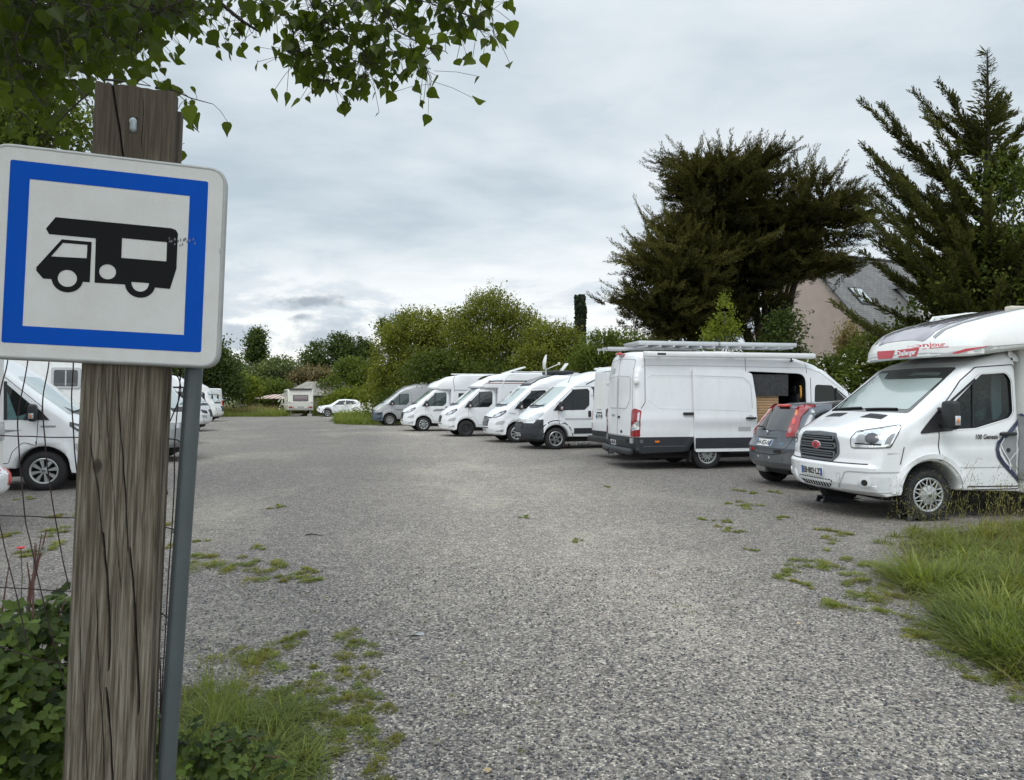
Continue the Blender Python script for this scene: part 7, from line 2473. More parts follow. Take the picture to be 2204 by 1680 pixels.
cen = np.array(VP).mean(0)
sheet('soil_verge', wobble([tuple(cen + (np.array(p) - cen) * .87) for p in VP], .2, .03), .004, m)
sheet('soil_patch', wobble([(p.x, p.y) for p in (gnd(330, 1530), gnd(400, 1470), gnd(500, 1520), gnd(620, 1530), gnd(690, 1590), gnd(690, 1680))] + [(-.9, 2.2), (-2.2, 2.2), (-2.2, 3.2)], .12, .025), .004, m)

# loose chippings lying on top near the viewer
bm = bmesh.new()
bmesh.ops.create_icosphere(bm, subdivisions=1, radius=1)
tv = np.array([v.co[:] for v in bm.verts])
tf = np.array([[v.index for v in f.verts] for f in bm.faces])
bm.free()
n = 17000
yy = 2.55 + 4.2 * rng.random(n) ** 1.7
xx = yy * rng.uniform(-.52, .76, n)
keep = ~inpoly(np.stack([xx, yy], 1), VP)
xx, yy = xx[keep], yy[keep]
n = len(xx)
sc_ = rng.uniform(.0035, .0085, n)
V = tv[None] * (1 + .28 * rng.normal(size=(n, len(tv), 1)))
ax = rng.uniform(.7, 1.5, (n, 1, 3)) * np.array([1, 1, .62])
V = V * ax * sc_[:, None, None]
th2 = rng.uniform(0, 2 * PI, n)
cs, sn = np.cos(th2)[:, None], np.sin(th2)[:, None]
V = np.stack([V[:, :, 0] * cs - V[:, :, 1] * sn, V[:, :, 0] * sn + V[:, :, 1] * cs, V[:, :, 2]], 2)
V += np.stack([xx, yy, sc_ * .35], 1)[:, None, :]
L = Leaves()
L.V = [V.reshape(-1, 3)]
tone_ = rng.random(n)
L.T = [np.repeat(tone_, len(tv))]
L.F = [(np.arange(n)[:, None, None] * len(tv) + tf[None]).reshape(-1, 3)]
m, nt, b = newmat('loose stone')
a = nt.nodes.new('ShaderNodeAttribute')
a.attribute_name = 'tone'
nt.links.new(ramp(nt, a.outputs['Fac'], [(0, (.055, .055, .06)), (.35, (.105, .105, .112)), (.7, (.17, .17, .172)), (.93, (.24, .235, .23)), (1, (.42, .40, .37))]), b.inputs['Base Color'])
b.inputs['Roughness'].default_value = .8
g = L.build('gravel', m)
tag(g, 'loose grey chippings on the gravel in the foreground', 'gravel', None, 'stuff')

# dead leaves, paper scraps
lf = leafmat('dead leaf', (.16, .09, .04), (.55, .44, .28), .2, .6)
for lab, (qx, qy), s_, tn in (('pale dead leaf on the soil by the right hand grass', (2065, 1405), .05, .95), ('tan dead leaf on gravel in the lower right', (1715, 1345), .035, .9), ('small tan dead leaf at the bottom edge of the gravel', (1038, 1665), .045, .85),
                            ('brown dead leaf left of the grass verge', (1870, 1293), .04, .7), ('small pale dead leaf beside the left grass tufts', (590, 1408), .03, .85)):
    g0 = gnd(qx, qy)
    L = Leaves()
    L.add(OVAL, np.array([[0, 0, .006]]), np.array([[.8, .3, .12]]), np.array([[.1, -.35, 1.]]), s_, s_ * .7, tn)
    o = L.build('dead_leaf', lf)
    o.location = (g0.x, g0.y, 0)
    tag(o, lab, 'leaf', 'dead leaves on the gravel')
g0 = gnd(895, 1368)
tag(obj('crumpled_foil', MB().add([(-.06, 0, .004), (-.01, -.02, .014), (.0, .02, .006), (.05, .01, .022), (.06, -.02, .005), (.02, -.03, .012)], [(0, 1, 2), (1, 3, 2), (1, 4, 3), (1, 5, 4)], Matrix.Translation(g0)), mat('grey foil scrap', (.34, .36, .37), .5, .2), smooth=False), 'flattened grey scrap lying on the open gravel', 'litter')
g0 = gnd(675, 1154)
tag(obj('twig', MB().tube([g0 + Vector((-.10, 0, .012)), g0 + Vector((-.02, .01, .02)), g0 + Vector((.06, -.01, .012)), g0 + Vector((.12, .0, .01))], [.007, .009, .006, .003], 6), BARKD), 'short dark twig lying on the gravel', 'twig')

# shoes beside the dark clad camper
for lab, (qx, qy), rot, m_ in (('white sandal beside the camper, left one of the pair', (1249, 957), .3, WHITEP), ('white sandal beside the camper, right one of the pair', (1263, 957), .1, WHITEP), ('tan shoe standing behind the front wheel of the dark clad camper', (1222, 962), .6, mat('tan shoe', (.36, .25, .15), .7))):
    g0 = gnd(qx, qy)
    mb = MB()
    prof = [(-.14, .05, .0), (-.13, .062, .03), (-.05, .055, .022), (.05, .065, .03), (.13, .055, .022), (.15, .02, .02)]
    for x_, w_, h_ in prof:
        mb.v += [(x_, -w_, .004), (x_, -w_ * .95, h_), (x_, w_ * .95, h_), (x_, w_, .004)]
    for i in range(5):
        for k in range(4):
            mb.f.append((i * 4 + k, i * 4 + (k + 1) % 4, i * 4 + 4 + (k + 1) % 4, i * 4 + 4 + k))
    mb.f += [(0, 1, 2, 3), (23, 22, 21, 20)]
    mb.tube([(.05, -.06, .03), (.05, -.04, .075), (.05, .04, .075), (.05, .06, .03)], [.02, .026, .026, .02], 8)
    mb.tube([(-.08, -.05, .03), (-.10, -.035, .08), (-.10, .035, .08), (-.08, .05, .03)], [.014, .018, .018, .014], 8)
    o = obj('shoe', mb, m_)
    o.location = (g0.x, g0.y, 0)
    o.rotation_euler = (0, 0, rot)
    tag(o, lab, 'shoe', 'shoes on the gravel')

# ================================================================ sign, posts, wire
SM = Matrix.Translation((-.97525, 1.71713, 1.93833)) @ Matrix.Rotation(R(16.056), 4, 'Z') @ Matrix.Rotation(R(-1.07), 4, 'X') @ Matrix.Rotation(R(2.099), 4, 'Y')
SI = SM.inverted()


def uv(qx, qy, dy=0):
    """survey point -> coordinates in the plane of the sign (dy behind it)"""
    o = SI @ Vector((0, 0, CAMH))
    d = (SI.to_3x3() @ Vector(((qx - 1102) / FOC, 1, -(qy - HOR) / FOC)))
    t = (dy - o.y) / d.y
    p = o + d * t
    return p.x, p.z


sg_ = empty('road_sign')
sg_.matrix_world = SM
tag(sg_, 'square white and blue sign with a black motorhome pictogram on the wooden post', 'sign')
sheetw, nt, b = newmat('reflective white sheeting')
c = coords(nt)
v = nt.nodes.new('ShaderNodeTexVoronoi')
v.inputs['Scale'].default_value = 260
v.inputs['Randomness'].default_value = .25
nt.links.new(c, v.inputs['Vector'])
cell = ramp(nt, v.outputs['Distance'], [(.0, (.72, .725, .71)), (.6, (.63, .635, .62))])
grime = ramp(nt, noise(nt, c, 9, 8, .65), [(.42, (1, 1, 1)), (.75, (.90, .89, .86))])
nt.links.new(mixc(nt, 1, cell, grime, 'MULTIPLY'), b.inputs['Base Color'])
b.inputs['Roughness'].default_value = .45
b.inputs['Coat Weight'].default_value = .1
b.inputs['Coat Roughness'].default_value = .1
nt.links.new(bump(nt, v.outputs['Distance'], .12, .002), b.inputs['Normal'])
edge = mat('aluminium sign edge', (.42, .43, .42), .5, .35, 0, .15, 20)
BLUE = mat('blue sign film', (.002, .080, .47), .45, 0, 0, .06, 6, spec=.08)
BLACKF = mat('black sign film', (.008, .008, .009), .40, 0, 0, .15, 6, spec=.12)


def plate2d(name, poly, y, m, parent, th=0, holes=(), grid=.03):
    v, f, _ = tri_fill(poly, grid, holes)
    mb = MB().add([(a, y, b_) for a, b_ in v], f)
    return obj(name, mb, m, parent, smooth=False)


def rrect(x0, z0, x1, z1, r):
    return fillet([(x0, z0, r), (x1, z0, r), (x1, z1, r), (x0, z1, r)], 8)


W0, H0 = .2585, .2535
out = rrect(-W0, -H0, W0, H0, .045)
N_ = len(out)
cx = Vector((0, 0))
mb = MB()
rings = [(0, .030, 0), (0, .004, 0), (.002, .0005, 0), (.006, -.0015, 0), (.0085, 0, 0)]
for ins, y, _ in rings:
    for p in rrect(-W0 + ins, -H0 + ins, W0 - ins, H0 - ins, .045 - ins):
        mb.v.append((p.x, y, p.y))
for k in range(len(rings) - 1):
    for i in range(N_):
        mb.f.append((k * N_ + i, k * N_ + (i + 1) % N_, (k + 1) * N_ + (i + 1) % N_, (k + 1) * N_ + i))
mb.f.append(tuple(range(N_)))
obj('sign_rim', mb, edge, sg_, angle=60)
plate2d('sign_face', rrect(-W0 + .008, -H0 + .008, W0 - .008, H0 - .008, .037), 0, sheetw, sg_)
BS, IS = .215, .1737
plate2d('blue_border', rrect(-BS, -BS, BS, BS, .006), -.0006, BLUE, sg_, holes=[[(-IS, -IS), (IS, -IS), (IS, IS), (-IS, IS)]])
pic = empty('pictogram', parent=sg_)
body = [(-.1166, .0892), (.135, .0888), (.1453, .0854), (.1505, .077), (.1504, -.0112), (.1378, -.062), (.104, -.0612)]
body += [(.0711 + .0335 * math.cos(R(a)), -.0555 + .0335 * math.sin(R(a))) for a in range(-8, -173, -12)]
body += [(.0376, -.0590), (-.028, -.0601), (-.0298, .047), (-.1286, .0474), (-.1355, .0599)]
hw = [(.0711 + .0195 * math.cos(R(a)), -.0515 + .0225 * math.sin(R(a))) for a in range(0, -181, -12)]
plate2d('living_body_shape', body, -.0008, BLACKF, pic, holes=[[(.0268, .0535), (.1267, .0532), (.1271, .0053), (.0272, .0051)], circ(-.0011, -.0315, .0182, 24), hw])
cab = [(-.1014, .0377), (-.0382, .0375), (-.0383, -.0601), (-.0530, -.0600)]
cab += [(-.0859 + .0335 * math.cos(R(a)), -.0545 + .0335 * math.sin(R(a))) for a in range(-8, -173, -12)]
cab += [(-.1185, -.0591), (-.1363, -.0593), (-.1511, -.0419), (-.1514, -.0334)]
plate2d('cab_shape', cab, -.0008, BLACKF, pic, holes=[[(-.0988, .0294), (-.047, .0297), (-.0472, -.0027), (-.1219, -.0050)], circ(-.0859, -.0545, .0203, 24)])
# scuff marks right of the pictogram
sc2 = MB()
for k in range(16):
    a_, b_ = rng.uniform(.128, .19), .056 + rng.normal() * .006
    sc2.add([(a_, -.0011, b_), (a_ + rng.uniform(.002, .005), -.0011, b_ + .001), (a_ + .003, -.0011, b_ + rng.uniform(.004, .009)), (a_ + .001, -.0011, b_ + .006)], [(0, 1, 2, 3)])
obj('scuff_mark', sc2, mat('scuffed film', (.16, .17, .19), .6), sg_, smooth=False)
obj('edge_nick', MB().add([(.2475, -.0011, .036), (.2515, -.0011, .038), (.252, -.0011, .052), (.248, -.0011, .050)], [(0, 1, 2, 3)]), edge, sg_, smooth=False)

# wooden post with long drying cracks
wood, nt, b = newmat('weathered grey brown timber')
g1 = noise(nt, coords(nt, (130, 130, 3.6)), 1.0, 8, .68, .3)
g2 = noise(nt, coords(nt, (420, 420, 9)), 1.0, 4, .6)
g3 = noise(nt, coords(nt, (7, 7, 1.1)), 1.0, 6, .6, .4)
o = ramp(nt, g1, [(.28, (.045, .034, .022)), (.45, (.13, .105, .070)), (.58, (.225, .185, .132)), (.75, (.32, .28, .215))])
o = mixc(nt, ramp(nt, g2, [(.42, (0, 0, 0)), (.62, (.55, .55, .55))]), o, (.10, .085, .065))
o = mixc(nt, ramp(nt, g3, [(.35, (.0, .0, .0)), (.62, (.6, .6, .6))]), o, (.075, .060, .044))
o = mixc(nt, .55, o, ramp(nt, g1, [(.36, (.022, .018, .013)), (.5, (.15, .13, .10)), (.64, (.36, .33, .275))]))
# the top, above the sign, is darker brown wood
tz = nt.nodes.new('ShaderNodeSeparateXYZ')
nt.links.new(coords(nt), tz.inputs[0])
top = nt.nodes.new('ShaderNodeMapRange')
for i, v_ in zip(range(1, 5), (.16, .26, 0, .8)):
    top.inputs[i].default_value = v_
nt.links.new(mth(nt, 'ADD', tz.outputs[2], mth(nt, 'MULTIPLY', mth(nt, 'SUBTRACT', g3, .5), .3)), top.inputs[0])
o = mixc(nt, top.outputs[0], o, mixc(nt, g1, (.03, .024, .018), (.10, .08, .06)))
nt.links.new(o, b.inputs['Base Color'])
b.inputs['Roughness'].default_value = .85
b.inputs['Specular IOR Level'].default_value = .25
hh_ = mth(nt, 'ADD', g1, mth(nt, 'MULTIPLY', g2, .6))
nt.links.new(bump(nt, hh_, .55, .004), b.inputs['Normal'])
PX0, PX1, PT, PB_, PD = -.0565, .1265, .442, -2.0, .034


def crackline(pts):
    q = [uv(*p, .03) for p in pts]
    return np.array([a for a, _ in q])[np.argsort([b_ for _, b_ in q])], np.sort([b_ for _, b_ in q])


cracks = [
    (crackline([(240, 178), (246, 220), (256, 280), (266, 345)]), .0028, .02),
    (crackline([(252, 792), (256, 876), (264, 1000), (271, 1092), (276, 1184), (281, 1210)]), .0018, .012),
    (crackline([(280, 1180), (283, 1230), (289, 1310), (295, 1400), (298, 1470), (297, 1540)]), .0026, .02),
    (crackline([(193, 930), (196, 979), (210, 1056), (221, 1163), (226, 1200)]), .0014, .010),
    (crackline([(222, 1150), (230, 1252), (237, 1388), (234, 1440)]), .0030, .02),
    (crackline([(228, 1480), (236, 1580), (243, 1690)]), .0028, .02),
    (crackline([(206, 1270), (212, 1420), (222, 1600), (226, 1690)]), .0012, .008),
    (crackline([(172, 1330), (174, 1470)]), .0010, .006),
    (crackline([(178, 1480), (184, 1600), (190, 1690)]), .0011, .008),
    (crackline([(212, 800), (210, 880), (216, 960)]), .0010, .006),
    (crackline([(226, 800), (232, 930), (246, 1090), (262, 1300)]), .0008, .005),
    (crackline([(306, 198), (308, 240), (304, 300), (310, 350)]), .0009, .008),
]
us = np.linspace(PX0, PX1, 210)
zs_ = np.concatenate([np.arange(PB_, -1.45, .05), np.arange(-1.45, PT, .0075), [PT]])
U, Z = np.meshgrid(us, zs_)
Y = np.full_like(U, .0315)
for (cu, cz), w_, dp_ in cracks:
    uu = np.interp(Z, cz, cu) + .0009 * np.sin(Z * 21) + .0004 * np.sin(Z * 63)
    fade = np.clip(np.minimum(Z - cz[0], cz[-1] - Z) / .05 + (.6 if w_ > .002 else 0), 0, 1)
    fade *= ((Z > cz[0]) & (Z < cz[-1]))
    d_ = np.abs(U - uu) * 1.9
    Y += dp_ * fade * np.exp(-(d_ / (w_ * (.5 + .5 * fade) + 1e-6)) ** 2)
Y += .0016 * np.sin(U * 60 + np.sin(Z * 3)) * np.sin(Z * 1.7 + U * 20)
# soft eased edges, wavy end grain at the top
e_ = np.minimum(U - PX0, PX1 - U)
Y += .004 * np.exp(-(e_ / .003))
# the recess for the bolt
bx_, bz_ = uv(287, 262, .03)
slot = (np.abs(U - bx_) < .0085) & (Z > bz_ - .004) & (Z < bz_ + .011)
Y = np.where(slot, .05, Y)
mb = MB()
ny, nx = U.shape
Zt = Z.copy()
Zt[-1] += .0012 * np.sin(us * 70) + .0008 * np.sin(us * 230)
mb.v = [(float(a), float(b_), float(c_)) for a, b_, c_ in zip(U.ravel(), Y.ravel(), Zt.ravel())]
mb.f = [(j * nx + i, j * nx + i + 1, (j + 1) * nx + i + 1, (j + 1) * nx + i) for j in range(ny - 1) for i in range(nx - 1)]
b0 = len(mb.v)
yb = .0315 + PD
for i in range(nx):
    mb.v.append((float(us[i]), yb, float(PT + .002 * math.sin(us[i] * 90))))
top_row = [(ny - 1) * nx + i for i in range(nx)]
mb.f += [(top_row[i], top_row[i + 1], b0 + i + 1, b0 + i) for i in range(nx - 1)]
b1 = len(mb.v)
mb.v += [(PX0, yb, PB_), (PX1, yb, PB_)]
for col, tv_, bv_ in ((0, b0, b1), (nx - 1, b0 + nx - 1, b1 + 1)):
    idx = [j * nx + col for j in range(ny)]
    mb.f.append(tuple(idx + [tv_, bv_]))
mb.f.append(tuple([b1, b1 + 1] + [b0 + i for i in reversed(range(nx))]))
ps = empty('wooden_post')
ps.matrix_world = SM
tag(ps, 'thick weathered wooden post with long drying cracks carrying the sign', 'post')
obj('timber', mb, wood, ps, angle=30)
obj('backing_timber', MB().box((PX1 - .041, .0315 + PD + .017, -.795), (.10, .03, 2.41), .004), wood, ps)
bolt = MB().lathe([(.0, .024), (.0085, .026), (.0085, .05), (.0085, .07)], 20, Matrix.Translation((bx_, 0, bz_)) @ Matrix.Rotation(0, 4, 'X'))
bolt.box((bx_, .036, bz_ - .010), (.017, .024, .034), .008, None, 3)
obj('bolt', bolt, mat('galvanised bolt', (.36, .42, .44), .5, .5, 0, .2, 40), ps)
# knot
kx, kz = uv(209, 1003, .03)
kn = MB()
for k in range(4):
    r_ = .0035 + .0028 * k
    kn.tube([(kx + r_ * .75 * math.cos(t), .0305, kz + r_ * 1.35 * math.sin(t)) for t in np.linspace(0, 2 * PI, 21)], .0007, 5, False)
obj('knot', kn, mat('dark knot ring', (.05, .038, .026), .9), ps)

# grey steel pole beside it, leaning a little more
p_top, p_bot = at(418, 790, 1.83), at(352, 1760, 1.79)
ax_ = (p_top - p_bot).normalized()
p_bot2 = p_bot - ax_ * (p_bot.z / ax_.z + .05)
rp = MB()
rr_ = .0215
prof_ = []
for k in range(28):
    t = 2 * PI * k / 28
    s_ = 1.0
    prof_.append((rr_ * math.cos(t), rr_ * math.sin(t)))
# fold seam: flat facet along the right front
prof_ = [(a * (1 if not (-1.4 < math.atan2(b_, a) < -.35) else .955), b_ * (1 if not (-1.4 < math.atan2(b_, a) < -.35) else .955)) for a, b_ in prof_]
ux = ax_.cross(Vector((0, 1, 0))).normalized() * -1
uy = ax_.cross(ux).normalized()
if uy.y < 0:
    uy = -uy
if ux.x < 0:
    ux = -ux
po_ = empty('steel_pole', (p_bot2.x, p_bot2.y, 0))
tag(po_, 'grey painted steel pole leaning just right of the wooden post', 'pole')
O_ = Vector((p_bot2.x, p_bot2.y, 0))
for P0 in (p_bot2, p_top + ax_ * .12):
    rp.v += [tuple(P0 + ux * a + uy * b_ - O_) for a, b_ in prof_]
n_ = len(prof_)
rp.f += [(i, (i + 1) % n_, n_ + (i + 1) % n_, n_ + i) for i in range(n_)] + [tuple(range(n_)), tuple(range(n_, 2 * n_))]
polem = mat('grey painted steel', (.085, .105, .11), .5, .25, .15, .12, 9, .05, 120, dirt=.10)
obj('tube', rp, polem, po_, angle=12)
obj('fold_seam', MB().tube([p_bot2 - O_ + ux * -.006 - uy * .0212, p_top - O_ + ux * -.006 - uy * .0212], .0012, 5), mat('dark seam', (.05, .06, .065), .6), po_)
for qy, dx in ((950, -.017), (1143, -.019), (1336, -.019), (1530, -.019)):
    t = (at(400, qy, 1.82).z - p_bot2.z) / ax_.z
    c_ = p_bot2 + ax_ * t - O_ + ux * dx - uy * .012
    obj('lug', MB().box(c_, (.010, .012, .006), .002), polem, po_)

# wire netting
wf_ = empty('wire_fence', (-1.6, 2.0, 0))
tag(wf_, 'rusty wire stock fence strung from the post to the pole and out to the left', 'fence')
wm = mat('rusty brown wire', (.055, .035, .036), .7, .3, 0, .35, 60)
wO = Vector((-1.6, 2.0, 0))


def wire(name, pts, d0, d1=None, r=.0016):
    d1 = d1 or d0
    n_ = len(pts)
    q = [at(p[0], p[1], d0 + (d1 - d0) * i / max(1, n_ - 1)) - wO for i, p in enumerate(pts)]
    # smooth curve through the points
    cur = []
    for i in range(n_ - 1):
        a0, a1, a2, a3 = q[max(0, i - 1)], q[i], q[i + 1], q[min(n_ - 1, i + 2)]
        for k in range(8):
            t = k / 8
            cur.append(.5 * ((2 * a1) + (a2 - a0) * t + (2 * a0 - 5 * a1 + 4 * a2 - a3) * t * t + (3 * a1 - a0 - 3 * a2 + a3) * t ** 3))
    cur.append(q[-1])
    cur = [p + Vector((0, 0, 0)) + Vector((.0005 * math.sin(i * .7), 0, .0005 * math.cos(i * .9))) for i, p in enumerate(cur)]
    obj(name, MB().tube(cur, r, 6), wm, wf_)


D1 = 1.84
wire('upright_wire', [(22, 740), (16.6, 778), (4, 830), (-12, 900)], D1)
wire('upright_wire', [(64, 740), (59.4, 782), (39, 897), (42.3, 984), (53.8, 1112), (69, 1184), (92, 1290), (120, 1400), (140, 1480)], D1)
wire('upright_wire', [(110, 740), (105.5, 782), (92, 869), (100, 984), (110, 1061), (131, 1184), (150, 1270)], D1)
wire('upright_wire', [(162, 740), (158, 785), (154.5, 864), (161, 971), (170, 1060)], D1)
wire('upright_wire', [(-14, 1080), (0, 1133), (11.5, 1184), (51, 1349), (60, 1400)], D1)
wire('upright_wire', [(366, 780), (371.5, 796), (388, 825), (384, 864), (356, 933), (352, 984), (360, 1066)], 1.83)
wire('upright_wire', [(390, 780), (389.5, 796), (376.6, 948), (374, 1076), (366, 1190), (352, 1427), (345.7, 1584), (342, 1700)], 1.83)
wire('upright_wire', [(330, 1180), (335, 1252), (341, 1370), (346, 1486), (340, 1620)], 1.82)
wire('line_wire', [(-160, 934), (0, 938), (90, 941), (200, 943)], D1 - .1, D1)
wire('line_wire', [(-160, 1106), (0, 1110), (90, 1113), (200, 1117)], D1 - .1, D1)
wire('line_wire', [(-160, 1262), (0, 1265), (80, 1269), (190, 1276)], D1 - .1, D1)
wire('line_wire', [(0, 1392), (80, 1418), (145, 1432)], D1 - .1, D1)
wire('line_wire', [(345, 945), (370, 946), (400, 950)], 1.83, 1.81)
wire('line_wire', [(338, 1136), (362, 1137), (386, 1143)], 1.83, 1.81)
wire('line_wire', [(332, 1304), (350, 1322), (372, 1336)], 1.83, 1.80)
wire('line_wire', [(326, 1478), (345, 1490), (352, 1525), (358, 1533)], 1.83, 1.80)

# ================================================================ house, shed, low roof
hs = empty('house', (17.1, 34, 0), R(23.5))
tag(hs, 'pink rendered house with a grey slate roof, dormer and skylight behind the cypresses', 'house')
# local: x along the eaves to the right, y back along the gable
EZ, RZ, HD = 4.87, 9.35, 4.13
pink = mat('pink render', (.50, .41, .355), .9, 0, 0, .10, 2, .1, 50, dirt=.12)
whw = mat('white render', (.60, .60, .56), .85, 0, 0, .06, 2, dirt=.15)
wall = MB().add([(0, 0, 0), (0, 2 * HD, 0), (0, 2 * HD, EZ), (0, HD, RZ - .1), (0, 0, EZ), (14, 0, 0), (14, 2 * HD, 0), (14, 2 * HD, EZ), (14, HD, RZ - .1), (14, 0, EZ)],
                [(0, 1, 2, 3, 4), (9, 8, 7, 6, 5), (1, 6, 7, 2)])
obj('wall', wall, pink, hs, smooth=False)
low = MB().box((7, 1.6, 1.9), (14, .2, 3.8)).box((.35, .25, 1.9), (.7, .5, 3.8))
obj('porch_wall', low, pink, hs, smooth=False)
obj('white_wall', MB().box((.15, -.06, 1.8), (.9, .10, 3.6)).box((-.06, 1.2, 1.8), (.10, 2.5, 3.6)), whw, hs, smooth=False)
obj('fascia', MB().box((7, -.25, EZ - .22), (14, .06, .40)), whw, hs, smooth=False)
slate, nt, b = newmat('grey slates')
br = nt.nodes.new('ShaderNodeTexBrick')
br.inputs['Scale'].default_value = 1
br.inputs['Mortar Size'].default_value = .012
br.inputs['Brick Width'].default_value = .30
br.inputs['Row Height'].default_value = .17
br.inputs['Color1'].default_value = (.125, .125, .125, 1)
br.inputs['Color2'].default_value = (.175, .17, .165, 1)
br.inputs['Mortar'].default_value = (.06, .06, .06, 1)
t = nt.nodes.new('ShaderNodeTexCoord')
sx_ = nt.nodes.new('ShaderNodeSeparateXYZ')
nt.links.new(t.outputs['Object'], sx_.inputs[0])
cb = nt.nodes.new('ShaderNodeCombineXYZ')
nt.links.new(sx_.outputs[0], cb.inputs[0])
nt.links.new(mth(nt, 'MULTIPLY', sx_.outputs[1], 1.47), cb.inputs[1])
nt.links.new(cb.outputs[0], br.inputs[0])
lich = ramp(nt, noise(nt, t.outputs['Object'], 1.2, 8, .65), [(.4, (.85, .85, .85)), (.7, (1.2, 1.18, 1.15))])
nt.links.new(mixc(nt, 1, br.outputs[0], lich, 'MULTIPLY'), b.inputs['Base Color'])
b.inputs['Roughness'].default_value = .7
nt.links.new(bump(nt, br.outputs[1], -.5, .02), b.inputs['Normal'])
k = (RZ - EZ) / HD
rf = MB().add([(-.12, -.35, EZ - .35 * k + .05), (14.2, -.35, EZ - .35 * k + .05), (14.2, HD, RZ + .05), (-.12, HD, RZ + .05), (-.12, 2 * HD + .35, EZ - .35 * k + .05), (14.2, 2 * HD + .35, EZ - .35 * k + .05)],
              [(0, 1, 2, 3), (3, 2, 5, 4)])
rf.add([(x, y, z - .14) for x, y, z in rf.v[:6]], [(3, 2, 1, 0), (4, 5, 2, 3)])
rf.f += [(0, 6, 7, 1), (0, 3, 9, 6), (3, 4, 10, 9), (1, 7, 8, 2)]
ro = obj('roof', rf, slate, hs, smooth=False)
obj('ridge_tile', MB().tube([(-.12, HD, RZ + .08), (14.2, HD, RZ + .08)], .09, 8), mat('ridge tiles', (.06, .06, .06), .8), ro)
obj('gutter', MB().tube([(-.1, -.42, EZ - .36 * k), (14.2, -.42, EZ - .36 * k)], .06, 8), mat('dark gutter', (.05, .05, .05), .5), ro)
obj('chimney', MB().box((1.1, HD - .2, RZ - .6), (.5, .6, 1.6)), pink, ro, smooth=False)


def on_roof(x, y, up=.06):
    return (x, y, EZ + y * k + .05 + up)


# skylight
sk_ = MB()
for q in ([(1.05, 1.28), (2.0, 1.28), (2.0, 2.15), (1.05, 2.15)],):
    sk_.add([on_roof(*p, .03) for p in q] + [on_roof(*p, .10) for p in q], [(4, 5, 6, 7), (0, 1, 5, 4), (1, 2, 6, 5), (2, 3, 7, 6), (3, 0, 4, 7)])
so2 = obj('skylight', sk_, GREYP, ro, smooth=False)
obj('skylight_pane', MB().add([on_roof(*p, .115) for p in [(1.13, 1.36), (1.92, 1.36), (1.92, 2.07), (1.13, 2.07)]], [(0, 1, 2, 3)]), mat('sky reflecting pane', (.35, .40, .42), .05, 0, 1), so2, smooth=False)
# dormer with white boarding
bd, nt, b = newmat('white weatherboard')
wv = nt.nodes.new('ShaderNodeTexWave')
wv.bands_direction = 'Z'
wv.inputs['Scale'].default_value = 2.4
nt.links.new(coords(nt), wv.inputs[0])
nt.links.new(ramp(nt, wv.outputs[0], [(.0, (.45, .45, .44)), (.12, (.68, .68, .67))]), b.inputs['Base Color'])
b.inputs['Roughness'].default_value = .6
x0, yf = 4.9, .55
zt = EZ + 2.35 * k + .05
zb_ = EZ + yf * k
dm_ = MB().add([(x0, yf, zb_), (x0, yf, zt), (x0, 2.4, zt), (x0 + 7, yf, zb_), (x0 + 7, yf, zt), (x0 + 7, 2.4, zt)], [(0, 1, 2), (0, 3, 4, 1), (3, 5, 4)])
do = obj('dormer', dm_, bd, ro, smooth=False)
obj('dormer_roof', MB().box((x0 + 3.4, 1.3, zt + .10), (7.6, 2.6, .20)), mat('zinc dormer roof', (.30, .31, .32), .6, .2), do, smooth=False)
obj('dormer_gutter', MB().tube([(x0 - .3, -.03, zt + .10), (x0 + 7.2, -.03, zt + .10)], .08, 8), WHITEP, do)
obj('round_vent', MB().lathe([(.20, -.02), (.20, .05), (.15, .06), (.14, .02), (0, .02)], 22, Matrix.Translation((x0 - .01, 1.35, zt - .75)) @ Matrix.Rotation(PI / 2, 4, 'Z')), mat('grey vent', (.35, .36, .36), .5), do)
obj('roller_shutter', MB().box((x0 + 2.0, yf - .05, zt - .9), (2.4, .08, 1.5)), WHITEP, do, smooth=False)
obj('shutter_joint', MB().box((x0 + 3.3, yf - .06, zt - .9), (.16, .08, 1.6)), mat('grey joint', (.35, .36, .37), .6), do, smooth=False)
obj('downpipe', MB().tube([(x0 - .1, -.03, zt + .05), (x0 - .1, .25, zt - .35), (x0 - .1, .45, zt - .4)], .05, 8), WHITEP, do)

# weathered shed and lean-to
sh_ = empty('garden_shed', (-21.2, 74.5, 0), R(-8))
tag(sh_, 'weathered wooden shed with a patched grey sheet roof behind the caravan', 'shed')
wdm, nt, b = newmat('silvered boards')
wv = nt.nodes.new('ShaderNodeTexWave')
wv.bands_direction = 'Z'
wv.inputs['Scale'].default_value = 2.2
wv.inputs['Distortion'].default_value = .6
nt.links.new(coords(nt), wv.inputs[0])
nt.links.new(mixc(nt, .5, ramp(nt, wv.outputs[0], [(.05, (.05, .045, .035)), (.25, (.20, .185, .15))]), ramp(nt, noise(nt, coords(nt), 3, 6), [(.3, (.10, .09, .07)), (.7, (.28, .26, .21))])), b.inputs['Base Color'])
b.inputs['Roughness'].default_value = .9
obj('wall', MB().add([(-2.3, 0, 0), (2.9, 0, 0), (2.9, 0, 2.2), (-2.3, 0, 2.2), (2.9, 3.2, 0), (2.9, 3.2, 2.2), (2.9, 1.6, 3.35), (-2.3, 3.2, 0), (-2.3, 3.2, 2.2), (-2.3, 1.6, 3.35)], [(0, 1, 2, 3), (1, 4, 5, 6, 2), (0, 3, 9, 8, 7)]), wdm, sh_, smooth=False)
rm, nt, b = newmat('patched sheet roof')
o = ramp(nt, noise(nt, coords(nt, (2.2, .5, .5)), 1.3, 7, .65), [(.32, (.14, .13, .11)), (.5, (.30, .29, .26)), (.6, (.22, .17, .13)), (.72, (.40, .39, .35))])
nt.links.new(o, b.inputs['Base Color'])
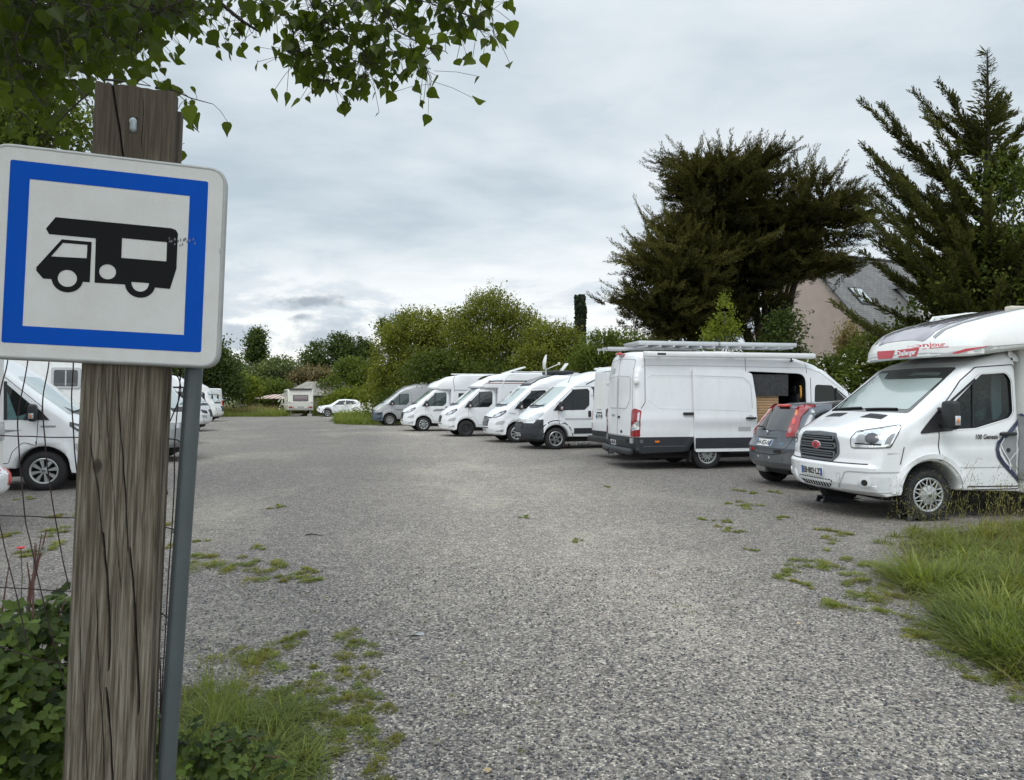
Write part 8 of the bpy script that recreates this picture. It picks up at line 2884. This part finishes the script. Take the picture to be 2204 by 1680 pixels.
b.inputs['Roughness'].default_value = .85
rr2 = MB().add([(-3.2, -.45, 1.98), (3.1, -.25, 1.98), (3.1, 1.6, 3.45), (-1.1, 1.6, 3.45), (3.1, 3.5, 2.0), (-2.5, 3.5, 2.0)], [(0, 1, 2, 3), (3, 2, 4, 5)])
rr2.add([(x, y, z - .06) for x, y, z in rr2.v[:6]], [(3, 2, 1, 0), (5, 4, 2, 3)])
rr2.f += [(0, 6, 7, 1), (1, 7, 8, 2)]
obj('roof', rr2, rm, sh_, smooth=False)
obj('gable_boards', MB().add([(3.02, -.1, 2.0), (3.02, 3.4, 2.0), (3.02, 1.6, 3.40), (4.6, .4, 2.35), (4.6, 3.0, 2.35), (4.4, 1.6, 3.0)], [(0, 3, 5, 2), (0, 1, 4, 3), (1, 2, 5, 4), (3, 4, 5)]), wdm, sh_, smooth=False)
obj('lean_to_roof', MB().box((4.2, -.6, 2.10), (4.4, 1.6, .10)).box((6.6, -.2, 2.02), (2.8, .9, .06)), mat('grey board edge', (.26, .24, .20), .9), sh_, smooth=False)
obj('door', MB().box((4.5, -.3, 1.2), (1.6, .08, 1.6)), mat('pale boards', (.34, .32, .28), .9), sh_, smooth=False)
obj('door_opening', MB().box((3.3, -.2, 1.1), (.5, .1, 2.0)), UNDER, sh_, smooth=False)
lr = empty('low_shelter', (-25.2, 76.5, 0), R(-4))
tag(lr, 'low shelter with a white and rust striped sheet roof in the long grass', 'shelter')
sm, nt, b = newmat('white and rust striped sheet')
wv = nt.nodes.new('ShaderNodeTexWave')
wv.bands_direction = 'X'
wv.inputs['Scale'].default_value = .55
wv.inputs['Distortion'].default_value = 2.5
nt.links.new(coords(nt, rot=(0, 0, .3)), wv.inputs[0])
nt.links.new(ramp(nt, wv.outputs[0], [(.45, (.26, .11, .08)), (.6, (.55, .50, .45))]), b.inputs['Base Color'])
obj('roof', MB().add([(-2.6, -.8, 1.62), (2.9, -.8, 1.68), (1.9, .9, 2.12), (-1.0, .9, 2.08), (-2.6, -.8, 1.56), (2.9, -.8, 1.62), (1.9, .9, 2.06), (-1.0, .9, 2.02)], [(0, 1, 2, 3), (7, 6, 5, 4), (0, 4, 5, 1), (1, 5, 6, 2), (2, 6, 7, 3), (3, 7, 4, 0)]), sm, lr, smooth=False)
for xx in (-2.3, 2.5):
    obj('leg', MB().box((xx, -.7, .8), (.1, .1, 1.6)), BARK, lr, smooth=False)
for xx in (-1.0, 1.7):
    obj('leg', MB().box((xx, .8, 1.0), (.1, .1, 2.0)), BARK, lr, smooth=False)
st_ = empty('rope_barrier', (-27, 66.5, 0))
tag(st_, 'pale rope strung low across the long grass behind the left row', 'rope')
obj('rope', MB().tube([at(480, 878, 67) - Vector((-27, 66.5, 0)), at(505, 875, 67) - Vector((-27, 66.5, 0)), at(532, 871, 67) - Vector((-27, 66.5, 0))], .03, 6), mat('pale rope', (.55, .52, .42), .8), st_)
for qx in (480, 532):
    p = at(qx, 878 if qx == 480 else 871, 67)
    obj('stake', MB().tube([(p.x + 27, p.y - 66.5, 0), (p.x + 27, p.y - 66.5, p.z + .05)], .03, 6), BARK, st_)
# ================================================================ camera, sky, light
cam = bpy.data.cameras.new('camera')
co = bpy.data.objects.new('camera', cam)
COL.objects.link(co)
cam.sensor_width = 36
cam.lens = 36 * FOC / 2204
cam.shift_y = 19 / 2204
cam.clip_start = .05
cam.clip_end = 2000
co.location = (0, 0, CAMH)
co.rotation_euler = (PI / 2, 0, 0)
scene.camera = co

w = bpy.data.worlds.new('World')
scene.world = w
w.use_nodes = True
nt = w.node_tree
bg = nt.nodes['Background']
sky = nt.nodes.new('ShaderNodeTexSky')
sky.sky_type = 'NISHITA'
sky.sun_disc = False
SUN_EL, SUN_AZ = R(58), R(200)
sky.sun_elevation = SUN_EL
sky.sun_rotation = SUN_AZ
g = nt.nodes.new('ShaderNodeTexCoord').outputs['Generated']
sx = nt.nodes.new('ShaderNodeSeparateXYZ')
nt.links.new(g, sx.inputs[0])
x, y, z = sx.outputs
zz = mth(nt, 'ADD', mth(nt, 'MAXIMUM', z, 0), .11)
cv = nt.nodes.new('ShaderNodeCombineXYZ')
nt.links.new(mth(nt, 'DIVIDE', x, zz), cv.inputs[0])
nt.links.new(mth(nt, 'DIVIDE', y, zz), cv.inputs[1])
mp = nt.nodes.new('ShaderNodeMapping')
mp.inputs['Scale'].default_value = (.72, .9, 1)
mp.inputs['Rotation'].default_value = (0, 0, R(-12))
mp.inputs['Location'].default_value = (3.1, 1.7, 0)
nt.links.new(cv.outputs[0], mp.inputs[0])
n1 = noise(nt, mp.outputs[0], .9, 6, .52, .3)
n2 = noise(nt, mp.outputs[0], 3.2, 5, .55, .2)
nn = mth(nt, 'ADD', mth(nt, 'MULTIPLY', n1, .72), mth(nt, 'MULTIPLY', n2, .28))
# high layer: soft grey sheet
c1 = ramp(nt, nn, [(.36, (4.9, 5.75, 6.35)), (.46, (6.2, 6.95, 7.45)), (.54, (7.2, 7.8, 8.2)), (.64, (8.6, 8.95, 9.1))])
# towards the horizon: more broken, brighter gaps and blue grey heaps
m2 = nt.nodes.new('ShaderNodeMapping')
m2.inputs['Scale'].default_value = (3.2, 3.2, 9.0)
m2.inputs['Location'].default_value = (.6, 0, .37)
nt.links.new(g, m2.inputs[0])
n3 = noise(nt, m2.outputs[0], 1.6, 7, .58, .25)
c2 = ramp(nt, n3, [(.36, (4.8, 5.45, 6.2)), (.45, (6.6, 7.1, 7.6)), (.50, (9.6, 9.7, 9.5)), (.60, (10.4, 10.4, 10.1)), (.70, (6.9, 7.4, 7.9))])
low = nt.nodes.new('ShaderNodeMapRange')
low.interpolation_type = 'SMOOTHSTEP'
for i, v in zip(range(1, 5), (.05, .24, 1, 0)):
    low.inputs[i].default_value = v
nt.links.new(z, low.inputs[0])
cl = mixc(nt, low.outputs[0], c1, c2)


def cloudlet(cl, dx, dz, rx, rz, col, seed):
    """one dark low cloud, at a bearing and height"""
    ax = mth(nt, 'DIVIDE', mth(nt, 'SUBTRACT', mth(nt, 'DIVIDE', x, mth(nt, 'MAXIMUM', y, .01)), dx), rx)
    az = mth(nt, 'DIVIDE', mth(nt, 'SUBTRACT', mth(nt, 'DIVIDE', z, mth(nt, 'MAXIMUM', y, .01)), dz), rz)
    d = mth(nt, 'SQRT', mth(nt, 'ADD', mth(nt, 'MULTIPLY', ax, ax), mth(nt, 'MULTIPLY', az, az)))
    mm = nt.nodes.new('ShaderNodeMapping')
    mm.inputs['Location'].default_value = (seed, 0, 0)
    mm.inputs['Scale'].default_value = (1, 1, 1.6)
    nt.links.new(g, mm.inputs[0])
    n = noise(nt, mm.outputs[0], 24, 7, .6)
    v = mth(nt, 'ADD', mth(nt, 'SUBTRACT', 1.0, d), mth(nt, 'MULTIPLY', mth(nt, 'SUBTRACT', n, .5), 2.4))
    r = nt.nodes.new('ShaderNodeMapRange')
    r.interpolation_type = 'SMOOTHSTEP'
    r.inputs[1].default_value, r.inputs[2].default_value = 0.0, .8
    r.inputs[4].default_value = .95
    nt.links.new(v, r.inputs[0])
    ahead = mth(nt, 'GREATER_THAN', y, .1)
    return mixc(nt, mth(nt, 'MULTIPLY', r.outputs[0], ahead), cl, col)


cl = cloudlet(cl, -.285, .136, .060, .012, (3.6, 4.05, 4.6), 1.0)
cl = cloudlet(cl, -.300, .115, .028, .009, (4.1, 4.5, 5.1), 2.0)
cl = cloudlet(cl, -.255, .082, .080, .030, (4.9, 5.5, 6.2), 3.0)
cl = cloudlet(cl, -.385, .088, .060, .028, (4.8, 5.4, 6.1), 4.0)
cl = cloudlet(cl, .105, .090, .045, .016, (5.8, 6.3, 6.9), 5.0)
# overcast is brightest overhead; sky there and behind camera is raised to light vans
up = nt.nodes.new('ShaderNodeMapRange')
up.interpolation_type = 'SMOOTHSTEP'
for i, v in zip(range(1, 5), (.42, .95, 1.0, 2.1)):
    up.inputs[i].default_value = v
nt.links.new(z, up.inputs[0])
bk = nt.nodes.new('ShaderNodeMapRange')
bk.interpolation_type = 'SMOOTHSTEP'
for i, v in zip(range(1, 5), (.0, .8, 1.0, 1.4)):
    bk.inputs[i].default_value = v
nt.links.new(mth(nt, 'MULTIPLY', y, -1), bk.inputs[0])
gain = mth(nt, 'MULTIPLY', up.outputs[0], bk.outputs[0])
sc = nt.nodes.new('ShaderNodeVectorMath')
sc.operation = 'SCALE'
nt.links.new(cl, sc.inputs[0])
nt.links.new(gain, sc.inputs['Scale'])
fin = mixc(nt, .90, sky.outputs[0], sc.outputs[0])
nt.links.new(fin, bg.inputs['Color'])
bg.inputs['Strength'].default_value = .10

sl = bpy.data.lights.new('sun', 'SUN')
so = bpy.data.objects.new('sun', sl)
COL.objects.link(so)
sl.energy = 1.0
sl.angle = R(25)
sl.color = (1, .97, .92)
d = Vector((math.sin(SUN_AZ) * math.cos(SUN_EL), math.cos(SUN_AZ) * math.cos(SUN_EL), math.sin(SUN_EL)))
so.rotation_euler = d.to_track_quat('Z', 'Y').to_euler()

scene.view_settings.view_transform = 'Standard'
scene.view_settings.look = 'None'
scene.view_settings.exposure = .18
scene.view_settings.gamma = 1
scene.cycles.max_bounces = 8
scene.cycles.transparent_max_bounces = 12
scene.cycles.use_denoising = True
